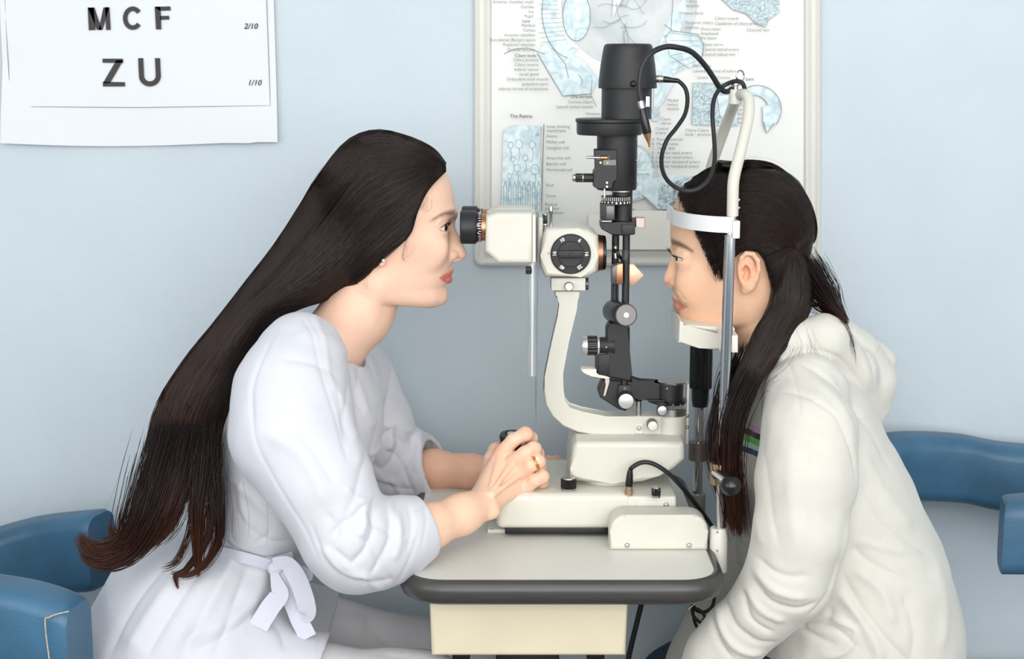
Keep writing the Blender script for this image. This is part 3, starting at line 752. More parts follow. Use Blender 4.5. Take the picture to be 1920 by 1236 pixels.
kk = obj('knob_grip', knurl(kx, (-1, 0, 0), 8.3 * mo, 25 * mo, 38 * mo, 12, .0006), MT['gloss'], lowc)
bm = lathe(kx, (-1, 0, 0), cyl_prof(8.7 * mo, 23.5 * mo, 26 * mo, .0003), 32); add_lathe(bm, kx, (-1, 0, 0), cyl_prof(7 * mo, 37.5 * mo, 44 * mo, .001), 32)
obj('knob_ring', bm, MT['steel'], kk)
for py in (260, 301): obj('side_screw', sphere(P(1194, py, YC - .01), .0018, 12, 8), MT['chrome'], lowc)
obj('serial_label', prism(pp([(1211, 181), (1218, 181), (1218, 200), (1211, 200)], YC - .026), YC - .0262, YC - .018), MT['alu'], cap_)
tower('neck', 1166.5, [(355, 19), (356, 19), (440, 18.5), (441, 0)], MT['black'])
obj('neck_ring', lathe((P(1166, 357, YC).x, YC, P(1166, 358, YC).z), (0, 0, 1), cyl_prof(19.6 * mo, -.001, .0018, .0003), 48), MT['alu'], SL)
obj('scale_pin', cyl(P(1133.5, 372, YC - .025), P(1133.5, 353, YC - .025), 1.8 * mo), MT['chrome'], SL)
drum = tower('slit_drum', 1154, [(367, 0), (367.5, 27.5), (382, 27.5), (383, 26), (383, 0)], MT['black'], y=YC - .006)
bm = bmesh.new(); R_ = 27.7 * M(YC, 375); cxx = P(1154, 375, YC - .006).x; z0_ = P(1154, 375, YC - .006).z; z1_ = P(1154, 368.5, YC - .006).z
for k in range(44):
    a = 2 * PI * k / 44
    b2 = bmesh.new(); add_box(b2, (-.0003, -R_ - .0001, z0_), (.0003, -R_ + .0003, z1_))
    if k % 2 == 0: add_box(b2, (-.0010, -R_ - .0001, z0_ - .0042), (.0010, -R_ + .0003, z0_ - .0012))
    merge(bm, b2, Matrix.Translation((cxx, YC - .006, 0)) @ Matrix.Rotation(a, 4, 'Z'))
obj('scale_marks', bm, MT['white'], drum)
yf2 = YC - .030
obj('slit_housing', prism(pp([(1127, 382), (1153, 382), (1153, 413), (1127, 413)], yf2), yf2, YC, .001), MT['black'], SL)
obj('slit_plate', prism(pp([(1136.5, 386), (1152, 386), (1152, 412), (1136.5, 412)], yf2), yf2 - .0012, yf2 + .001, .0004), MT['gun'], SL)
obj('slit_screws', cyl(P(1128, 415, yf2 + .004), P(1147, 415, yf2 + .004), .0013), MT['alu'], SL)
cl = obj('clamp', prism(pp([(1127, 419), (1168, 416), (1191, 419), (1191, 439), (1175, 440.5), (1146, 440), (1128, 430)], yf2), yf2, YC + .02, .0012), MT['black'], SL)
obj('clamp_cheek', prism(pp([(1166, 421), (1189, 421), (1189, 440), (1166, 440)], yf2), yf2 - .004, yf2 + .002, .001), MT['black'], cl)
obj('clamp_arm', prism(pp([(1184, 408), (1196, 408), (1196, 424), (1184, 424)], YC), YC - .006, YC + .006, .001), MT['black'], cl)
obj('silver_clip', prism(pp([(1191, 407), (1208, 407), (1208, 426), (1205, 426), (1205, 424), (1191, 425)], YC), YC - .010, YC + .008, .001), mat('satin_nickel', srgb(176, 160, 152), .38, .9), cl)
# twin rods
for k, (pa, pb) in enumerate((((1154.5, 436), (1152, 584)), ((1174.5, 436), (1170.5, 722)))):
    yy = YC - .012 if k else YC + .004
    obj('rod', cyl(P(pa[0], pa[1], yy), P(pb[0], pb[1], yy), 7.0 * mo), MT['black'], SL)
obj('rod_sleeve', cyl(P(1173.8, 468, YC - .012), P(1173, 488, YC - .012), 7.3 * mo), mat('dark_grey_sleeve', srgb(62, 62, 64), .4), SL)
obj('backbone', prism(pp([(1147, 530), (1160, 530), (1160, 580), (1146, 580)], YC), YC, YC + .014, .001), MT['black'], SL)
obj('diagonal_stay', tube(pp([(1151, 466), (1168, 489)], YC - .006), .0022, 8), MT['gloss'], SL)
bm = bmesh.new(); add_cyl(bm, P(1153, 461, YC - .007), P(1154, 467, YC - .007), .0028); add_cyl(bm, P(1153, 474, YC - .007), P(1154, 485, YC - .007), .0028); obj('stay_screws', bm, MT['steel'], SL)
# mirror box
rose = mat('rose_gold_metal', srgb(232, 186, 158), 0.42, 0.55)
mb2 = obj('mirror_box', prism(pp([(1147, 502), (1160, 494), (1168, 494), (1168, 533), (1147, 533)], YC - .03), YC - .03, YC - .006, .0006), MT['gun'], SL)
obj('mirror_side', prism(pp([(1156, 497), (1168, 494), (1168, 533), (1156, 533)], YC - .031), YC - .0315, YC - .004, .0005), MT['copper'], mb2)
obj('mirror_prism', prism(pp([(1170, 494.5), (1187, 494.5), (1206.5, 515), (1188, 533.5), (1170, 533)], YC), YC - .008, YC + .022, .0006), rose, mb2)
# tilt knob, a fat cylinder pointing towards the camera
kA = P(1150, 583, YC + .012); kB = P(1174, 591, YC - .058)
ax_ = (kB - kA); L_ = ax_.length; r_ = 21 * M(YC - .058, 590)
tk = obj('tilt_knob', lathe(kA, ax_, [(0, 0), (r_ * 1.02, 0), (r_ * 1.04, .001), (r_ * 1.04, .018), (r_ * 1.0, .0185), (r_ * 1.0, .0195), (r_ * 1.04, .02), (r_ * 1.04, .034), (r_, .0345), (r_, .0355), (r_ * 1.03, .036), (r_ * 1.03, L_ - .001), (r_ * .99, L_), (0, L_)], 72), mat('blued_steel', srgb(62, 62, 66), .3, .75), SL)
obj('knob_face', lathe(kB, ax_, [(r_ * .9, -.001), (r_ * .9, .0004), (0, .0005)], 64), mat('grey_spun_metal', srgb(128, 124, 124), .45, .6), tk)
obj('knob_screw', lathe(kB, ax_, [(r_ * .27, 0), (r_ * .27, .0010), (r_ * .24, .0015), (r_ * .12, .0015), (r_ * .1, .0008), (0, .0008)], 32), MT['alu'], tk)
# black column with side knob
obj('lower_column', prism(pp([(1143, 606), (1176, 604), (1181, 615), (1181, 700), (1186, 718), (1140, 708), (1137, 706), (1137, 618)], YC - .018), YC - .018, YC + .014, .003, 3), MT['black'], SL)
obj('lower_box', prism(pp([(1117, 657), (1142, 657), (1142, 705), (1122, 703), (1117, 700)], YC - .016), YC - .016, YC + .01, .001), MT['black'], SL)
obj('lower_plate', prism(pp([(1122, 666), (1143, 664), (1143, 703), (1122, 703)], YC - .019), YC - .019, YC - .014, .001), MT['gun'] if False else MT['black'], SL)
kx = P(1146, 648, YC - .008)
obj('knob_boss', lathe(kx, (-1, 0, 0), [(0, -.004), (19 * mo, -.004), (17 * mo, 4 * mo), (16 * mo, 22 * mo), (15 * mo, 24 * mo), (0, 24 * mo)], 40), MT['black'], SL)
kk = obj('centering_knob', knurl(kx, (-1, 0, 0), 18.5 * mo, 26 * mo, 46 * mo, 18, .0008), MT['gloss'], SL)
bm = lathe(kx, (-1, 0, 0), cyl_prof(18.7 * mo, 22.5 * mo, 26.5 * mo, .0005), 48); add_lathe(bm, kx, (-1, 0, 0), [(17.6 * mo, 45 * mo), (17.6 * mo, 53 * mo), (15.5 * mo, 56 * mo), (0, 56.5 * mo)], 48)
obj('knob_cap', bm, MT['alu'], kk)
obj('knob_pin', sphere(P(1137, 651, YC - .022), .0018, 12, 8), MT['chrome'], kk)
# jagged cream lever and angled bracket
obj('notched_lever', prism(pp([(1089, 693), (1093, 691.5), (1120, 691.5), (1122, 702), (1145, 706), (1140, 710), (1120, 707), (1111, 704), (1112, 707), (1103, 701), (1104, 704), (1096, 698), (1096, 700)], YC - .012), YC - .016, YC + .010, .0006), mat('ivory_plastic', srgb(232, 222, 210), .4), SL)
obj('tilt_bracket', prism(pp([(1129, 708), (1150, 712), (1176, 716), (1200, 724), (1192, 742), (1172, 768), (1158, 764), (1124, 742), (1120, 730)], YC), YC - .012, YC + .016, .002), MT['black'], SL)
obj('bracket_block', prism(pp([(1160, 721), (1182, 722), (1186, 744), (1156, 744)], YC - .014), YC - .018, YC - .008, .0008), MT['black'], SL)
obj('ivory_strip', prism(pp([(1134, 711), (1143, 711), (1142, 718), (1135, 742), (1131, 743), (1136, 722)], YC - .014), YC - .015, YC - .010, .0003), mat('tan_plastic', srgb(206, 190, 176), .45), SL)
obj('bracket_hole', cyl(P(1171.5, 728.5, YC - .018), P(1171.5, 728.5, YC - .0184), 3 * mo, bev=.0001), MT['gloss'], SL)
face_knob(1174, 753, YC - .036, 16, .020, MT['gloss'], MT['alu'], SL, 'tilt_lock_knob', 20)
# horizontal swing arm
obj('swing_arm', prism(pp([(1170, 700), (1180, 704), (1188, 712), (1202, 716), (1245, 716), (1262, 718), (1268, 748), (1234, 748), (1198, 746), (1186, 744), (1178, 735)], YC), YC - .014, YC + .014, .002), MT['black'], SL)
hub = tower('swing_hub', 1260, [(716, 0), (716, 27.5), (744, 27), (748, 26.8), (748.5, 0)], MT['black'])
obj('hub_cap', lathe((P(1260, 716, YC).x, YC, P(1260, 716, YC).z), (0, 0, 1), [(27.2 * mo, -.0012), (27.4 * mo, .0010), (26.4 * mo, .0018), (0, .0020)], 56), MT['steel'], hub)
obj('hub_pin', sphere(P(1250.5, 729, YC - .021), .0014, 10, 8), MT['alu'], hub)
obj('stop_pin', cyl(P(1197.5, 780, YC - .008), P(1197.5, 747, YC - .008), 5.2 * mo), MT['steel'], SL)
obj('stop_pin_collar', cyl(P(1197.5, 752, YC - .008), P(1197.5, 746, YC - .008), 7 * mo), MT['gloss'], SL)
obj('lock_lever', prism(pp([(1214, 750), (1247, 750), (1247, 758), (1238, 762), (1228, 758), (1216, 754)], YC - .022), YC - .024, YC - .012, .0008), MT['gloss'], SL)
face_knob(1242, 770.5, YC - .036, 10, .014, MT['gloss'], MT['alu'], SL, 'arm_lock_knob')
face_knob(1224, 799, YC - .034, 10, .020, MT['gloss'], MT['cream2'], SL, 'base_lock_knob')
q0, q1 = P(1191, 813, YC - .016), P(1205.5, 795, YC - .016)
sp = obj('screw_plate', box((q0.x, YC - .0185, q0.z), (q1.x, YC - .015, q1.z), .0006), MT['cream2'], SL); screw('screw', P(1198.3, 803, YC - .0188), .0036, sp)
obj('back_plate', prism(pp([(1287, 718), (1291, 718), (1289, 830), (1284, 830)], YC + .01), YC + .0, YC + .025, .0005), MT['cream2'], SL)
for py in (780, 801): screw('screw', P(1289, py, YC), .0026, SL, axis=(.8, -.6, 0))
# joystick
jc = P(958, 812, .035); jb = Vector((jc.x + .004, .045, zb1 - .002))
js = obj('joystick', lathe(jb, jc - jb, [(0, 0), (.026, 0), (.024, .004), (.012, .010), (.009, .018), (.009, (jc - jb).length - .03), (.0115, (jc - jb).length - .024), (.0160, (jc - jb).length - .014), (.0168, (jc - jb).length - .004), (.0155, (jc - jb).length - .001), (.0085, (jc - jb).length), (.0065, (jc - jb).length - .002), (0, (jc - jb).length - .002)], 48), MT['gloss'], SL)
obj('joystick_button', lathe(jc, jc - jb, [(.0055, -.003), (.0055, .0002), (.004, .0008), (0, .001)], 32), MT['alu'], js)
obj('joystick_boot', lathe((jb.x + .006, .03, zb1 - .001), (0, 0, 1), [(.046, 0), (.044, .003), (.034, .004), (.02, .006), (0, .006)], 56), MT['cream'], base)
# connector for the lamp lead on the base
q = P(1179, 922, .0)
lead_c = Pz(1179, 925, zb1)
cb = Vector((lead_c.x, lead_c.y, zb1 - .001))
obj('base_socket', lathe(cb, (0, 0, 1), [(0, 0), (.0058, 0), (.0058, .006), (.005, .0065), (.005, .012), (.0045, .0125), (0, .0125)], 32), MT['brass'], base)
# ------------------------------------------------------------------ leads
LD = thing('base_lead', 'black lead arching from the socket on the instrument base to the right', 'cable', cb + Vector((0, 0, .012)))
p0 = cb + Vector((0, 0, .012))
path = [p0, p0 + Vector((0.001, 0, .016))] + [P(a, b, y) for a, b, y in ((1184, 878, -.03), (1203, 867.5, -.03), (1225, 870, -.03), (1252, 887, -.028), (1280, 915, -.02), (1304, 945, .0), (1330, 980, .05), (1345, 1010, .07))]
obj('cable', tube(catmull(path, 8), .0031, 12), MT['rubber'], LD)
obj('plug', lathe(p0 - Vector((0, 0, .001)), (0.06, 0, 1), [(0, 0), (.0052, 0), (.0052, .004), (.0046, .014), (.0036, .022), (0, .022)], 24), MT['gloss'], LD)
UL = thing('cable_bundle', 'looped black cables hanging from under the right corner of the table', 'cable', P(1310, 1135, .02))
for path in (((1340, 1118, .02), (1335, 1138, .02), (1320, 1148, .02), (1305, 1144, .02), (1299, 1133, .02)),
             ((1298, 1136, .01), (1300, 1155, .01), (1315, 1168, .01), (1322, 1160, .01), (1316, 1148, .01), (1302, 1140, .01)),
             ((1298, 1140, .02), (1303, 1168, .02), (1312, 1182, .02), (1322, 1192, .02)), ((1318, 1160, .015), (1326, 1175, .015), (1335, 1186, .03))):
    obj('cable', tube(catmull([P(*q) for q in path], 8), .0024, 10), MT['rubber'], UL)
obj('cable_tie', tube([P(1291, 1143, .005), P(1303, 1132, .005), P(1308, 1136, .02)], .0008, 6), MT['white'], UL)
DL = thing('mains_cable', 'black cable running down behind the cream box under the table', 'cable', P(1200, 1130, .16))
obj('cable', tube(catmull([P(1206, 1120, .17), P(1196, 1160, .17), P(1178, 1236, .17), P(1160, 1330, .16)] + [Vector((.215, .20, .25)), Vector((.23, .235, .03)), Vector((.27, .25, .006)), Vector((.45, .27, .006))], 8), .0042, 10), MT['rubber'], DL)

# ------------------------------------------------------------------ head rest frame
HR = thing('head_rest', 'chrome and cream head rest with chin cup and white forehead strap around the girl', 'head rest', P(1345, 1070, -.08))
YN, YF = -.08, .18
mn = M(YN, 700)
br_ = obj('pole_bracket', lathe(P(1346, 1070, YN), (P(1348, 985, YN) - P(1346, 1070, YN)), [(0, 0), (.0125, 0), (.0125, .001), (.0118, .058), (.011, .060), (0, .060)], 40), MT['cream2'], HR)
for py in (998, 1033): obj('set_screw', cyl(P(1345, py, YN - .0118), P(1345, py, YN - .0126), .0016, bev=.0001), MT['gun'], br_)
obj('bracket_foot', box((tx1 + .004, YN - .01, TZ - .024), (P(1346, 1040, YN).x, YN + .012, TZ - .004), .002), MT['cream2'], br_)
a_, b_, c_ = P(1350.5, 990, YN), P(1369, 440, YN), P(1374, 400, YN)
obj('near_pole', cyl(a_, b_, 10.3 * mn), MT['chrome'], HR)
obj('near_pole_top', cyl(b_ - (b_ - a_) * .02, c_, 7.8 * mn), MT['chrome'], HR)
# far pole
mf = M(YF, 800)
fa, fb = P(1307, 940, YF), P(1312, 750, YF)
fx = lambda py: 1307 + (940 - py) * 5 / 190
obj('far_pole', cyl(P(1307, 960, YF), P(1318, 420, YF), 9.5 * mf), MT['chrome'], HR)
obj('far_pole_foot', lathe(P(1306, 1000, YF), (0, 0, 1), cyl_prof(15.5 * mf, -.01, P(1306, 925, YF).z - P(1306, 1000, YF).z, .001), 32), mat('grey_casting', srgb(150, 146, 146), .4), HR)
obj('far_collar', cyl(P(fx(862), 862, YF), P(fx(828), 828, YF), 18.5 * mf), MT['gun'] if False else mat('bronze_grey_collar', srgb(128, 118, 112), .35, .7), HR)
obj('height_grip', knurl(P(1313.5, 728, YF), (0, 0, 1), 21 * mf, 0, .068, 18, .0016), MT['gloss'], HR)
obj('height_sleeve', lathe(P(1312.5, 762, YF), (0, 0, 1), [(0, 0), (14 * mf, 0), (16 * mf, .010), (17 * mf, .030), (21 * mf, .032), (0, .032)], 40), MT['gloss'], HR)
# chin cup
chin = []
ycn, ycf = YN + .018, YF - .018
q = [(1275, 599), (1281, 604), (1286, 615), (1352, 619), (1352, 620), (1352, 657), (1310, 652), (1273, 643)]
bm = bmesh.new(); add_prism(bm, [P(a, b, -.03) for a, b in [(1274, 600), (1284, 606), (1290, 615), (1350, 622), (1352, 658), (1310, 653), (1272, 644)]], -.03, .07, .003, 3)
cc = obj('chin_cup', bm, MT['cream'], HR)
obj('chin_pad', prism(pp([(1283, 609), (1352, 614), (1378, 616), (1378, 624), (1352, 622), (1286, 618)], -.02), -.02, .06, .001), MT['cream2'], cc)
obj('chin_bar', prism(pp([(1352, 624), (1381, 626), (1381, 658), (1350, 658)], YN + .018), YN + .004, YF - .0, .002), MT['cream2'], cc)
# collar and lever of the near pole
ck = obj('brass_collar', cyl(P(1349.5, 907, YN), P(1351, 868, YN), 19.5 * mn), MT['brass'], HR)
lv = obj('lever_arm', cyl(P(1345, 889, YN - .012), P(1367, 907, YN - .055), .0085, .0105), MT['chrome'], ck)
obj('lever_ball', sphere(P(1370, 911, YN - .062), .0135), MT['gloss'], lv)
# upper tubes
yk = -.07
near = catmull([P(1373.5, 405, YN), P(1374, 375, YN), P(1376, 335, -.078), P(1388, 285, -.06), P(1402, 225, -.035), P(1404, 190, -.018), P(1397, 178, -.006), P(1385, 178, .02)], 8)
far_ = catmull([P(1318, 420, YF), P(1322, 370, YF), P(1333, 315, YF - .005), P(1352, 260, .15), P(1370, 212, .11), P(1380, 185, .07), P(1383, 178, YC)], 8)
obj('upper_tube', tube(near, 10.8 * mn, 20), MT['cream'], HR)
obj('upper_tube', tube(far_, .0078, 20), MT['cream'], HR)
for py in (375, 390): obj('rivet', sphere(P(1385.5, py, YN), .0018, 12, 8), MT['chrome'], HR)
obj('top_hub', lathe(P(1379, 196, .02), (0, 0, 1), cyl_prof(13 * mn, 0, .020, .0012), 32), MT['cream2'], HR)
obj('hub_pin', lathe(P(1379, 173, .02), (0, 0, 1), [(.0035, 0), (.0035, .008), (.0065, .009), (.0065, .014), (.004, .017), (0, .0175)], 24), MT['steel'], HR)
# forehead strap
ctl = [P(1371, 427, YN - .008), P(1335, 418, YN + .012), P(1292, 409, YN + .045), P(1263, 403, YC - .035), P(1260, 402, YC)]
zf = P(1260, 402, YC).z
cpts = [(P(1372, 427, YN - .006).x, YN - .010), (P(1335, 420, YN + .0).x, YN + .002), (P(1290, 410, YN + .045).x, YN + .036), (P(1264, 404, YC - .04).x, YC - .045), (P(1259, 402, YC).x, YC)]
cpts = cpts + [(x, 2 * YC - y) for x, y in cpts[-2::-1]]
cc2 = catmull([(a, b, 0) for a, b in cpts], 8); bm = bmesh.new(); R_ = []
n = len(cc2); hb = 14.5 * M(-.02, 415)
for i, p in enumerate(cc2):
    d = cc2[min(i + 1, n - 1)] - cc2[max(i - 1, 0)]; nr = Vector((d[1], -d[0], 0)).normalized() * .0012
    R_.append([bm.verts.new((p[0] + s * nr.x, p[1] + s * nr.y, zf + t * hb)) for s, t in ((1, 1), (-1, 1), (-1, -1), (1, -1))])
for A, B in zip(R_[:-1], R_[1:]):
    for k in range(4): bm.faces.new((A[k], A[(k + 1) % 4], B[(k + 1) % 4], B[k]))
bm.faces.new(R_[0][::-1]); bm.faces.new(R_[-1])
st = obj('forehead_strap', bm, mat('white_strap', srgb(232, 234, 236), .35), HR, angle=40)
q0, q1 = P(1371, 446, YN), P(1386, 413, YN)
obj('strap_clip', box((q0.x, YN - .010, q0.z), (q1.x, YN + .010, q1.z), .0012), MT['cream2'], st)
# fixation lamp on its flexible stalk
FL = obj('fixation_stalk', tube(catmull([P(a, b, y) for a, b, y in ((1374, 166, .02), (1362, 172, .018), (1350, 165, .01), (1336, 143, .0), (1318, 118, -.01), (1296, 97, -.02), (1270, 89, -.03), (1247, 88, -.035), (1222, 99, -.042), (1205, 122, -.046), (1199, 150, -.048), (1199, 175, -.048), (1203, 192, -.048))], 10), 5.2 * M(-.03, 150), 16), MT['rubber'], HR)
d_ = P(1220, 283, -.048) - P(1202, 190, -.048); s_ = P(1201.5, 189, -.048)
mm = M(-.048, 230)
ft = obj('fixation_lamp', lathe(s_, d_, [(0, 14 * mm), (7.2 * mm, 14 * mm), (7.6 * mm, 15 * mm), (8.6 * mm, 60 * mm), (8.0 * mm, 62 * mm), (0, 62 * mm)], 32), MT['gloss'], FL)
obj('lamp_collar', lathe(s_, d_, [(0, 0), (5.6 * mm, 0), (6.6 * mm, 3 * mm), (6.6 * mm, 14.5 * mm), (0, 14.5 * mm)], 32), MT['steel'], ft) if False else obj('lamp_collar', lathe(s_, d_, [(0, 0), (5.6 * mm, 0), (6.6 * mm, 3 * mm), (6.6 * mm, 14.5 * mm), (0, 14.5 * mm)], 32), MT['steel'], FL)
obj('lamp_tip', lathe(s_, d_, [(7.6 * mm, 61 * mm), (7.2 * mm, 64 * mm), (2.6 * mm, 80 * mm), (2.2 * mm, 88 * mm), (0, 88.5 * mm)], 32), MT['copper'], FL)
obj('lamp_bulb', sphere(s_ + d_.normalized() * 90 * mm, .0016, 12, 8), mat('yellow_bulb', srgb(236, 200, 60), .2), FL)
# lamp cable from the tower to the hub
CB = thing('lamp_cable', 'black looping cable from the lamp tower plug to the top of the head rest', 'cable', P(1230, 148, YC))
m_ = M(YC, 150)
obj('plug_collar', lathe(P(1226, 148, YC), (1, 0.05, 0), [(0, 0), (6.5 * m_, 0), (6.5 * m_, 6 * m_), (7.2 * m_, 7 * m_), (7.2 * m_, 16 * m_), (6 * m_, 18 * m_), (0, 18 * m_)], 32), MT['steel'], CB)
obj('plug', lathe(P(1244, 148.5, YC), (1, 0, -.12), [(0, 0), (6.2 * m_, 0), (6.2 * m_, 4 * m_), (4.6 * m_, 18 * m_), (4.2 * m_, 28 * m_), (0, 28 * m_)], 24), MT['gloss'], CB)
path = [(1262, 150, YC), (1272, 152, YC), (1285, 166, .045), (1289, 188, .04), (1284, 215, .03), (1268, 240, .02), (1251, 262, .01), (1241, 292, .0), (1243, 322, -.02), (1258, 345, -.045), (1285, 358, -.06), (1312, 353, -.06), (1332, 332, -.05), (1340, 300, -.035), (1339, 260, -.02), (1336, 220, -.01), (1338, 190, .0), (1347, 170, .008), (1362, 158, .012), (1380, 152, .006), (1392, 156, .002), (1396, 168, .004), (1392, 178, .01)]
obj('cable', tube(catmull([P(*q) for q in path], 8), 4.1 * M(0, 250), 14), MT['rubber'], CB)
obj('ring_hook', tube([P(1388 + 7 * math.cos(a), 143 + 11 * math.sin(a), .015 + .004 * math.cos(a)) for a in np.linspace(0, 2 * PI, 24, endpoint=False)], .0012, 8, closed=True), MT['chrome'], HR)
# ------------------------------------------------------------------ sculpting kit: distance fields -> one continuous surface
f32 = np.float32
def smin(a, b, k):
    h = np.clip(0.5 + 0.5 * (b - a) / k, 0, 1); return b * (1 - h) + a * h - k * h * (1 - h)
def smax(a, b, k): return -smin(-a, -b, k)
def V3(p): return np.array([p[0], p[1], p[2]], f32)
def s_cap(Q, a, b, ra, rb):
    a = V3(a); b = V3(b); ab = b - a; L2 = max(float(ab @ ab), 1e-12)
    d = Q - a; t = np.clip((d @ ab) / L2, 0, 1)
    return np.linalg.norm(d - t[:, None] * ab, axis=1) - (ra + (rb - ra) * t)
def s_chain(Q, pts, k=0.0):
    """pts: (x,y,z,r)"""
    out = None
    for a, b in zip(pts[:-1], pts[1:]):
        d = s_cap(Q, a, b, a[3], b[3]); out = d if out is None else (np.minimum(out, d) if k == 0 else smin(out, d, k))
    return out
def s_ell(Q, c, r, rot=None):
    d = Q - V3(c)
    if rot is not None: d = d @ rot
    r = np.array(r, f32); q = np.linalg.norm(d / r, axis=1)
    return (q - 1) * float(min(r)) if False else q * (q - 1) / np.maximum(np.linalg.norm(d / (r * r), axis=1), 1e-6)
def s_echain(Q, pts, n=2.0, k=0.01):
    """pts: (x,z,rx,yc,ry): flattened limb whose spine lies in a plane; super-elliptic across y"""
    out = None
    for a, b in zip(pts[:-1], pts[1:]):
        ax, az, bx, bz = a[0], a[1], b[0], b[1]; dx, dz = bx - ax, bz - az
        t = np.clip(((Q[:, 0] - ax) * dx + (Q[:, 2] - az) * dz) / max(dx * dx + dz * dz, 1e-12), 0, 1)
        d2 = np.hypot(Q[:, 0] - ax - dx * t, Q[:, 2] - az - dz * t)
        r = a[2] + (b[2] - a[2]) * t; yc = a[3] + (b[3] - a[3]) * t; ry = a[4] + (b[4] - a[4]) * t
        q = ((d2 / r) ** n + (np.abs(Q[:, 1] - yc) / ry) ** n) ** (1 / n)
        d = (q - 1) * np.minimum(r, ry)
        out = d if out is None else smin(out, d, k)
    return out
def dense(xs, ys, m=600):
    """smooth monotone-ish interpolation table"""
    xs = np.array(xs, float); ys = np.array(ys, float); h = np.diff(xs); dl = np.diff(ys) / h
    mm = np.zeros(len(xs)); mm[1:-1] = np.where(dl[:-1] * dl[1:] > 0, 2 * dl[:-1] * dl[1:] / (dl[:-1] + dl[1:] + 1e-30), 0); mm[0] = dl[0]; mm[-1] = dl[-1]
    X = np.linspace(xs[0], xs[-1], m); i = np.clip(np.searchsorted(xs, X) - 1, 0, len(h) - 1); t = (X - xs[i]) / h[i]
    Y = (2 * t ** 3 - 3 * t * t + 1) * ys[i] + (t ** 3 - 2 * t * t + t) * h[i] * mm[i] + (-2 * t ** 3 + 3 * t * t) * ys[i + 1] + (t ** 3 - t * t) * h[i] * mm[i + 1]
    return X, Y
class Head:
    """stack of face slices: rows (py, x_back, x_mid, x_front, halfwidth m), s = +1 faces right, -1 faces left"""
    def __init__(self, rows, s, yc, n=2.25):
        self.s, self.yc, self.n = s, yc, n
        z = []; cols = [[], [], [], []]
        for py, xb, xm, xf, W in rows:
            z.append(P(960, py, yc).z)
            for c, v in zip(cols, (P(xb, py, yc).x, P(xm, py, yc).x, P(xf, py, yc).x, W)): c.append(v)
        z = z[::-1]; self.z0, self.z1 = z[0], z[-1]
        self.T = [dense(z, c[::-1]) for c in cols]
    def at(self, z, i): return np.interp(z, *self.T[i])
    def d(self, Q, off=0.0):
        z = np.clip(Q[:, 2], self.z0, self.z1); xb, xm, xf, W = (self.at(z, i) for i in range(4))
        u = self.s * (Q[:, 0] - xm); a = np.where(u > 0, np.abs(xf - xm), np.abs(xm - xb)) + off; W = W + off; n = self.n
        q = ((np.abs(u) / a) ** n + (np.abs(Q[:, 1] - self.yc) / W) ** n) ** (1 / n)
        d = (q - 1) * np.minimum(a, W)
        dz = np.maximum(self.z0 - Q[:, 2], Q[:, 2] - self.z1); 
        return np.where(dz > 0, np.hypot(np.maximum(d, 0), np.maximum(dz - off, -.02)), d)
def poly2(Q, poly):
    """signed distance (negative inside) to a polygon in the x-z plane"""
    px, pz = Q[:, 0], Q[:, 2]; n = len(poly); d = np.full(len(px), 1e9, f32); ins = np.zeros(len(px), bool)
    for i in range(n):
        ax, az = poly[i]; bx, bz = poly[(i + 1) % n]; ex, ez = bx - ax, bz - az
        wx, wz = px - ax, pz - az; t = np.clip((wx * ex + wz * ez) / max(ex * ex + ez * ez, 1e-12), 0, 1)
        d = np.minimum(d, (wx - ex * t) ** 2 + (wz - ez * t) ** 2)
        if abs(ez) > 1e-9:
            c = (az > pz) != (bz > pz); ins ^= c & (px < ax + (pz - az) / ez * ex)
    d = np.sqrt(d); return np.where(ins, -d, d)
def pxz(pts, y): return [(P(a, b, y).x, P(a, b, y).z) for a, b in pts]

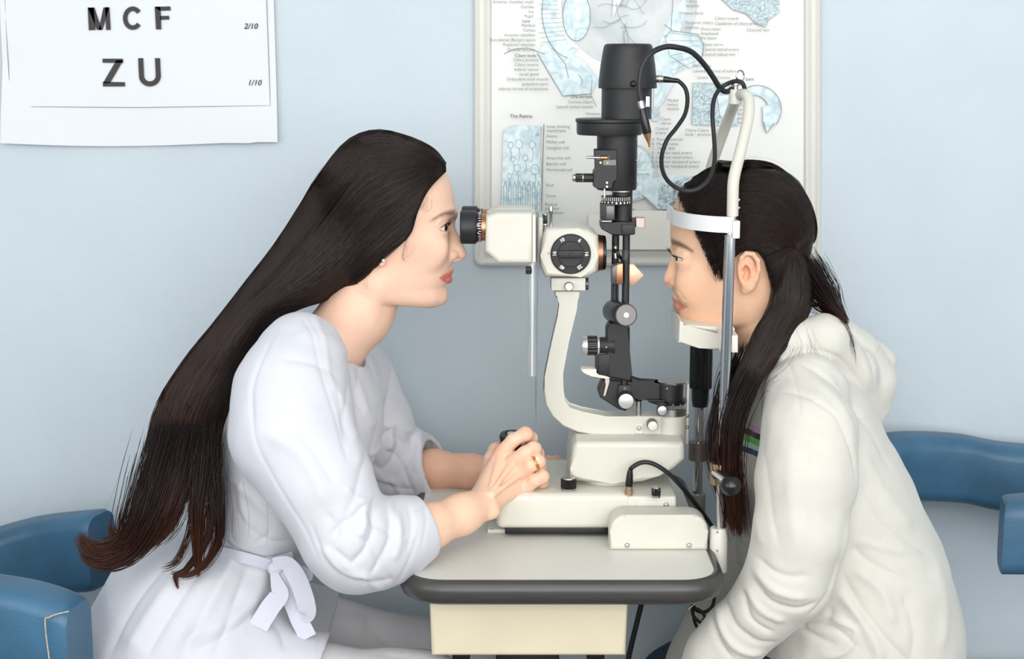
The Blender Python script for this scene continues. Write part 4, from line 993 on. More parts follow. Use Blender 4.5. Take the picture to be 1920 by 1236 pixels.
def mesh_sdf(f, lo, hi, h, block=8, slack=1.7):
    """naive surface nets, evaluating only the blocks near the surface"""
    lo = np.array(lo, float); n = np.ceil((np.array(hi) - lo) / h / block).astype(int) * block + 1
    G = np.full(n, 1.0, f32); nb = (n - 1) // block
    c = [lo[i] + (np.arange(nb[i]) + .5) * block * h for i in range(3)]
    C = np.stack(np.meshgrid(*c, indexing='ij'), -1).reshape(-1, 3).astype(f32)
    fc = np.concatenate([f(C[i:i + 200000]) for i in range(0, len(C), 200000)]).reshape(nb)
    act = np.abs(fc) < block * h * 0.87 * slack
    big = np.repeat(np.repeat(np.repeat(np.sign(fc), block, 0), block, 1), block, 2)
    G[:-1, :-1, :-1] = big; G[-1] = 1; G[:, -1] = 1; G[:, :, -1] = 1
    msk = np.zeros(n, bool)
    for bi, bj, bk in np.argwhere(act):
        msk[bi * block:bi * block + block + 1, bj * block:bj * block + block + 1, bk * block:bk * block + block + 1] = True
    idx = np.argwhere(msk); Q = (lo + idx * h).astype(f32)
    vals = np.concatenate([f(Q[i:i + 250000]) for i in range(0, len(Q), 250000)])
    G[msk] = vals
    S = G < 0
    cnt = np.zeros(np.array(n) - 1, np.int8)
    for dx in (0, 1):
        for dy in (0, 1):
            for dz in (0, 1):
                cnt += S[dx:n[0] - 1 + dx, dy:n[1] - 1 + dy, dz:n[2] - 1 + dz]
    cell = (cnt > 0) & (cnt < 8); ci = np.argwhere(cell); vid = np.full(cell.shape, -1, np.int64); vid[cell] = np.arange(len(ci))
    acc = np.zeros((len(ci), 3)); wt = np.zeros(len(ci))
    cor = [(a, b, c_) for a in (0, 1) for b in (0, 1) for c_ in (0, 1)]
    for a in cor:
        for ax in range(3):
            if a[ax]: continue
            b = list(a); b[ax] = 1
            va = G[ci[:, 0] + a[0], ci[:, 1] + a[1], ci[:, 2] + a[2]]; vb = G[ci[:, 0] + b[0], ci[:, 1] + b[1], ci[:, 2] + b[2]]
            m = (va < 0) != (vb < 0); t = np.where(m, va / np.where(m, va - vb, 1), 0)
            p = np.tile(np.array(a, float), (len(ci), 1)); p[:, ax] += t
            acc += p * m[:, None]; wt += m
    V = lo + (ci + acc / wt[:, None]) * h
    quads = []
    for ax in range(3):
        o1, o2 = (ax + 1) % 3, (ax + 2) % 3
        sl0 = [slice(None)] * 3; sl1 = [slice(None)] * 3
        sl0[ax] = slice(0, n[ax] - 1); sl1[ax] = slice(1, n[ax])
        for o in (o1, o2): sl0[o] = slice(1, n[o] - 1); sl1[o] = slice(1, n[o] - 1)
        A = S[tuple(sl0)]; B = S[tuple(sl1)]
        e = np.argwhere(A != B); inside = A[tuple(e.T)]
        e = e + np.array([0 if i == ax else 1 for i in range(3)])
        def cv(d1, d2):
            q = e.copy(); q[:, o1] -= d1; q[:, o2] -= d2; return vid[tuple(q.T)]
        q = np.stack([cv(1, 1), cv(0, 1), cv(0, 0), cv(1, 0)], 1)
        q[~inside] = q[~inside][:, ::-1]; quads.append(q)
    return V, np.concatenate(quads)
def relax(V, Fq, it=2, lam=0.4):
    for _ in range(it):
        s = np.zeros_like(V); c = np.zeros(len(V))
        for a, b in ((0, 1), (1, 2), (2, 3), (3, 0)):
            np.add.at(s, Fq[:, a], V[Fq[:, b]]); np.add.at(c, Fq[:, a], 1); np.add.at(s, Fq[:, b], V[Fq[:, a]]); np.add.at(c, Fq[:, b], 1)
        V = V + lam * (s / np.maximum(c, 1)[:, None] - V)
    return V
def normals(V, Fq):
    n = np.cross(V[Fq[:, 2]] - V[Fq[:, 0]], V[Fq[:, 3]] - V[Fq[:, 1]]); N = np.zeros_like(V)
    for k in range(4): np.add.at(N, Fq[:, k], n)
    return N / np.maximum(np.linalg.norm(N, axis=1), 1e-12)[:, None]
def np_mesh(name, V, Fq):
    me = bpy.data.meshes.new(name); me.vertices.add(len(V)); me.vertices.foreach_set('co', V.astype(f32).ravel())
    k = Fq.shape[1]; me.loops.add(Fq.size); me.loops.foreach_set('vertex_index', Fq.ravel().astype(np.int32))
    me.polygons.add(len(Fq)); me.polygons.foreach_set('loop_start', np.arange(0, Fq.size, k, dtype=np.int32))
    me.update(calc_edges=True); me.validate(); return me
def set_col(me, C):
    a = me.color_attributes.new('tone', 'FLOAT_COLOR', 'POINT')
    a.data.foreach_set('color', np.concatenate([C, np.ones((len(C), 1))], 1).astype(f32).ravel())
def sculpt(V, Fq, strokes, side=-1, ws=1.0, ds=1.0):
    """carve folds: stroke = (pixel points (px,py), y plane used to place them, width px, depth m [, profile]); acts on the side facing side*y"""
    N = normals(V, Fq); D = np.zeros(len(V)); face = np.clip(N[:, 1] * side * 2.5 + .6, 0, 1)
    for st in strokes:
        pts, y, wd, dp = st[:4]; mode = st[4] if len(st) > 4 else 'v'; side_only = st[5] if len(st) > 5 else True
        L = [P(a, b, y) for a, b in pts]; L = [np.array((q.x, q.z)) for q in L]; L = catmull([(a[0], a[1]) for a in L], 4) if len(L) > 2 else L
        w = wd * ws * M(y, 800); dp = dp * ds; best = np.full(len(V), 1e9); sgn = np.zeros(len(V)); tt = np.zeros(len(V)); tot = len(L) - 1
        lo = np.min(L, 0) - 4 * w; hi = np.max(L, 0) + 4 * w
        ii = np.where((V[:, 0] > lo[0]) & (V[:, 0] < hi[0]) & (V[:, 2] > lo[1]) & (V[:, 2] < hi[1]))[0]
        if not len(ii): continue
        X = V[ii][:, [0, 2]]; bd = np.full(len(ii), 1e9); sg = np.zeros(len(ii)); tp = np.zeros(len(ii))
        for i, (a, b) in enumerate(zip(L[:-1], L[1:])):
            a = np.array(a); e = np.array(b) - a; t = np.clip(((X - a) @ e) / max(e @ e, 1e-12), 0, 1); r = X - a - t[:, None] * e; d = np.hypot(r[:, 0], r[:, 1])
            m = d < bd; bd[m] = d[m]; sg[m] = np.sign(e[0] * r[:, 1] - e[1] * r[:, 0])[m]; tp[m] = ((i + t) / tot)[m]
        taper = np.clip(np.minimum(tp, 1 - tp) * 5 + .15, 0, 1) if mode != 'full' else 1
        x = bd / w
        if mode == 's':   # overlap step: raised on the left of the stroke, sunk on the right
            g = sg * x * np.exp(-x * x * 1.2) * 1.6
        elif mode == 'fold':   # sharp valley with a soft ridge beside it
            g = -np.exp(-(x * 1.6) ** 2) + .7 * np.exp(-((x - 1.5) * 1.3) ** 2)
        else: g = np.exp(-x * x) if dp > 0 else .45 * np.exp(-x * x) + .55 * np.exp(-np.abs(x) * 2.2)
        D[ii] += dp * g * taper * (face[ii] if side_only else 1)
    return V + N * D[:, None]
def vnoise(X, seed, scale):
    """cheap smooth value noise built from sines"""
    r = np.random.RandomState(seed); out = np.zeros(len(X))
    for _ in range(7):
        k = r.normal(size=3) * scale; out += np.sin(X @ k + r.uniform(0, 6.28))
    return out / 7
class SurfMap:
    """nearest surface depth seen from +-y, for laying hair on a form"""
    def __init__(self, V, Fq, side=-1, h=0.004):
        C = V[Fq].mean(1); A = np.concatenate([V, C]); self.side = side; self.h = h
        self.lo = A[:, [0, 2]].min(0) - h; n = ((A[:, [0, 2]].max(0) + h - self.lo) / h).astype(int) + 2
        i = ((A[:, [0, 2]] - self.lo) / h).round().astype(int); g = np.full(n, np.nan); key = A[:, 1] * side
        o = np.argsort(key); g[i[o, 0], i[o, 1]] = A[o, 1]
        for _ in range(14):   # grow outwards so strands near the outline stay defined
            nanm = np.isnan(g)
            if not nanm.any(): break
            s = np.zeros_like(g); c = np.zeros_like(g)
            for dx, dz in ((1, 0), (-1, 0), (0, 1), (0, -1), (1, 1), (-1, -1), (1, -1), (-1, 1)):
                r = np.roll(np.roll(g, dx, 0), dz, 1); ok = ~np.isnan(r); s[ok] += r[ok]; c[ok] += 1
            f = nanm & (c > 0); g[f] = s[f] / c[f]
        g[np.isnan(g)] = np.nanmean(g); self.g = g
    def y(self, x, z):
        fx = np.clip((np.asarray(x) - self.lo[0]) / self.h, 0, self.g.shape[0] - 1.001); fz = np.clip((np.asarray(z) - self.lo[1]) / self.h, 0, self.g.shape[1] - 1.001)
        i = fx.astype(int); j = fz.astype(int); a = fx - i; b = fz - j; g = self.g
        return g[i, j] * (1 - a) * (1 - b) + g[i + 1, j] * a * (1 - b) + g[i, j + 1] * (1 - a) * b + g[i + 1, j + 1] * a * b
def strands_mesh(paths, radii, seg=3):
    """paths: (N,K,3); radii: (N,K) -> verts, quads"""
    N, K, _ = paths.shape
    T = np.gradient(paths, axis=1); T /= np.maximum(np.linalg.norm(T, axis=2, keepdims=True), 1e-9)
    ref = np.zeros_like(T); ref[..., 1] = 1.0
    U = np.cross(T, ref); U /= np.maximum(np.linalg.norm(U, axis=2, keepdims=True), 1e-6); W = np.cross(T, U)
    rings = []
    for k in range(seg):
        a = 2 * PI * k / seg; rings.append(paths + (U * math.cos(a) + W * math.sin(a)) * radii[..., None])
    V = np.stack(rings, 2).reshape(-1, 3)
    base = (np.arange(N)[:, None, None] * K + np.arange(K - 1)[None, :, None]) * seg + np.arange(seg)[None, None, :]
    nx = (np.arange(N)[:, None, None] * K + np.arange(K - 1)[None, :, None]) * seg + ((np.arange(seg) + 1) % seg)[None, None, :]
    Fq = np.stack([base, nx, nx + seg, base + seg], -1).reshape(-1, 4)
    return V, Fq
def add_obj(name, parts, m, parent, cols=None, **props):
    """join several (V,F[,C]) chunks into one mesh object"""
    off = 0; Vs = []; Fs = []; Cs = []
    for p in parts: Vs.append(p[0]); Fs.append(p[1] + off); off += len(p[0]); Cs.append(p[2] if len(p) > 2 else np.ones((len(p[0]), 3)))
    me = np_mesh(name, np.concatenate(Vs), np.concatenate(Fs))
    if len(me.vertices) == off: set_col(me, np.concatenate(Cs))
    o = link_mesh(name, me, m, parent, smooth=True, angle=None, **props); return o
def lin(r, g, b): return np.array(srgb(r, g, b)[:3])
def paint(C, w, col): return C * (1 - w[:, None]) + np.array(col)[None] * w[:, None]
def gpx(V, px, py, rx, ry, y, side=None, soft=1.0):
    """soft ellipse mask placed on the skin (x,z), optionally only on one side of the midline"""
    c = P(px, py, y); m = M(y, py); d = ((V[:, 0] - c.x) / (rx * m)) ** 2 + ((V[:, 2] - c.z) / (ry * m)) ** 2
    return np.exp(-d * soft)

SKIN = mat('skin_fair', (1, 1, 1, 1), 0.46, sss=0.12, attr='tone', noise=0.025, nscale=90, bump=0.10, bscale=700, spec=0.4)
HAIR = mat('hair_dark_brown', (1, 1, 1, 1), 0.4, attr='tone', spec=0.25)
EYEW = mat('eye_white', (1, 1, 1, 1), 0.12, attr='tone', coat=0.6)
COATM = mat('white_cotton', srgb(206, 207, 215), 0.75, bump=0.12, bscale=900, noise=0.012, nscale=12, sheen=0.15)
HOODM = mat('offwhite_fleece', srgb(206, 204, 196), 0.85, bump=0.2, bscale=500, noise=0.02, nscale=60, sheen=0.25)
def eyeball(name, c, gaze, r, parent, iris=(58, 38, 28)):
    """eyeball with white, iris and pupil as surface tones"""
    bm = bmesh.new(); bmesh.ops.create_uvsphere(bm, u_segments=96, v_segments=64, radius=r)
    g = Vector(gaze).normalized(); q = Vector((0, 0, 1)).rotation_difference(g)
    cols = []
    for v in bm.verts:
        a = math.acos(max(-1, min(1, v.co.z / r)))
        k = r * (1 + .05 * math.exp(-(a / .38) ** 2)); v.co = v.co.normalized() * k
        if a < .20: c_ = lin(8, 7, 7)
        elif a < .47: c_ = lin(*iris) * (1.0 - .5 * (a > .42))
        else: c_ = lin(222, 214, 208)
        cols.append(c_)
    for v in bm.verts: v.co = Vector(c) + (q @ v.co)
    me = bpy.data.meshes.new(name); bm.to_mesh(me); bm.free(); set_col(me, np.array(cols))
    return link_mesh(name, me, EYEW, parent, smooth=True, angle=None)
def carve_eye(d, Q, c, r, s, med, lat, up, dn, tilt=0.0):
    """open the lids in front of an eyeball: azimuth limits med/lat (deg, lateral positive away from midline)"""
    v = Q - V3(c); R = np.linalg.norm(v, axis=1); side = -1 if c[1] < YC else 1
    az = np.degrees(np.arctan2(v[:, 1] * side, v[:, 0] * s)); el = np.degrees(np.arctan2(v[:, 2], np.hypot(v[:, 0], v[:, 1])))
    u = (az - med) / (lat - med); inside = np.clip(u, 0, 1); w = np.clip(np.sin(np.pi * inside ** .85), 0, 1) ** .75
    el = el - tilt * (u - .5)
    de = np.maximum(el - up * w, -(el - dn * w * -1) if False else (dn * w * -1 - el))
    daz = np.maximum(med - az, az - lat)
    g = np.maximum(np.maximum(de, daz) * math.pi / 180 * r, np.maximum(r * .9 - R, R - r * 1.9))
    return smax(d, -g, 0.0012)
# ================================================================== the woman in the white coat
WO = thing('person', 'woman with very long dark hair in a white coat leaning to look into the eyepiece', 'person', P(400, 1230, YC))
hw = Head([(262, 700, 720, 745, .014), (267, 672, 718, 772, .034), (280, 662, 715, 800, .050), (300, 643, 714, 822, .062), (318, 630, 714, 833.5, .068), (343, 617, 714, 845, .073),
           (375, 608, 716, 851.5, .075), (395, 606, 718, 853, .0745), (411, 607, 720, 848.5, .073), (430, 606, 722, 845, .0715), (450, 615, 724, 844.5, .0695), (470, 628, 726, 845.5, .0665),
           (488, 640, 728, 847.5, .062), (500, 652, 729, 845.5, .0600), (515, 660, 730, 843, .0575), (530, 672, 732, 838, .0540), (537, 676, 734, 835.5, .0520), (548, 692, 742, 836, .0485),
           (558, 712, 752, 835, .0435), (566, 738, 765, 831, .036), (571, 764, 785, 825, .0275), (574.5, 792, 806, 817, .014)], 1, YC, 2.32)
WN = YC - .0315
def WP(px, py, dy): q = P(px, py, YC - abs(dy)); return Vector((q.x, YC + dy, q.z))
ew = [WP(822.5, 427, sy * .0315) for sy in (-1, 1)]
ER = .0118
def mm_(px, py, y=YC): return P(px, py, y)
def w_head(Q):
    d = hw.d(Q)
    # cheek bones, brow, sockets
    for sy in (-1, 1):
        d = smin(d, s_ell(Q, WP(805, 464, sy * .0415), (.022, .010, .020)), .022)
        d = smax(d, -s_ell(Q, WP(847, 421, sy * .028), (.0080, .014, .0080)), .010)
        d = smin(d, s_chain(Q, [(*mm_(845.5, 400), .0058)[:1] + (YC + sy * .004,) + (mm_(845, 401).z, .0054), (mm_(841.5, 399).x, YC + sy * .022, mm_(842, 398).z, .0046), (mm_(823, 402).x, YC + sy * .043, mm_(828, 403).z, .004)]), .012)
        e = ew[0 if sy < 0 else 1]
        d = smin(d, s_ell(Q, e, (.0136, .0138, .0132)), .005)
        d = carve_eye(d, Q, e, .0120, 1, -34, 84, 25, 20, -6)
    # nose
    nose = s_chain(Q, [(mm_(844, 408).x, YC, mm_(844, 408).z, .0052), (mm_(845.5, 430).x, YC, mm_(845, 430).z, .0050), (mm_(855, 449).x, YC, mm_(855, 449).z, .0058), (mm_(865.3, 474).x, YC, mm_(865, 476).z, .0073)], .004)
    nb = s_chain(Q, [(mm_(838, 430).x, YC, mm_(838, 430).z, .006), (mm_(846, 462).x, YC, mm_(846, 462).z, .0095), (mm_(852, 476).x, YC, mm_(852, 476).z, .0095)], .004)
    nose = smin(nose, nb, .008)
    for sy in (-1, 1):
        wing = s_ell(Q, WP(846.5, 478.5, sy * .0105), (.0085, .0052, .0068))
        nose = smin(nose, wing, .004)
    nose = smin(nose, s_chain(Q, [(mm_(862, 483).x, YC, mm_(862, 482.5).z, .0034), (mm_(849, 487).x, YC, mm_(849, 487).z, .0036)]), .004)
    d = smin(d, nose, .006)
    for sy in (-1, 1):
        d = smax(d, -s_ell(Q, WP(857.5, 487.5, sy * .0062), (.0062, .0026, .0030)), .002)
    # lips
    up = s_chain(Q, [(mm_(828, 514).x, YC - .024, mm_(828, 514).z, .0016), (mm_(839.5, 510.5).x, YC - .013, mm_(839, 510.5).z, .0036), (mm_(843.6, 508.5).x, YC - .003, mm_(843, 508.5).z, .0043),
                     (mm_(843.6, 508.5).x, YC + .003, mm_(843, 508.5).z, .0043), (mm_(839.5, 510.5).x, YC + .013, mm_(839, 510.5).z, .0036), (mm_(828, 514).x, YC + .024, mm_(828, 514).z, .0016)], .002)
    lw = s_chain(Q, [(mm_(828, 515.5).x, YC - .023, mm_(828, 516).z, .0016), (mm_(837.5, 522).x, YC - .013, mm_(837, 522).z, .0044), (mm_(841.3, 523.5).x, YC - .003, mm_(842, 523.5).z, .0050),
                     (mm_(841.3, 523.5).x, YC + .003, mm_(842, 523.5).z, .0050), (mm_(837.5, 522).x, YC + .013, mm_(837, 522).z, .0044), (mm_(828, 515.5).x, YC + .023, mm_(828, 516).z, .0016)], .002)
    d = smin(d, up, .0035); d = smin(d, lw, .0035)
    mouth = s_chain(Q, [(mm_(826, 515).x, YC - .026, mm_(826, 515).z, .0007), (mm_(841, 516).x, YC - .015, mm_(841, 516).z, .0009), (mm_(850, 516.4).x, YC, mm_(849, 516.4).z, .0009), (mm_(841, 516).x, YC + .015, mm_(841, 516).z, .0009), (mm_(826, 515).x, YC + .026, mm_(826, 515).z, .0007)])
    d = smax(d, -mouth, .0016)
    d = smin(d, s_ell(Q, mm_(826, 556), (.0072, .013, .010)), .012)
    # ear lobes
    for sy in (-1, 1):
        d = smin(d, s_ell(Q, WP(715.5, 487, sy * .0685), (.0062, .0042, .0100)), .003)
    return d
neckw = [(P(700, 520, YC).x, P(700, 520, YC).z, .046, YC, .052), (P(671, 586, YC).x, P(671, 586, YC).z, .046, YC, .052), (P(618, 650, YC).x, P(618, 650, YC).z, .045, YC, .064), (P(580, 730, YC).x, P(580, 730, YC).z, .066, YC, .11)]
def w_neck(Q):
    d = s_echain(Q, neckw, 2.0, .02)
    # neck tendon
    t = s_chain(Q, [(P(712, 530, YC).x, YC - .046, P(712, 530, YC).z, .010), (P(690, 590, YC).x, YC - .038, P(690, 590, YC).z, .010), (P(668, 650, YC).x, YC - .018, P(664, 655, YC).z, .007)])
    return smin(d, t, .014)
def w_skin(Q): return smin(w_head(Q), w_neck(Q), .018)
b0, b1 = P(560, 800, YC), P(890, 245, YC)
V, Fq = mesh_sdf(w_skin, (b0.x, YC - .125, b0.z), (b1.x, YC + .125, b1.z), .00145)
V = relax(V, Fq, 1, .3)
V = sculpt(V, Fq, [([(813, 421), (822, 411), (834, 407), (842, 409)], YC - .035, 2.2, -.0009), ([(843, 488), (835, 497), (828, 508)], YC - .03, 4, -.0008), ([(818, 440), (828, 443), (838, 440)], YC - .035, 4, -.0005)])
base = lin(238, 198, 174)
C = np.tile(base, (len(V), 1))
C = paint(C, .35 * gpx(V, 790, 468, 34, 26, YC - .05), lin(236, 170, 146))
C = paint(C, .30 * gpx(V, 866, 478, 12, 10, YC), lin(226, 158, 136))
C = paint(C, .22 * gpx(V, 832, 440, 12, 7, YC - .03), lin(205, 150, 132))
C = paint(C, .30 * gpx(V, 716, 488, 10, 14, YC), lin(232, 160, 136))
# lips: region bounded by a traced outline
lipp = pxz([(825.5, 514.5), (832, 511), (838, 508), (844, 505.5), (848, 504.5), (853, 503), (856, 516), (856, 530), (848, 531), (840, 530.5), (833, 524)], YC)
dl = poly2(V, lipp); side_w = np.clip((V[:, 0] - P(822, 515, YC).x) / .004, 0, 1)
wl = 1 / (1 + np.exp(dl / .0004)); C = paint(C, np.clip(wl, 0, 1) * .92, lin(208, 108, 98))
# brows
for pts, k in (([(809, 411.5), (815, 406), (824, 399), (834, 395), (846, 393), (852, 394), (852, 402), (845, 403.5), (836, 401), (826, 403), (816, 408.5)], .8),):
    db = poly2(V, pxz(pts, YC - .025)); fr = (np.abs(V[:, 1] - YC) > .007)
    C = paint(C, k / (1 + np.exp(db / .0008)) * fr, lin(74, 48, 38))
# lash line
ed = np.minimum(np.linalg.norm(V - V3(ew[0]), axis=1), np.linalg.norm(V - V3(ew[1]), axis=1))
C = paint(C, .75 * np.clip((.0133 - ed) / .0010, 0, 1) * (ed > .0085), lin(90, 52, 44))
woman_parts = [(V, Fq, C)]
SMW = SurfMap(V[(V[:, 1] < YC)], Fq[:0] if False else np.zeros((0, 4), int), -1, .0016) if False else None

# ---------------- hands and forearms
def hand_pts(L): return [(*(P(a, b, y)), r) for a, b, y, r in L]
# near (right) hand, wrapped over the joystick, back towards the camera
H = dict(
    fore=[(735, 1008, -.165, .030), (805, 988, -.135, .0265), (865, 965, -.10, .0235), (905, 945, -.072, .0215)],
    i0=(941, 850, -.012), m0=(963, 866, -.026), r0=(980, 884, -.030), p0=(990, 911, -.026))
def w_hand(Q):
    d = s_chain(Q, hand_pts(H['fore']), .02)
    w = (905, 945, -.068)
    # wrist shape, palm rays
    for a, ra, rb in ((H['i0'], .0165, .0105), (H['m0'], .0170, .0108), (H['r0'], .0170, .0105), (H['p0'], .0160, .0098)):
        d = smin(d, s_cap(Q, P(*w) + Vector((0, .004, 0)), P(*a) + Vector((0, .010, 0)), ra, rb), .010)
    # palm heel and thumb base (far side)
    d = smin(d, s_chain(Q, hand_pts([(912, 930, -.045, .017), (921, 893, -.010, .016), (925, 862, .018, .0128)])), .014)
    d = smin(d, s_chain(Q, hand_pts([(955, 905, -.012, .018), (960, 890, .0, .015)])), .010)
    # bony ulna
    d = smin(d, s_ell(Q, P(922, 960, -.082), (.010, .008, .009)), .010)
    fingers = [
        [(941, 850, -.012, .0108), (962, 826, -.014, .0095), (985, 814, -.012, .0094), (996, 822, .004, .0090), (996, 836, .022, .0084), (986, 842, .036, .0076)],
        [(963, 866, -.026, .0110), (984, 850, -.032, .0096), (1001, 842, -.030, .0095), (1008, 851, -.012, .0090), (1004, 862, .010, .0084), (990, 866, .024, .0076)],
        [(980, 884, -.030, .0106), (996, 872, -.038, .0096), (1009, 866, -.036, .0094), (1012, 877, -.018, .0088), (1008, 886, .004, .0082), (992, 888, .018, .0074)],
        [(990, 911, -.026, .0098), (1004, 900, -.034, .0088), (1016, 894, -.032, .0086), (1017, 904, -.016, .0080), (1008, 912, .0, .0074)]]
    fd = None
    for L in fingers:
        q = s_chain(Q, hand_pts(L), .003)
        # knuckle bump
        q = smin(q, s_ell(Q, P(*L[2][:3]), (.0102, .0102, .0100)), .003)
        fd = q if fd is None else np.minimum(fd, q)
    th = s_chain(Q, hand_pts([(925, 862, .018, .0128), (930, 846, .034, .0112), (945, 838, .046, .0100), (960, 838, .058, .0088)]), .004)
    fd = smin(fd, th, .002)
    d = smin(d, fd, .0045)
    # tendons on the back of the hand
    for a, b in (((917, 925, -.082), H['i0']), ((921, 925, -.086), H['m0']), ((926, 930, -.086), H['r0'])):
        d = smin(d, s_cap(Q, P(*a) + Vector((0, .0035, 0)), P(*b) + Vector((0, -.0015, 0)), .0022, .0048), .005)
    return d
a, b = P(715, 1060, -.165), P(1040, 785, -.165)
V, Fq = mesh_sdf(w_hand, (a.x, -.21, a.z), (b.x + .02, .09, b.z + .03), .0014)
V = relax(V, Fq, 1, .3)
C = np.tile(lin(238, 196, 170), (len(V), 1))
for px, py in ((941, 850), (963, 866), (980, 884), (985, 812), (1003, 842), (1010, 868), (1016, 896), (925, 850)): C = paint(C, .40 * gpx(V, px, py, 11, 9, -.03), lin(226, 158, 134))
woman_parts.append((V, Fq, C))
# far (left) hand resting on the instrument
def w_hand2(Q):
    d = s_chain(Q, hand_pts([(760, 885, .24, .032), (815, 882, .23, .0285), (880, 884, .215, .0235), (945, 886, .205, .0200), (985, 884, .20, .0200)]), .02)
    for a, ra, rb in (((1022, 868, .175), .015, .011), ((1026, 874, .190), .015, .011), ((1024, 879, .208), .014, .010), ((1018, 883, .224), .013, .009)):
        d = smin(d, s_cap(Q, P(985, 884, .20), P(*a), ra, rb), .010)
    fd = None
    for L in ([(1022, 868, .175, .0105), (1042, 866, .170, .0092), (1058, 876, .168, .0084), (1064, 885, .170, .0076)], [(1026, 874, .190, .0105), (1046, 870, .188, .0092), (1064, 878, .186, .0084), (1070, 887, .186, .0076)],
              [(1024, 879, .208, .010), (1044, 876, .208, .009), (1062, 884, .206, .008)], [(1018, 883, .224, .009), (1036, 882, .226, .0082), (1050, 888, .224, .0074)], [(1000, 876, .170, .0115), (1018, 880, .155, .0100), (1036, 887, .150, .0090)]):
        q = s_chain(Q, hand_pts(L), .003); fd = q if fd is None else np.minimum(fd, q)
    return smin(d, fd, .005)
a, b = P(730, 930, .2), P(1085, 835, .2)
V, Fq = mesh_sdf(w_hand2, (a.x, .12, a.z - .02), (b.x + .02, .29, b.z + .02), .0018)
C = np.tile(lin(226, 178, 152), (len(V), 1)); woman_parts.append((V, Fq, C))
# hidden trunk and thighs under the clothes keep the figure whole
def w_trunk(Q):
    d = s_echain(Q, [(P(590, 720, YC).x, P(590, 720, YC).z, .065, YC, .15), (P(530, 860, YC).x, P(530, 860, YC).z, .078, YC, .13), (P(480, 1030, YC).x, P(480, 1030, YC).z, .045, YC, .10), (P(400, 1180, YC).x, P(400, 1180, YC).z, .095, YC, .15)], 2.2, .03)
    return d
a, b = P(240, 1330, YC), P(760, 600, YC)
V, Fq = mesh_sdf(w_trunk, (a.x, -.16, a.z), (b.x, .26, b.z), .006)
woman_parts.append((V, Fq, np.tile(base, (len(V), 1))))
body = add_obj('body', woman_parts, SKIN, WO)
for e in ew:
    eo = eyeball('eye', e, (.93, -.30 if e.y < YC else .0, -.02), ER, body)
# lashes and brow hairs
def hairs(name, roots, dirs, lens, r, col, parent, curl=None):
    K = 5; N = len(roots); t = np.linspace(0, 1, K)[None, :, None]
    Pth = roots[:, None, :] + dirs[:, None, :] * lens[:, None, None] * t
    if curl is not None: Pth = Pth + np.array(curl)[None, None, :] * (t ** 2) * lens[:, None, None]
    R = np.full((N, K), r) * (1.05 - np.linspace(0, 1, K)[None])
    v, f = strands_mesh(Pth, R); return add_obj(name, [(v, f, np.tile(col, (len(v), 1)))], HAIR, parent)
rs = np.random.RandomState(5)
def lash_rows(c, r, s, med, lat, up, parent, n=34, L=.008):
    side = -1 if c[1] < YC else 1; roots = []; dirs = []
    for k in range(n):
        u = (k + .5) / n; az = math.radians(med + (lat - med) * u); el = math.radians(up * math.sin(PI * u ** .85) ** .75)
        d = np.array([math.cos(az) * math.cos(el) * s, math.sin(az) * math.cos(el) * side, math.sin(el)])
        roots.append(np.array(c) + d * r * 1.09); dd = d + np.array([s * .25, side * .1, .0 + rs.uniform(-.1, .1)]); dirs.append(dd / np.linalg.norm(dd))
    return hairs('upper_lashes', np.array(roots), np.array(dirs), rs.uniform(.7, 1, n) * L, .00028, lin(20, 14, 12), parent, (0, 0, .55))
for e in ew: lash_rows(e, .0122, 1, -30, 80, 24, body)
def brow(poly_c, sx, y_side, d_fn, parent, col, n=120, s=1):
    """short hairs following the brow; roots found by marching onto the skin"""
    c = catmull([(a, b) for a, b in poly_c], 6); roots = []; dirs = []
    for k in range(n):
        u = rs.uniform(0, 1); i = u * (len(c) - 1); i0 = int(i); p = np.array(c[i0]) * (1 - (i - i0)) + np.array(c[min(i0 + 1, len(c) - 1)]) * (i - i0)
        w = 3.2 * (1 - .6 * (u)) ; py = p[1] + rs.uniform(-w, w)
        q = P(p[0], py, YC + y_side * .03); o = np.array([q.x, YC + y_side * .11, q.z]); 
        ys = np.linspace(YC + y_side * .10, YC + y_side * .005, 160); pts = np.stack([np.full(160, o[0]), ys, np.full(160, o[2])], 1).astype(f32)
        dd = d_fn(pts); h = np.where(dd < 0)[0]
        if not len(h): continue
        roots.append(pts[h[0]]); dirs.append([-s * rs.uniform(.7, 1), y_side * .35, rs.uniform(-.15, .45) if u < .5 else rs.uniform(-.5, .1)])
    D = np.array(dirs); D /= np.linalg.norm(D, axis=1)[:, None]
    return hairs('eyebrow', np.array(roots), D, rs.uniform(.004, .007, len(roots)), .00022, col, parent)
for sd in (-1, 1): brow([(850, 398), (840, 397.5), (830, 398.5), (820, 404), (811, 410.5)], 1, sd, w_head, body, lin(44, 28, 22), 150, 1)
# ear stud and rings
st = obj('ear_stud', sphere(P(719, 488, YC - .0745), .0024, 16, 10), MT['crystal'], WO)
obj('stud_setting', lathe(P(719, 488, YC - .0725), (0, -1, 0), [(0, -.002), (.0026, -.002), (.0026, .0008), (.002, .0012)], 20), MT['gold'], st)
def ring_at(c, axis, r, t, name, m=None):
    a, u, v = frame(axis); return obj(name, tube([Vector(c) + (u * math.cos(k) + v * math.sin(k)) * r for k in np.linspace(0, 2 * PI, 40, endpoint=False)], t, 10, closed=True), m or MT['gold'], WO)
rc = P(1002.5, 869, -.037); ra_ = P(1009, 866, -.036) - P(996, 872, -.038)
g1 = ring_at(rc, ra_, .0109, .0010, 'ring'); ring_at(rc + ra_.normalized() * .0024, ra_, .0108, .0009, 'ring')
obj('ring_stone', sphere(rc + Vector((0.0035, -.0075, .0085)), .0030, 8, 5), MT['crystal'], g1)

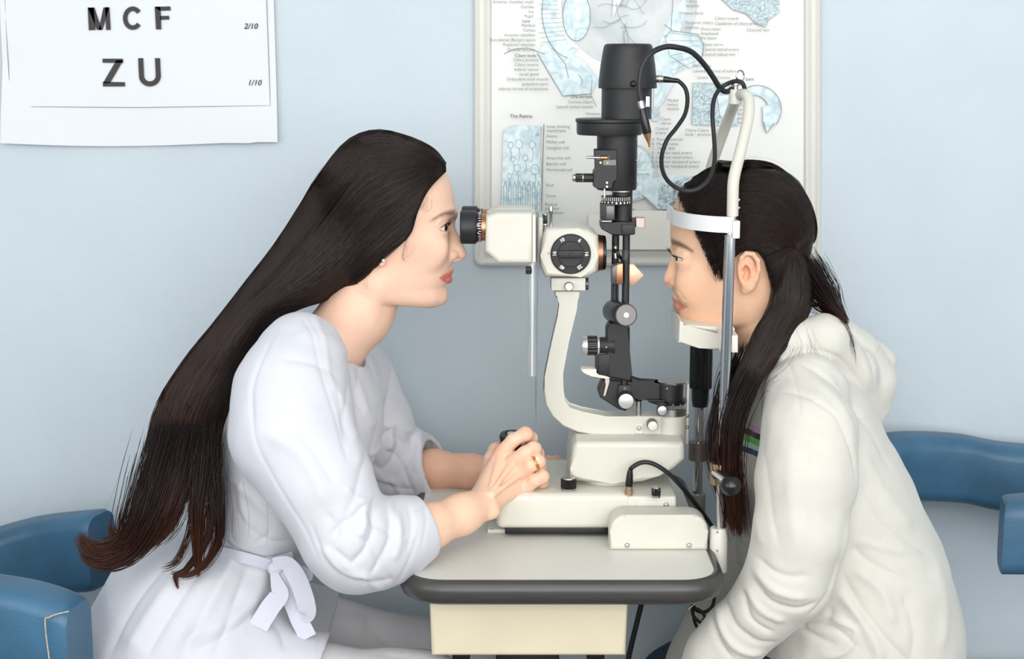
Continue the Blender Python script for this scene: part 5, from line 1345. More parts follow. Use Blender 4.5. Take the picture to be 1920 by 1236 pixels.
# ---------------- white coat
def CP3(a, b, y, r): q = P(a, b, y); return (q.x, q.y, q.z, r)
def CE(a, b, r, yc, ry): q = P(a, b, yc); return (q.x, q.z, r, yc, ry)
torso = [CE(588, 672, .060, YC, .135), CE(572, 740, .082, YC, .160), CE(556, 825, .095, YC, .155), CE(520, 930, .072, YC, .135), CE(487, 1035, .050, YC, .118)]
skirt = [CE(478, 1044, .052, YC, .120), CE(425, 1090, .095, YC, .165), CE(392, 1150, .138, YC, .195), CE(374, 1210, .155, YC, .205), CE(372, 1290, .160, YC, .21)]
lap = [CE(440, 1200, .075, YC, .225), CE(560, 1256, .062, YC, .238), CE(700, 1296, .060, YC, .238)]
sl_n = [CP3(566, 668, -.085, .058), CP3(548, 735, -.120, .0690), CP3(548, 815, -.150, .0735), CP3(602, 905, -.178, .0600), CP3(648, 1000, -.190, .0530), CP3(668, 1028, -.185, .0500), CP3(720, 1022, -.170, .0450), CP3(765, 998, -.150, .0400), CP3(800, 985, -.136, .0345)]
sl_f = [CP3(600, 660, .17, .056), CP3(660, 720, .20, .062), CP3(690, 800, .23, .064), CP3(715, 868, .25, .058), CP3(760, 880, .25, .050), CP3(812, 884, .235, .047), CP3(850, 884, .225, .0450)]
cuffn = (P(800, 990, -.135), (P(806, 984, -.135) - P(735, 1012, -.160)).normalized())
cufff = (P(822, 888, .233), (P(838, 878, .23) - P(760, 900, .25)).normalized())
_h = P(622, 1190, -.16); hemx = (_h.x, _h.z)
lapn = [CP3(425, 1262, -.075, .090), CP3(520, 1280, -.075, .077), CP3(600, 1288, -.075, .068), CP3(700, 1290, -.075, .066)]
def w_coat_solid(Q):
    d = s_echain(Q, torso, 2.2, .03)
    d = smin(d, s_ell(Q, P(655, 800, YC) + Vector((0, 0, 0)), (.044, .12, .060)), .035)
    d = smin(d, s_echain(Q, [CE(622, 705, .046, YC, .085), CE(640, 760, .052, YC, .10)], 2.2, .01), .02)
    s = s_echain(Q, skirt, 2.2, .03); l_ = smin(s_echain(Q, lap, 2.6, .03), s_chain(Q, lapn, .02), .02); l_ = smax(l_, (Q[:, 0] - hemx[0]) * .93 + (Q[:, 2] - hemx[1]) * -.36, .002); s = smin(s, l_, .03)
    d = smin(d, s, .008)
    n = s_chain(Q, sl_n, .03); v = Q - V3(cuffn[0]); n = smax(n, v @ np.array(cuffn[1], f32), .002)
    fa = s_chain(Q, sl_f, .03); v = Q - V3(cufff[0]); fa = smax(fa, v @ np.array(cufff[1], f32), .002)
    d = smin(d, n, .014); d = smin(d, fa, .018)
    return d
sl_ni = [(x, y, z, r - .0028) for x, y, z, r in sl_n[-3:]]; e_ = Vector(cuffn[1]); sl_ni[-1] = tuple(Vector(sl_ni[-1][:3]) + e_ * .02) + (sl_ni[-1][3],)
sl_fi = [(x, y, z, r - .0028) for x, y, z, r in sl_f[-3:]]; e_ = Vector(cufff[1]); sl_fi[-1] = tuple(Vector(sl_fi[-1][:3]) + e_ * .02) + (sl_fi[-1][3],)
neck_hole = [(a, b, r + .004, c, ry + .006) for a, b, r, c, ry in neckw[:3]] + [(neckw[3][0], neckw[3][1], .060, YC, .075)]
vpoly = pxz([(600, 560), (622, 592), (641, 632), (653, 671), (670, 671), (684, 648), (704, 626), (760, 560), (700, 500), (600, 500)], YC - .03)
slitp = pxz([(782, 962), (840, 948), (840, 985)], -.16)
def w_coat(Q):
    d = w_coat_solid(Q)
    # the V neckline, cut through from side to side above the collar line
    vn = np.maximum(poly2(Q, vpoly), np.abs(Q[:, 1] - YC) - .13)
    d = smax(d, -vn, .004)
    d = smax(d, -s_echain(Q, neck_hole, 2.0, .02), .002)
    d = smax(d, -s_chain(Q, sl_ni, .01), .0015); d = smax(d, -s_chain(Q, sl_fi, .01), .0015)
    return d
a, b = P(120, 1330, YC), P(880, 590, YC)
V, Fq = mesh_sdf(w_coat, (a.x - .04, -.28, a.z), (b.x, .34, b.z + .05), .0027)
V = relax(V, Fq, 2, .4)
# near-side folds (pixel strokes)
yn = -.2
strokes = [
    # shoulder and yoke seams
    ([(478, 760), (540, 766), (600, 764), (638, 772)], yn, 5, -.0018), ([(640, 690), (643, 740), (640, 790), (655, 830)], yn, 7, -.0035), ([(500, 640), (480, 690), (470, 740), (478, 790)], yn, 7, -.0028),
    ([(470, 745), (490, 830), (530, 900), (580, 975), (610, 1040)], yn, 6, -.0020), ([(500, 590), (560, 600), (600, 640), (640, 690)], yn, 10, -.0030),
    # soft shoulder folds
    ([(540, 640), (600, 660), (640, 700)], yn, 12, .004), ([(520, 680), (580, 690), (632, 725)], yn, 10, -.003), ([(500, 800), (560, 830), (600, 880), (620, 930)], yn, 16, .004), ([(560, 800), (600, 840), (640, 900)], yn, 10, -.0035),
    # elbow creases
    ([(690, 930), (672, 950), (650, 962), (628, 985)], yn, 8, -.006), ([(700, 940), (705, 975), (690, 1010), (665, 1035)], yn, 9, -.006), ([(682, 925), (690, 960), (680, 990)], yn, 8, .005),
    ([(722, 948), (735, 985), (722, 1025), (700, 1060)], yn, 8, -.005), ([(745, 960), (752, 1000), (742, 1040)], yn, 9, .004), ([(620, 940), (640, 975), (620, 1010)], yn, 10, -.004), ([(590, 960), (630, 1040), (700, 1075), (745, 1080)], yn, 9, -.0035),
    ([(610, 1000), (650, 1050), (700, 1066)], yn, 10, .0045), ([(760, 950), (772, 985), (765, 1030)], yn, 7, -.003), ([(650, 900), (675, 925), (700, 932)], yn, 8, .004),
    # cuff
    ([(600, 1190), (586, 1236), (578, 1270)], yn, 4, -.0022, 'full'),
    ([(778, 966), (796, 962), (812, 962)], yn, 3, -.0025, 'full'), ([(604, 566), (628, 604), (650, 668), (668, 700), (690, 760)], -.0, 5, .0022, 'full'), ([(590, 574), (616, 610), (640, 672), (656, 712), (676, 770)], -.0, 3, -.0018, 'full'),
    ([(788, 950), (798, 985), (790, 1030)], yn, 4, -.0016),
    # bodice
    ([(430, 800), (470, 870), (540, 960), (560, 985)], -.1, 9, -.003), ([(420, 900), (470, 930), (540, 1000)], -.1, 12, .004), ([(440, 960), (490, 1010), (540, 1025)], -.1, 8, -.003), ([(500, 960), (505, 1000), (470, 1025)], -.1, 6, -.0025),
    ([(430, 960), (425, 1010), (440, 1030)], -.1, 7, -.003), ([(460, 880), (450, 940), (470, 1000)], -.1, 9, .003),
    # waist gather and skirt flutes
    ([(405, 1036), (440, 1042), (490, 1056), (530, 1056)], -.1, 7, -.006), ([(430, 1065), (400, 1120), (340, 1236)], -.15, 16, .007), ([(450, 1070), (440, 1120), (400, 1240)], -.15, 12, -.006), ([(400, 1060), (340, 1120), (270, 1236)], -.15, 14, -.006),
    ([(360, 1070), (290, 1140), (230, 1236)], -.15, 16, .007), ([(300, 1080), (240, 1150), (200, 1236)], -.15, 12, -.005), ([(480, 1080), (470, 1140), (440, 1170), (340, 1200)], -.15, 16, .007), ([(490, 1160), (440, 1190), (370, 1215)], -.15, 10, -.005),
    ([(520, 1090), (540, 1140), (560, 1200)], -.15, 10, -.005), ([(470, 1180), (510, 1210), (530, 1236)], -.15, 7, -.004),
    # far sleeve and chest
    ([(700, 690), (712, 760), (700, 830), (680, 880)], .0, 8, -.003), ([(660, 690), (690, 760), (705, 800)], .0, 8, .003), ([(720, 830), (745, 850), (760, 880), (780, 930)], .2, 7, -.004), ([(735, 800), (760, 830), (800, 850)], .2, 7, -.004), ([(700, 870), (735, 900), (760, 935)], .2, 8, .004),
    ([(815, 850), (800, 890), (775, 935)], .2, 5, -.002), ([(690, 850), (720, 880), (740, 920)], .2, 7, -.004), ([(655, 672), (672, 740), (684, 790)], .0, 4, -.0016), ([(765, 800), (780, 830), (790, 850)], .2, 7, .004)]
V = sculpt(V, Fq, strokes, ws=.85, ds=.72)
N_ = normals(V, Fq); V = V + N_ * (vnoise(V, 4, 55) * .0009 + vnoise(V * np.array([1, 1, .45]), 9, 120) * .0008)[:, None]
coat = add_obj('coat', [(V, Fq)], COATM, WO)
CV, CF = V, Fq
SMC = SurfMap(V, Fq, -1, .004)
def ribbon(name, pts, width, m, parent, th=.0012, nrm=(0, -1, 0), widths=None, smooth=10):
    """flat strip; pts world coordinates, width along cross(tangent, nrm)"""
    c = catmull([tuple(p) for p in pts], smooth); n = len(c); bm = bmesh.new(); R_ = []
    ws = np.interp(np.linspace(0, 1, n), np.linspace(0, 1, len(widths)), widths) if widths else [width] * n
    nm = Vector(nrm).normalized()
    for i, p in enumerate(c):
        t = Vector(c[min(i + 1, n - 1)] - c[max(i - 1, 0)]).normalized(); u = t.cross(nm).normalized(); k = u.cross(t).normalized(); p = Vector(p)
        R_.append([bm.verts.new(p + u * ws[i] / 2 * s + k * th / 2 * q) for s, q in ((1, 1), (.5, 1.6), (0, 1.8), (-.5, 1.6), (-1, 1), (-1, -1), (1, -1))])
    for A, B in zip(R_[:-1], R_[1:]):
        for k in range(7): bm.faces.new((A[k], A[(k + 1) % 7], B[(k + 1) % 7], B[k]))
    bm.faces.new(R_[0][::-1]); bm.faces.new(R_[-1])
    return obj(name, bm, m, parent, angle=50)
BELT = mat('lilac_white_cotton', srgb(208, 208, 222), 0.75, bump=0.12, bscale=900)
def onc(px, py, off=.004, y=-.1):
    q = P(px, py, y)
    for _ in range(3): yy = float(SMC.y([q.x], [q.z])[0]) - off; q = P(px, py, yy)
    return q
bw = 22 * M(-.1, 1040)
belt = ribbon('belt', [onc(402, 1032), onc(420, 1036), onc(450, 1044), onc(480, 1052), onc(508, 1060)], bw, BELT, WO)
yk_ = onc(508, 1062).y - .004
ribbon('belt', [onc(508, 1058), onc(530, 1048), onc(548, 1040, .002)], bw * .9, BELT, WO)
kn = P(517, 1066, yk_ - .006)
obj('belt_knot', sphere(kn, .010, 24, 16, (1.15, .8, 1.0)), BELT, belt)
y1, y2 = yk_ - .012, yk_ - .004
ribbon('belt_loop', [P(512, 1056, y1), P(538, 1058, y1 - .004), P(556, 1082, y1 - .010), P(570, 1118, y1 - .010), P(576, 1145, y1 - .006), P(572, 1156, y1), P(556, 1152, y1 + .006), P(545, 1120, y1 + .006), P(533, 1085, y1 + .004), P(522, 1068, y1 + .004)], 34 * M(y1, 1100), BELT, belt, widths=[.014, .022, .025, .025, .024, .020, .018, .016, .012, .008])
ribbon('belt_tail', [P(512, 1070, y1), P(520, 1095, y1 - .002), P(524, 1115, y1 - .004), P(506, 1140, y1 - .010), P(484, 1176, y1 - .016)], 0, BELT, belt, widths=[.008, .018, .025, .026, .026])
ribbon('belt_tail', [P(528, 1080, y2), P(540, 1120, y2), P(560, 1160, y2 - .004), P(578, 1196, y2 - .008)], 0, BELT, belt, widths=[.010, .016, .024, .024])
ribbon('belt_loop', [P(520, 1062, y2 + .01), P(550, 1066, y2 + .012), P(574, 1074, y2 + .012), P(578, 1084, y2 + .014), P(562, 1092, y2 + .016)], 0, BELT, belt, widths=[.008, .014, .014, .010, .008])
# ornate buttons and lapel edge
for px, py, y in ((680, 879, .02), (546, 1020, .02)):
    q = P(px, py, y - .03); bm = sphere(q, .0075, 20, 12, (.5, .6, 1))
    for k in range(6):
        a = k * PI / 3; add_lathe(bm, q + Vector((.0005, -.003, 0)) + Vector((math.cos(a) * .003, 0, math.sin(a) * .006)), (0, -1, 0), [(.0022, -.002), (.0022, .0008), (0, .0018)], 10)
    obj('button', bm, mat('pearl_button', srgb(214, 206, 190), .25, .4), coat)
# trousers (two legs reaching right under the table)
TRM = mat('pale_grey_cotton', srgb(208, 206, 210), 0.8, bump=0.1, bscale=800)
for sgn, yy, dz in ((-1, -.075, 8), (1, .19, 0)):
    L = ([CP3(440, 1290, yy, .068), CP3(600, 1292, yy, .058), CP3(740, 1296, yy, .054), CP3(800, 1298, yy, .052)] if sgn < 0 else [CP3(480, 1205, yy, .085), CP3(620, 1222, yy, .078), CP3(800, 1250, yy, .070), CP3(930, 1270, yy, .064)])
    L2 = L + [(L[-1][0] + .01, yy, L[-1][2] - .12, .052), (L[-1][0] - .05, yy, .12, .045)]
    f = lambda Q, L2=L2: s_chain(Q, L2, .02)
    a = np.array(L2)
    V, Fq = mesh_sdf(f, (a[:, 0].min() - .1, yy - .1, .06), (a[:, 0].max() + .09, yy + .1, a[:, 2].max() + .1), .006)
    V = sculpt(V, Fq, [([(590, 1130), (690, 1145), (688, 1190)], yy, 5, -.002, 'full'), ([(700, 1160), (740, 1190), (760, 1230)], yy, 8, -.004), ([(640, 1215), (740, 1222), (800, 1228)], yy, 5, -.003), ([(600, 1200), (660, 1180), (690, 1150)], yy, 9, .003)])
    tl = add_obj('trouser_leg', [(V, Fq)], TRM, WO)
    # shoe on the floor
    q = L2[-1]
    sh = mesh_sdf(lambda Q, q=q: smax(s_chain(Q, [(q[0], yy, .06, .045), (q[0] + .08, yy, .045, .042), (q[0] + .17, yy, .035, .034)], .02), -(Q[:, 2] - .002), .004), (q[0] - .08, yy - .07, -.01), (q[0] + .24, yy + .07, .13), .006)
    add_obj('shoe', [sh], MT['cream2'], WO)
# coat skirt flap with its turned hem over the lap

# ---------------- hair
Apts = [(836, 306), (812, 277), (765, 255), (706, 244), (652, 264), (603, 322), (560, 392), (513, 465), (455, 540), (400, 612), (345, 682), (300, 757), (277, 832), (262, 905), (238, 972), (215, 1030)]
Bpts = [(837, 321), (803, 356), (782, 398), (769, 436), (740, 464), (706, 494), (658, 541), (604, 563), (532, 592), (482, 652), (452, 717), (427, 772), (413, 842), (407, 922), (400, 985), (385, 1050)]
Ad = np.array(catmull(Apts, 8)); Bd = np.array(catmull(Bpts, 8)); SN = len(Ad)
hairline = pxz([(840, 316), (826, 327), (812, 343), (803, 357), (790, 382), (779, 408), (771, 432), (764, 449), (744, 461), (728, 468), (714, 483), (703, 500), (690, 514), (657, 541), (604, 565), (560, 585), (300, 700), (300, 150), (860, 150), (846, 300)], YC - .060)
YH = YC - .010
outl = pxz([(840, 322)] + [(a - (2 if i > 1 else -4), b - 1) for i, (a, b) in enumerate(Apts)] + [(215, 1300), (900, 1300)], YC - .03)
tail = []
for i in range(4, 16):
    a, b = np.array(Apts[i]), np.array(Bpts[i]); c = (a + b) / 2
    if i < 6 or i > 13: continue
    hy = np.interp(i, [5, 7, 9, 11, 13, 15], [.080, .080, .072, .060, .045, .028]); yc = np.interp(i, [5, 8, 11, 15], [YC, YC - .012, YC - .05, YC - .11])
    m_ = M(yc, c[1]); d_ = np.linalg.norm(a - b) / 2
    # true half-thickness perpendicular to the flow
    t = (np.array(Apts[min(i + 1, 15)]) + np.array(Bpts[min(i + 1, 15)])) / 2 - (np.array(Apts[i - 1]) + np.array(Bpts[i - 1])) / 2; t /= np.linalg.norm(t)
    ab = (b - a) / 2; perp = abs(ab[0] * t[1] - ab[1] * t[0])
    q = P(c[0], c[1], yc); tail.append((q.x, q.z, perp * m_ * (.93 if i < 12 else .80 if i < 13 else .45), yc, hy))
_t = np.array(catmull([np.array(q) for q in tail], 5)); tail = [tuple(q) for q in _t]
def w_hair(Q):
    ds = hw.d(Q, .0085)
    # looser volume over the crown and back
    ds = smin(ds, s_ell(Q, P(704, 348, YC), (.080, .082, .070)), .02)
    cut = poly2(Q, hairline); ds = smax(ds, cut, .004)
    t = s_echain(Q, tail, 2.0, .0015)
    low = smax(t, -(Q[:, 2] - P(300, 990, YC).z) , .01)
    d = smin(ds, t, .02)
    return smax(d, poly2(Q, outl), .012)
a, b = P(180, 1075, YC), P(860, 235, YC)
V, Fq = mesh_sdf(w_hair, (a.x - .05, YC - .26, a.z), (b.x + .02, YC + .13, b.z + .02), .0030)
V = relax(V, Fq, 3, .5)
HV, HF = V, Fq
dark = lin(30, 20, 18)
hair_parts = [(V, Fq, np.tile(lin(20, 13, 12), (len(V), 1)))]
near = SurfMap(V, Fq, -1, .004); far = SurfMap(V, Fq, 1, .004)
rs = np.random.RandomState(11)
def strand_tone(n, K, warm_tip=True):
    b = rs.uniform(.75, 1.5, n)[:, None, None]; t = np.linspace(0, 1, K)[None, :, None]
    root = lin(24, 15, 13)[None, None]; tip = lin(58, 33, 24)[None, None]
    c = root + (tip - root) * (t ** 2) * (1.0 if warm_tip else .2); hi = (rs.uniform(0, 1, n) > .93)[:, None, None] * .8
    return c * b * (1 + hi)
def flow(w, s0, s1, K, jit=2.0, sm=None, off=.0015, wob=.02):
    """strands between the two outlines: w in 0..1 across, s along"""
    sm = near if sm is None else sm
    n = len(w); s = s0[:, None] + (s1 - s0)[:, None] * np.linspace(0, 1, K)[None]
    i = np.clip(s * (SN - 1), 0, SN - 1.001); i0 = i.astype(int); fr = (i - i0)[..., None]
    A = Ad[i0] * (1 - fr) + Ad[i0 + 1] * fr; B = Bd[i0] * (1 - fr) + Bd[i0 + 1] * fr
    ph = rs.uniform(0, 6.28, n)[:, None]; fq = rs.uniform(3, 9, n)[:, None]
    ww = w[:, None] + wob * np.sin(ph + s * fq) * np.clip(s * 2, 0, 1)
    X = A + (B - A) * ww[..., None] + rs.normal(size=(n, 1, 2)) * jit * np.linspace(0, 1, K)[None, :, None]
    out = np.zeros((n, K, 3)); yy = np.full((n, K), YC - .07 if sm is near else YC + .07)
    for _ in range(3):
        t_ = (yy - CAM[1]); a_ = (X[..., 0] - 960) / F; b_ = (618 - X[..., 1]) / F; dy = b_ * SP + CP; dz = b_ * CP - SP
        out[..., 0] = a_ * t_ / dy; out[..., 2] = CAM[2] + dz * t_ / dy; out[..., 1] = yy
        yy = sm.y(out[..., 0], out[..., 2]) + (-off if sm is near else off)
    out[..., 1] = yy - (0 if sm is not near else rs.uniform(0, .0022, n)[:, None])
    return out
def layer(n, K, smin_, smax_, rad, sm=None, jit=2.0, wob=.02, edge=0.0, warm=True, off=.0012, smx=1.0):
    w = rs.uniform(-edge, 1 + edge, n); s0 = rs.uniform(smin_[0], smin_[1], n); s1 = np.minimum(s0 + rs.uniform(smax_[0], smax_[1], n), smx)
    Pt = flow(w, s0, s1, K, jit, sm, off, wob); R = rad * rs.uniform(.6, 1.3, n)[:, None] * np.sqrt(np.clip(np.minimum(np.linspace(.15, 9, K), np.linspace(7, .12, K)), 0, 1))[None]
    v, f = strands_mesh(Pt, R); c = np.repeat(strand_tone(n, K, warm) * (np.linspace(1, 1, K)[None, :, None]), 3, axis=1).reshape(-1, 3)
    hair_parts.append((v, f, c))
def crown(n, K, smin_, smax_, rad, smx=1.0, wmax=.42, tmin=-1):
    """strands wrapped over the ridge between the near and the far side"""
    t = rs.uniform(tmin, 1, n) * .97; w = wmax * (1 - np.sqrt(1 - t * t)) + .004; s0 = rs.uniform(smin_[0], smin_[1], n); s1 = np.minimum(s0 + rs.uniform(smax_[0], smax_[1], n), smx)
    st_ = rs.get_state(); w4 = np.full(n, .45); A_ = flow(w4, s0, s1, K, 0, near, .001, 0); B_ = flow(w4, s0, s1, K, 0, far, .001, 0)
    C_ = flow(w, s0, s1, K, 0, near, .001, .0); u = ((t + 1) / 2)[:, None]; Y = A_[..., 1] * (1 - u) + B_[..., 1] * u
    k = (Y - CAM[1]) / (C_[..., 1] - CAM[1]); C_[..., 0] *= 1 + (k - 1) * .0; C_[..., 1] = Y
    mid = (A_[..., 1] + B_[..., 1]) / 2; C2 = flow(w, s0, s1, K, 0, near, .001, .0); kk = (mid - CAM[1]) / (C2[..., 1] - CAM[1])
    C_[..., 0] = C2[..., 0] * kk; C_[..., 2] = CAM[2] + (C2[..., 2] - CAM[2]) * kk
    R = rad * rs.uniform(.6, 1.3, n)[:, None] * np.sqrt(np.clip(np.minimum(np.linspace(.15, 9, K), np.linspace(7, .12, K)), 0, 1))[None]
    v, f = strands_mesh(C_, R); hair_parts.append((v, f, np.repeat(strand_tone(n, K, False), 3, axis=1).reshape(-1, 3)))
layer(3000, 34, (0, .02), (.45, .80), .00050, jit=1.6, warm=False, smx=.80)
layer(2600, 22, (.02, .5), (.25, .45), .00045, jit=2.2, warm=False, smx=.80)
layer(900, 26, (.3, .5), (.3, .4), .00045, jit=3, edge=.01, smx=.82)
layer(900, 24, (0, .4), (.4, .8), .0007, sm=far, jit=3, warm=False, smx=.82)
crown(1800, 30, (0, .3), (.35, .6), .00055, smx=.80)
# fly-away hairs along the outlines
layer(110, 24, (0, .4), (.12, .25), .00012, jit=6, wob=.03, edge=.02, warm=False, smx=.6)
# loose locks at the ends
def lock(pts, n, spread, rad=.0005, warm=1.0, K=22, y_spread=.012, parts=None, tones=(lin(27, 17, 15), lin(78, 44, 31))):
    """pts: (px,py,y,width factor)"""
    parts = hair_parts if parts is None else parts
    c = np.array(catmull([tuple(P(a, b, y)) + (w,) for a, b, y, w in pts], 6)); m = len(c); T = np.linspace(0, 1, K)
    ends = rs.uniform(.72, 1.0, n); st = rs.uniform(0, .25, n); out = np.zeros((n, K, 3)); R = np.zeros((n, K))
    ox = rs.normal(size=n) * spread * .5; oy = rs.normal(size=n) * y_spread * .5; ph = rs.uniform(0, 6.28, n)
    for i in range(n):
        s = st[i] + (ends[i] - st[i]) * T; q = np.stack([np.interp(s * (m - 1), np.arange(m), c[:, k]) for k in range(4)], 1)
        d = np.gradient(q[:, :3], axis=0); d /= np.maximum(np.linalg.norm(d, axis=1)[:, None], 1e-9); nx = np.stack([-d[:, 2], np.zeros(K), d[:, 0]], 1)
        wob = .0012 * np.sin(ph[i] + s * 9)
        out[i] = q[:, :3] + nx * ((ox[i] * q[:, 3]) + wob)[:, None] + np.array([0, 1, 0])[None] * (oy[i] * q[:, 3])[:, None]
        R[i] = rad * np.clip(np.minimum((1 - T) * 6 + .12, T * 8 + .3), 0, 1) * rs.uniform(.6, 1.2)
    v, f = strands_mesh(out, R); b = rs.uniform(.7, 1.35, n)[:, None, None]; t = (T ** 1.5)[None, :, None]
    cc = (tones[0][None, None] * (1 - t) + tones[1][None, None] * t * warm + tones[0][None, None] * t * (1 - warm)) * b
    parts.append((v, f, np.repeat(cc, 3, axis=1).reshape(-1, 3)))
yl = -.125
lock([(318, 780, -.080, 1.3), (292, 880, -.108, 1.25), (264, 965, yl, 1.0), (238, 1018, yl, .75), (200, 1034, yl, .6), (166, 1026, yl, .5), (148, 998, yl, .4)], 420, .020)
lock([(340, 790, -.080, 1.2), (314, 890, -.108, 1.1), (284, 975, yl, .9), (250, 1030, yl, .7), (212, 1052, yl, .6), (176, 1052, yl, .45), (150, 1034, yl, .4)], 420, .020)
lock([(290, 820, -.080, 1), (270, 910, -.108, .8), (243, 985, yl, .6), (216, 1004, yl, .4), (205, 978, yl, .25)], 80, .014)
lock([(362, 790, -.080, 1.2), (344, 880, -.108, .9), (318, 955, yl, .7), (284, 1012, yl, .55), (250, 1040, yl, .45)], 240, .019)
lock([(352, 840, -.080, 1), (345, 920, -.108, .6), (318, 995, yl, .4), (266, 1034, yl, .25)], 80, .018, warm=.9)
lock([(388, 790, -.080, 1.4), (380, 880, -.108, .95), (370, 960, yl, .6), (371, 1030, yl, .4), (371, 1084, yl, .12)], 260, .017)
lock([(402, 790, -.080, 1.2), (403, 880, -.108, .8), (411, 970, yl, .5), (407, 1020, yl, .4), (385, 1058, yl, .28), (350, 1080, yl, .2), (318, 1072, yl, .3)], 170, .013)
lock([(396, 830, -.080, 1), (398, 930, -.108, .6), (388, 1010, yl, .35), (352, 1066, yl, .25), (330, 1080, yl, .22), (334, 1106, yl, .12)], 110, .014)
lock([(372, 860, -.080, 1), (366, 950, -.108, .7), (345, 1025, yl, .4), (325, 1058, yl, .4), (298, 1068, yl, .5)], 30, .014)
lock([(280, 860, yl, 1.4), (250, 950, yl, 1.4), (215, 1010, yl, 1.2)], 24, .020, rad=.00014)
lock([(400, 860, yl, 1.6), (415, 950, yl, 1.6), (420, 1030, yl, 1.6)], 18, .026, rad=.00014)
# fine temple and nape wisps
lock([(768, 446, YC - .073, 1), (762, 466, YC - .0725, 1), (757, 482, YC - .071, .6), (762, 490, YC - .069, .3)], 13, .012, rad=.00010, warm=.9, y_spread=.001)
lock([(800, 366, YC - .068, 1), (796, 384, YC - .068, 1), (790, 398, YC - .070, .6)], 10, .012, rad=.00010, warm=.9, y_spread=.001)
lock([(700, 512, YC - .06, 1), (694, 530, YC - .055, 1), (702, 548, YC - .052, .6)], 16, .02, rad=.00010, warm=.5, y_spread=.004)
add_obj('hair', hair_parts, HAIR, WO)
# ================================================================== the girl in the hoodie
GI = thing('person', 'girl with tied back dark hair in a white hoodie with her chin on the rest', 'person', P(1600, 1230, YC))
hg = Head([(315, 1430, 1415, 1395, .014), (319, 1456, 1412, 1352, .034), (331, 1476, 1410, 1318, .051), (350, 1490, 1408, 1292, .0615), (377, 1500, 1406, 1268, .069), (400, 1505, 1404, 1260, .072),
           (420, 1507, 1402, 1257.5, .0735), (450, 1505, 1401, 1257.5, .0735), (466, 1502, 1400, 1260, .0725), (482, 1497, 1399, 1264, .072), (510, 1484, 1396, 1266, .0695), (530, 1480, 1394, 1266.5, .066), (545, 1468, 1393, 1264.5, .062),
           (560, 1455, 1391, 1266, .058), (577, 1440, 1386, 1270, .052), (590, 1424, 1378, 1275, .046), (600, 1408, 1366, 1278, .040), (608, 1390, 1350, 1285, .032), (614, 1365, 1330, 1298, .020), (617, 1340, 1322, 1308, .010)], -1, YC, 2.35)
GR = .0115
def GP(px, py, dy=0.0): q = P(px, py, YC - abs(dy)); return Vector((q.x, YC + dy, q.z))
eg = [GP(1283, 484.5, sy * .031) for sy in (-1, 1)]
def g4(px, py, dy, r): q = GP(px, py, dy); return (q.x, q.y, q.z, r)
ear_rot = np.array(Matrix.Rotation(math.radians(-10), 3, 'Y') @ Matrix.Rotation(math.radians(14), 3, 'Z'), f32)
def g_ear(Q, sy):
    e = s_ell(Q, GP(1403.5, 509, sy * .0775), (.0158, .0062, .0272), ear_rot)
    hel = s_chain(Q, [g4(1391, 500, sy * .081, .0028), g4(1390, 484, sy * .0835, .0028), g4(1399, 475, sy * .085, .0030), g4(1412, 477, sy * .0855, .0031), g4(1421, 489, sy * .085, .0031), g4(1422, 506, sy * .084, .0030), g4(1417, 524, sy * .082, .0028), g4(1408, 540, sy * .079, .0036)], .002)
    lobe = s_ell(Q, GP(1400, 541, sy * .0745), (.0075, .0045, .0085))
    e = smax(e, -s_ell(Q, GP(1401, 513, sy * .085), (.0080, .0105, .0122)), .002)
    e = smax(e, -s_chain(Q, [g4(1398, 486, sy * .087, .0040), g4(1410, 487, sy * .0875, .0042), g4(1415, 500, sy * .0875, .0038), g4(1414, 516, sy * .087, .0032)], .002), .002)
    anti = s_chain(Q, [g4(1400, 494, sy * .082, .0022), g4(1408, 502, sy * .0825, .0024), g4(1410, 516, sy * .082, .0026), g4(1405, 529, sy * .080, .0028)], .002)
    trag = s_ell(Q, GP(1391.5, 513, sy * .078), (.0030, .0042, .0048))
    e = smin(e, hel, .003); e = smin(e, lobe, .004); e = smin(e, anti, .002); e = smin(e, trag, .002)
    return e
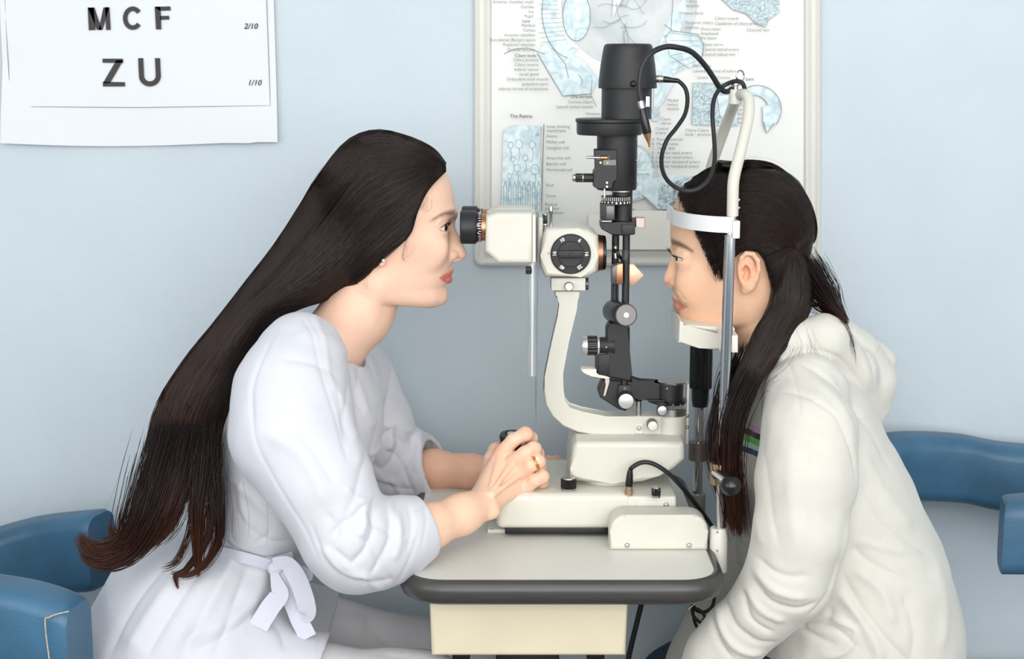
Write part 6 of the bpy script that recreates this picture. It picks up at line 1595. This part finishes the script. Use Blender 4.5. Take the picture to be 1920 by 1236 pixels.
def g_head(Q):
    d = hg.d(Q)
    for sy in (-1, 1):
        d = smin(d, s_ell(Q, GP(1300, 532, sy * .036), (.022, .015, .024)), .022)
        d = smax(d, -s_ell(Q, GP(1263, 479, sy * .030), (.0075, .016, .0075)), .010)
        e = eg[0 if sy < 0 else 1]
        d = smin(d, s_ell(Q, e, (.0137, .0138, .0128)), .006)
        d = smin(d, s_chain(Q, [(*GP(1277, 474, sy * .016), .0040), (*GP(1273.5, 474, sy * .030), .0045), (*GP(1284, 478, sy * .044), .0035)], .003), .005)
        d = carve_eye(d, Q, e, .0117, -1, -30, 80, 13, 12, -5)
    nose = s_chain(Q, [(*GP(1265.5, 480), .0050), (*GP(1262, 500), .0054), (*GP(1253.8, 523), .0072)], .004)
    nb = s_chain(Q, [(*GP(1270, 492), .007), (*GP(1265, 518), .0095), (*GP(1262, 530), .0085)], .004); nose = smin(nose, nb, .007)
    for sy in (-1, 1): nose = smin(nose, s_ell(Q, GP(1264.5, 530, sy * .0108), (.0076, .0052, .0060)), .004)
    d = smin(d, nose, .006)
    for sy in (-1, 1): d = smax(d, -s_ell(Q, GP(1254, 536, sy * .006), (.0050, .0026, .0028)), .002)
    def arc(x0, z0, x1, z1, x2, z2, r0, r1, r2):
        return s_chain(Q, [(*GP(x2, z2, -.023), r2), (*GP(x1, z1, -.012), r1), (*GP(x0, z0, -.003), r0), (*GP(x0, z0, .003), r0), (*GP(x1, z1, .012), r1), (*GP(x2, z2, .023), r2)], .002)
    d = smin(d, arc(1266.5, 559.5, 1269.5, 561, 1281, 567, .0042, .0038, .0016), .0035)
    d = smin(d, arc(1269.5, 574, 1272.5, 574, 1281, 569, .0052, .0046, .0016), .0035)
    d = smax(d, -arc(1261, 566, 1268, 566.5, 1284, 568, .0009, .0009, .0008), .0016)
    d = smin(d, s_ell(Q, GP(1287, 600), (.010, .014, .010)), .012)
    for sy in (-1, 1): d = smin(d, g_ear(Q, sy), .003)
    return d
neckg = [(GP(1425, 545).x, GP(1425, 545).z, .040, YC, .048), (GP(1430, 610).x, GP(1430, 610).z, .038, YC, .047), (GP(1455, 680).x, GP(1455, 680).z, .046, YC, .060), (GP(1490, 740).x, GP(1490, 740).z, .07, YC, .10)]
def g_skin(Q): return smin(g_head(Q), s_echain(Q, neckg, 2.0, .02), .014)
a, b = P(1600, 760, YC), P(1225, 296, YC)
V, Fq = mesh_sdf(g_skin, (b.x, YC - .125, a.z), (a.x, YC + .125, b.z), .00145)
V = relax(V, Fq, 1, .3)
gb = lin(234, 191, 160); C = np.tile(gb, (len(V), 1))
C = paint(C, .30 * gpx(V, 1302, 535, 30, 24, YC-.05), lin(230, 160, 132)); C = paint(C, .45 * gpx(V, 1403, 508, 22, 34, YC-.08), lin(228, 150, 118)); C = paint(C, .25 * gpx(V, 1250, 525, 12, 12, YC), lin(220, 150, 124))
C = paint(C, .25 * gpx(V, 1275, 498, 14, 8, YC), lin(200, 146, 124))
lipp = pxz([(1283.5, 568), (1277, 564), (1270, 560), (1264, 556.5), (1258, 556), (1254, 567), (1256, 584), (1266, 582.5), (1273, 579), (1279, 574)], YC)
C = paint(C, .75 / (1 + np.exp(poly2(V, lipp) / .0005)), lin(196, 118, 108))
db = poly2(V, pxz([(1255, 452), (1262, 449.5), (1272, 451), (1284, 457), (1296, 466), (1294, 469), (1283, 464), (1272, 461), (1262, 461), (1256, 463)], YC - .025))
C = paint(C, .84 / (1 + np.exp(db / .0008)) * (np.abs(V[:, 1] - YC) > .008), lin(70, 44, 34))
ed = np.minimum(np.linalg.norm(V - V3(eg[0]), axis=1), np.linalg.norm(V - V3(eg[1]), axis=1))
C = paint(C, .8 * np.clip((.0131 - ed) / .0010, 0, 1) * (ed > .0085), lin(50, 30, 26))
V = sculpt(V, Fq, [([(1268, 540), (1276, 552), (1284, 562)], YC - .03, 4, -.0010), ([(1283, 568), (1286, 574), (1288, 582)], YC - .04, 4, -.0012), ([(1264, 478), (1274, 474), (1288, 482)], YC - .04, 2.5, -.0007), ([(1270, 496), (1280, 500), (1292, 496)], YC - .04, 4, -.0006)])
gparts = [(V, Fq, C)]
def g_trunk(Q): return s_echain(Q, [(GP(1495, 760).x, GP(1495, 760).z, .07, YC, .12), (GP(1550, 930).x, GP(1550, 930).z, .08, YC, .11), (GP(1590, 1120).x, GP(1590, 1120).z, .09, YC, .12)], 2.2, .03)
a, b = P(1400, 1330, YC), P(1800, 700, YC)
V, Fq = mesh_sdf(g_trunk, (a.x, YC - .2, a.z), (b.x, YC + .2, b.z), .006); gparts.append((V, Fq, np.tile(gb, (len(V), 1))))
# hands resting in the lap, below the table edge
def g_hand(Q, y, px, py):
    d = s_chain(Q, [(*P(px + 60, py - 45, y), .024), (*P(px, py, y), .020)], .01)
    for k, dy in enumerate((-.03, -.010, .010, .028)):
        a = P(px, py, y) + Vector((-.05, dy, -.02)); bq = a + Vector((-.030, 0, -.018)); c = bq + Vector((-.012, 0, -.022))
        d = smin(d, s_chain(Q, [(*P(px, py, y), .016), (*a, .0105)], .004), .01); d = smin(d, s_chain(Q, [(*a, .0100), (*bq, .0088), (*c, .0078)], .002), .004)
    t = P(px, py, y); d = smin(d, s_chain(Q, [(*t, .014), (t.x - .025, t.y + .035, t.z - .012, .011), (t.x - .055, t.y + .045, t.z - .026, .009)], .003), .006)
    return d
for y, px, py in ((-.10, 1330, 1262), (.17, 1285, 1262)):
    c = P(px, py, y)
    V, Fq = mesh_sdf(lambda Q: g_hand(Q, y, px, py), (c.x - .13, y - .06, c.z - .11), (c.x + .09, y + .08, c.z + .08), .0025); gparts.append((V, Fq, np.tile(gb, (len(V), 1))))
gbody = add_obj('body', gparts, SKIN if False else mat('skin_tan', (1, 1, 1, 1), 0.44, sss=0.12, attr='tone', noise=0.025, nscale=90, bump=0.10, bscale=700, spec=0.4), GI)
for e in eg: eyeball('eye', e, (-.97, -.12 if e.y < YC else .0, -.05), GR, gbody, (34, 22, 18))
for e in eg: lash_rows(e, .0118, -1, -26, 76, 13, gbody, 30, .007)
for sd in (-1, 1): brow([(1257, 457), (1266, 455.5), (1275, 457), (1285, 462), (1296, 468)], -1, sd, g_head, gbody, lin(36, 24, 20), 130, -1)

# ---------------- hoodie
gt = [CE(1478, 708, .060, YC, .105), CE(1498, 770, .086, YC, .145), CE(1514, 860, .106, YC, .160), CE(1546, 960, .121, YC, .170), CE(1578, 1080, .138, YC, .185), CE(1592, 1180, .148, YC, .19), CE(1600, 1250, .145, YC, .19)]
gs_n = [CP3(1512, 742, -.060, .056), CP3(1518, 810, -.110, .0580), CP3(1510, 900, -.140, .0600), CP3(1500, 1000, -.155, .0560), CP3(1478, 1085, -.155, .0540), CP3(1430, 1142, -.145, .0430), CP3(1380, 1190, -.130, .0400), CP3(1345, 1232, -.118, .0400), CP3(1322, 1262, -.110, .034)]
gs_f = [CP3(1500, 740, .17, .058), CP3(1470, 860, .24, .060), CP3(1440, 980, .26, .058), CP3(1415, 1060, .25, .058), CP3(1380, 1130, .23, .052), CP3(1335, 1195, .20, .047), CP3(1305, 1240, .18, .042), CP3(1290, 1258, .17, .036)]
hood = [CP3(1432, 668, -.062 + YC, .016), CP3(1462, 650, YC - .075, .024), CP3(1500, 640, YC - .078, .027), CP3(1545, 636, YC - .066, .032), CP3(1600, 696, YC - .035, .031), CP3(1632, 770, YC + .0, .022)]
hood2 = [CP3(1432, 668, YC + .062, .016), CP3(1500, 640, YC + .09, .034), CP3(1560, 650, YC + .075, .038), CP3(1625, 720, YC + .03, .036)]
def g_hoodie_solid(Q):
    d = s_echain(Q, gt, 2.2, .03)
    n = s_chain(Q, gs_n, .02); fa = s_chain(Q, gs_f, .02)
    d = smin(d, n, .010); d = smin(d, fa, .02)
    h = s_chain(Q, hood, .012); h2 = s_chain(Q, hood2, .012)
    bag = s_chain(Q, [CP3(1560, 636, YC, .036), CP3(1600, 675, YC + .01, .038), CP3(1628, 720, YC + .01, .036), CP3(1640, 762, YC + .01, .022)], .02)
    back = s_chain(Q, [CP3(1632, 660, YC + .035, .020), CP3(1648, 680, YC + .03, .022), CP3(1650, 720, YC + .03, .022), CP3(1646, 765, YC + .03, .014)], .01)
    d = smin(d, h, .006); d = smin(d, h2, .008); d = smin(d, bag, .006); d = smin(d, back, .004)
    return d
gn_hole = [(a, b, r + .006, c, ry + .008) for a, b, r, c, ry in neckg[:3]]
def g_hoodie(Q):
    d = g_hoodie_solid(Q)
    d = smax(d, -s_echain(Q, gn_hole, 2.0, .02), .003)
    d = smax(d, -s_chain(Q, [CP3(1500, 575, YC, .045), CP3(1530, 610, YC, .034)], .01), .01)
    # ribbed hem line
    return d
a, b = P(1230, 1290, YC), P(1840, 580, YC)
V, Fq = mesh_sdf(g_hoodie, (a.x, -.23, a.z - .02), (b.x, .34, b.z), .0030)
V = relax(V, Fq, 2, .4)
yn = -.15
V = sculpt(V, Fq, ws=.9, ds=.8, strokes=[
    ([(1470, 660), (1475, 700), (1470, 745)], -.05, 4, -.0020), ([(1465, 748), (1510, 745), (1560, 775), (1590, 840), (1598, 900)], yn, 5, -.0040), ([(1540, 760), (1585, 800), (1605, 880), (1600, 960)], yn, 12, .003),
    ([(1415, 860), (1412, 950), (1420, 1010)], yn, 8, .003), ([(1440, 780), (1432, 850), (1436, 930), (1445, 1000)], yn, 12, -.003), ([(1480, 800), (1470, 900), (1480, 1000)], yn, 18, .003),
    # sleeve creases at the elbow
    ([(1412, 1030), (1450, 1050), (1500, 1050)], yn, 8, -.005), ([(1408, 1050), (1440, 1080), (1500, 1090)], yn, 8, .005), ([(1402, 1066), (1430, 1100), (1480, 1112), (1520, 1100)], yn, 8, -.0055), ([(1395, 1085), (1415, 1120), (1460, 1140)], yn, 8, .005),
    ([(1388, 1095), (1400, 1140), (1440, 1165)], yn, 7, -.0055), ([(1360, 1120), (1370, 1155), (1410, 1185), (1450, 1190)], yn, 8, -.006), ([(1352, 1130), (1350, 1170), (1380, 1205), (1430, 1215)], yn, 8, .006), ([(1335, 1160), (1345, 1195), (1370, 1225)], yn, 7, -.006),
    ([(1560, 1020), (1540, 1090), (1500, 1130)], yn, 9, -.004), ([(1585, 960), (1565, 1040), (1540, 1100)], yn, 8, .003),
    # torso: long drapes from under the arm
    ([(1590, 1010), (1620, 1040), (1700, 1080)], -.1, 9, -.005), ([(1590, 1050), (1640, 1090), (1660, 1150)], -.1, 12, .005), ([(1560, 1090), (1600, 1140), (1630, 1200), (1620, 1236)], -.1, 12, .007), ([(1570, 1060), (1600, 1120), (1650, 1180), (1700, 1230)], -.1, 9, -.006),
    ([(1550, 1120), (1540, 1150), (1500, 1170), (1560, 1190)], -.1, 9, -.005), ([(1600, 870), (1640, 950), (1700, 1010), (1760, 1060)], -.1, 12, -.004), ([(1610, 840), (1660, 930), (1720, 1000)], -.1, 14, .004), ([(1680, 1100), (1700, 1160), (1690, 1230)], -.1, 14, -.004),
    ([(1760, 1060), (1775, 1130), (1760, 1210)], -.1, 16, .004), ([(1600, 1000), (1660, 1020), (1740, 1040)], -.1, 8, .003), ([(1540, 1140), (1590, 1160), (1570, 1200), (1530, 1215)], -.1, 7, .005),
    ([(1450, 1210), (1500, 1180), (1560, 1170), (1600, 1200)], -.12, 5, -.004),
    # hood rolls
    ([(1480, 668), (1530, 690), (1580, 740), (1620, 800)], -.05, 5, -.0035), ([(1500, 640), (1560, 660), (1610, 720), (1645, 770)], -.0, 5, -.0035), ([(1490, 655), (1545, 672), (1600, 735)], -.03, 6, .002), ([(1600, 620), (1625, 660), (1640, 720)], .0, 5, -.003), ([(1560, 600), (1600, 640), (1625, 700)], .0, 7, .002),
    ([(1620, 650), (1640, 655), (1660, 648)], .05, 4, -.004), ([(1560, 700), (1600, 760), (1640, 820), (1680, 900)], -.08, 9, -.003), ([(1500, 690), (1540, 720), (1580, 790)], -.06, 8, .003)])
N_ = normals(V, Fq); V = V + N_ * (vnoise(V, 8, 45) * .0014 + vnoise(V * np.array([1, 1, .6]), 3, 110) * .0008)[:, None]
Qs = V.astype(f32)
msk = ((s_chain(Qs, gs_n, .02) > .006) & (s_chain(Qs, gs_f, .02) > .006) & (V[:, 0] < P(1470, 800, YC).x) & (s_echain(Qs, gt, 2.2, .03) < .02)).astype(float)
z_a, z_b = P(1410, 797, -.03).z, P(1410, 848, -.03).z
HM = HOODM; nt = HM.node_tree; bs = nt.nodes['Principled BSDF']; prev = bs.inputs['Base Color'].links[0].from_socket
tc = nt.nodes.new('ShaderNodeTexCoord'); sx = nt.nodes.new('ShaderNodeSeparateXYZ'); nt.links.new(tc.outputs['Object'], sx.inputs[0])
mul = nt.nodes.new('ShaderNodeMath'); mul.operation = 'MULTIPLY_ADD'; mul.inputs[1].default_value = -.12; nt.links.new(sx.outputs['X'], mul.inputs[0]); nt.links.new(sx.outputs['Z'], mul.inputs[2])
off_ = -.12 * P(1410, 800, -.03).x
mr = nt.nodes.new('ShaderNodeMapRange'); mr.inputs['From Min'].default_value = z_a + off_; mr.inputs['From Max'].default_value = z_b + off_; nt.links.new(mul.outputs[0], mr.inputs[0])
cr = nt.nodes.new('ShaderNodeValToRGB'); cr.color_ramp.interpolation = 'CONSTANT'
els = cr.color_ramp.elements; cols_ = [(0, (214, 176, 216)), (.20, (24, 24, 34)), (.40, (108, 190, 96)), (.62, (176, 228, 206)), (.80, (34, 56, 110)), (.999, (226, 224, 216))]
els[0].position = 0; els[0].color = srgb(*cols_[0][1]); els[1].position = cols_[1][0]; els[1].color = srgb(*cols_[1][1])
for p_, c_ in cols_[2:]: e_ = els.new(p_); e_.color = srgb(*c_)
nt.links.new(mr.outputs[0], cr.inputs[0])
gt0 = nt.nodes.new('ShaderNodeMath'); gt0.operation = 'GREATER_THAN'; gt0.inputs[1].default_value = .0001; nt.links.new(mr.outputs[0], gt0.inputs[0])
at = nt.nodes.new('ShaderNodeAttribute'); at.attribute_name = 'tone'
m2 = nt.nodes.new('ShaderNodeMath'); m2.operation = 'MULTIPLY'; nt.links.new(gt0.outputs[0], m2.inputs[0]); nt.links.new(at.outputs['Fac'], m2.inputs[1])
lt = nt.nodes.new('ShaderNodeMath'); lt.operation = 'LESS_THAN'; lt.inputs[1].default_value = .999; nt.links.new(mr.outputs[0], lt.inputs[0])
m3 = nt.nodes.new('ShaderNodeMath'); m3.operation = 'MULTIPLY'; nt.links.new(m2.outputs[0], m3.inputs[0]); nt.links.new(lt.outputs[0], m3.inputs[1])
mx = nt.nodes.new('ShaderNodeMix'); mx.data_type = 'RGBA'; nt.links.new(m3.outputs[0], mx.inputs[0]); nt.links.new(prev, mx.inputs[6]); nt.links.new(cr.outputs[0], mx.inputs[7]); nt.links.new(mx.outputs[2], bs.inputs['Base Color'])
hoodie = add_obj('hoodie', [(V, Fq, np.repeat(msk[:, None], 3, 1))], HM, GI)
SMG = SurfMap(V, Fq, -1, .004)
# shirt collar under the hoodie
col_ = [(a, b, r + .003, c, ry + .003) for a, b, r, c, ry in neckg[1:3]]
def g_collar(Q): 
    d = s_echain(Q, [(GP(1436, 640).x, GP(1436, 640).z, .0405, YC, .0500), (GP(1462, 700).x, GP(1462, 700).z, .054, YC, .070)], 2.0, .01)
    return smax(d, (Q[:, 2] - GP(1400, 652).z) - (Q[:, 0] - GP(1400, 652).x) * .55, .002)
a, b = P(1360, 740, YC), P(1540, 610, YC)
V, Fq = mesh_sdf(g_collar, (a.x, YC - .09, a.z), (b.x, YC + .09, b.z), .0025)
add_obj('shirt_collar', [(V, Fq)], mat('pale_grey_jersey', srgb(206, 200, 198), .85, bump=.2, bscale=600), GI)
# jeans: thighs go left under the table, frayed knee
DEN = mat('dark_denim', srgb(44, 66, 88), 0.8, noise=0.25, nscale=220, bump=0.4, bscale=700)
for yy, L in ((-.06, [CP3(1640, 1312, -.06, .085), CP3(1450, 1330, -.06, .072), CP3(1300, 1332, -.06, .062)]), (.20, [CP3(1600, 1250, .20, .085), CP3(1400, 1262, .20, .070), CP3(1300, 1268, .20, .058), CP3(1262, 1282, .20, .052)])):
    L2 = L + [(L[-1][0] - .01, yy, L[-1][2] - .15, .055), (L[-1][0] + .09, yy, .12, .048)]; a = np.array(L2)
    V, Fq = mesh_sdf(lambda Q: s_chain(Q, L2, .02), (a[:, 0].min() - .1, yy - .11, .06), (a[:, 0].max() + .1, yy + .11, a[:, 2].max() + .1), .006)
    add_obj('trouser_leg', [(V, Fq)], DEN, GI)
    q = L2[-1]
    sh = mesh_sdf(lambda Q: smax(s_chain(Q, [(q[0], yy, .06, .045), (q[0] - .07, yy, .045, .042), (q[0] - .12, yy, .035, .034)], .02), -(Q[:, 2] - .002), .004), (q[0] - .22, yy - .07, -.01), (q[0] + .08, yy + .07, .13), .006)
    add_obj('shoe', [sh], MT['cream2'], GI)

# ---------------- hair
A2 = [(1272, 372), (1290, 345), (1325, 318), (1365, 306), (1410, 302), (1455, 312), (1495, 345), (1519, 385), (1528, 425), (1522, 452), (1500, 466)]
B2 = [(1340, 520), (1350, 500), (1362, 486), (1380, 474), (1398, 466), (1415, 464), (1432, 462), (1448, 460), (1460, 460), (1474, 461), (1486, 464)]
hl = pxz([(1262, 384), (1278, 362), (1284, 380), (1296, 408), (1318, 428), (1334, 446), (1343, 470), (1348, 500), (1353, 526), (1358, 524), (1364, 500), (1374, 484), (1388, 471), (1402, 467), (1418, 471), (1430, 486), (1438, 510), (1446, 540), (1448, 575), (1560, 600), (1560, 280), (1250, 280)], YC - .068)
tie = P(1490, 466, YC - .040)
taild = [(1486, 478, .014, YC - .052, .022), (1486, 520, .022, YC - .055, .028), (1480, 570, .026, YC - .060, .028), (1452, 630, .026, YC - .078, .026), (1412, 690, .019, -.045, .020), (1382, 750, .015, -.062, .018), (1366, 810, .013, -.070, .016), (1364, 870, .012, -.075, .014), (1380, 930, .010, -.080, .012)]
taild = [tuple(q) for q in catmull(taild, 4)]
taild = [(P(a, b, yc).x, P(a, b, yc).z, r, yc, ry) for a, b, r, yc, ry in taild]
gout = pxz([(1262, 388), (1268, 368), (1290, 342), (1325, 315), (1365, 303), (1410, 300), (1459, 306), (1500, 339), (1522, 380), (1529, 425), (1524, 455), (1512, 490), (1508, 530), (1490, 600), (1300, 600), (1262, 420)], YC - .03)
def g_hair(Q):
    sm_ = np.clip((Q[:, 0] - P(1320, 400, YC).x) / .06, 0, 1); ds = hg.d(Q, .0060 + .0075 * sm_ * sm_ * (3 - 2 * sm_)); ds = smax(ds, poly2(Q, hl), .004)
    k = s_ell(Q, tie, (.022, .026, .020)); ds = smin(ds, k, .010)
    t = s_echain(Q, taild, 2.0, .0015)
    t2 = s_chain(Q, [CP3(1496, 482, YC - .02, .010), CP3(1516, 520, YC - .02, .011), CP3(1540, 552, YC - .015, .008), CP3(1560, 576, YC - .01, .004)], .01)
    bk = s_ell(Q, P(1470, 520, YC), (.024, .050, .040)); ds = smin(ds, bk, .015)
    ds = smax(ds, poly2(Q, gout), .006)
    return smin(smin(ds, t, .006), t2, .006)
a, b = P(1300, 1040, YC), P(1620, 290, YC)
V, Fq = mesh_sdf(g_hair, (P(1255, 400, YC).x, YC - .18, a.z), (b.x, YC + .12, b.z), .0026)
V = relax(V, Fq, 2, .5)
hair_parts = [(V, Fq, np.tile(lin(22, 15, 13), (len(V), 1)))]
near = SurfMap(V, Fq, -1, .003); far = SurfMap(V, Fq, 1, .003)
def use(A, B):
    global Ad, Bd, SN
    Ad = np.array(catmull(A, 8)); Bd = np.array(catmull(B, 8)); SN = len(Ad)
use(A2, B2)
layer(2400, 30, (0, .10), (.55, 1.0), .00045, jit=1.2, wob=.012, warm=False, off=.0006)
layer(1500, 22, (.05, .6), (.3, .6), .00045, jit=2.0, wob=.02, warm=False, off=.0006)
layer(70, 22, (.2, .6), (.2, .4), .00014, jit=9, wob=.04, edge=.03, warm=False)
layer(900, 22, (0, .3), (.5, .7), .0006, sm=far, jit=1, warm=False)
# hair from the nape and behind the ear up to the tie
A3 = [(1526, 440), (1524, 470), (1516, 490), (1506, 482), (1496, 472)]; B3 = [(1436, 500), (1446, 492), (1460, 482), (1472, 474), (1484, 468)]
crown(700, 26, (.02, .3), (.5, .7), .0004, wmax=.30, tmin=-.35)
use([(1524, 500), (1520, 492), (1512, 482), (1502, 474), (1494, 470)], [(1432, 486), (1445, 482), (1460, 474), (1474, 468), (1486, 466)])
layer(700, 16, (0, .4), (.5, .9), .00045, jit=1.5, warm=False, off=.0006)
use([(1456, 574), (1460, 545), (1467, 515), (1478, 490), (1490, 470)], [(1430, 482), (1442, 478), (1456, 473), (1472, 468), (1486, 464)])
layer(800, 18, (0, .3), (.6, .9), .00045, jit=1.2, warm=False, off=.0008)
# falling tail
TA = [(1474, 474), (1456, 520), (1448, 570), (1418, 620), (1392, 680), (1366, 740), (1350, 800), (1344, 860), (1362, 920), (1376, 985)]
TB = [(1504, 474), (1520, 520), (1520, 570), (1494, 620), (1454, 672), (1417, 722), (1388, 790), (1382, 850), (1388, 925), (1398, 1004)]
use(TA, TB)
layer(1500, 36, (0, .1), (.6, 1.0), .00050, jit=2.0, wob=.05, off=.0010)
layer(700, 26, (.2, .6), (.4, .6), .00045, jit=3.0, wob=.05, edge=.05, off=.0014)
GT = (lin(24, 15, 13), lin(66, 36, 26))
lock([(1415, 690, -.07, 1.0), (1376, 780, -.085, .9), (1368, 860, -.09, .8), (1376, 930, -.09, .7), (1388, 1010, -.09, .6)], 420, .018, y_spread=.014, tones=GT)
lock([(1380, 700, -.03, 1.2), (1352, 780, -.05, 1.0), (1343, 850, -.06, .8), (1358, 930, -.07, .6), (1378, 1004, -.08, .5)], 260, .016, y_spread=.014, tones=GT)
lock([(1400, 640, YC - .06, 1), (1370, 720, .0, 1.0), (1350, 800, -.02, .8), (1336, 860, -.02, .5)], 160, .020, y_spread=.012, tones=GT)
lock([(1496, 476, YC - .045, 1), (1520, 520, YC - .04, 1.1), (1545, 556, YC - .03, 1.0), (1568, 584, YC - .02, .5), (1590, 608, YC - .02, .2)], 520, .019, y_spread=.03, tones=GT)
lock([(1500, 500, YC - .045, 1), (1540, 552, YC - .06, .6), (1580, 600, YC - .08, .3), (1600, 650, YC - .085, .3), (1604, 690, YC - .09, .2)], 24, .012, rad=.00016, tones=GT)
lock([(1498, 580, YC - .095, 1), (1508, 630, -.05, .8), (1530, 670, -.06, .7), (1534, 686, -.06, .5), (1500, 700, -.07, .6), (1460, 700, -.07, .6)], 16, .02, rad=.00013, tones=GT)
lock([(1480, 600, YC - .09, 1), (1500, 650, -.055, 1), (1480, 690, -.07, 1), (1440, 720, -.08, .8), (1400, 760, -.09, .8)], 24, .03, rad=.00013, tones=GT)
lock([(1345, 470, YC - .071, 1), (1350, 500, YC - .0705, 1), (1353, 530, YC - .068, .5)], 70, .016, rad=.00022, warm=.5, y_spread=.002, tones=GT)
lock([(1290, 352, YC - .05, 1), (1282, 366, YC - .058, 1), (1290, 392, YC - .066, .8)], 60, .016, rad=.0002, warm=.5, y_spread=.004, tones=GT)
lock([(1306, 416, YC - .068, 1), (1322, 436, YC - .071, 1), (1338, 462, YC - .073, 1), (1346, 496, YC - .073, .8)], 90, .010, rad=.00016, warm=.3, y_spread=.002, tones=GT)
lock([(1284, 372, YC - .058, 1), (1292, 395, YC - .063, 1), (1312, 428, YC - .069, 1)], 50, .010, rad=.00016, warm=.3, y_spread=.002, tones=GT)
# wound strand and band at the tie
for k in range(3):
    q0 = P(1488, 462 + k * 9, YC - .066); bm = tube(catmull([q0 + Vector((-.014, .010, .002)), q0 + Vector((-.008, -.002, .001)), q0 + Vector((.004, -.004, -.001)), q0 + Vector((.014, .006, -.003))], 6), .0046, 10)
    o_ = obj('hair_tie', bm, mat('dark_hair_band', srgb(32, 22, 20), .5), GI) if k == 0 else None
    if k: bm.free()
add_obj('hair', hair_parts, HAIR, GI)
# white cords of the hoodie tucked under the chin
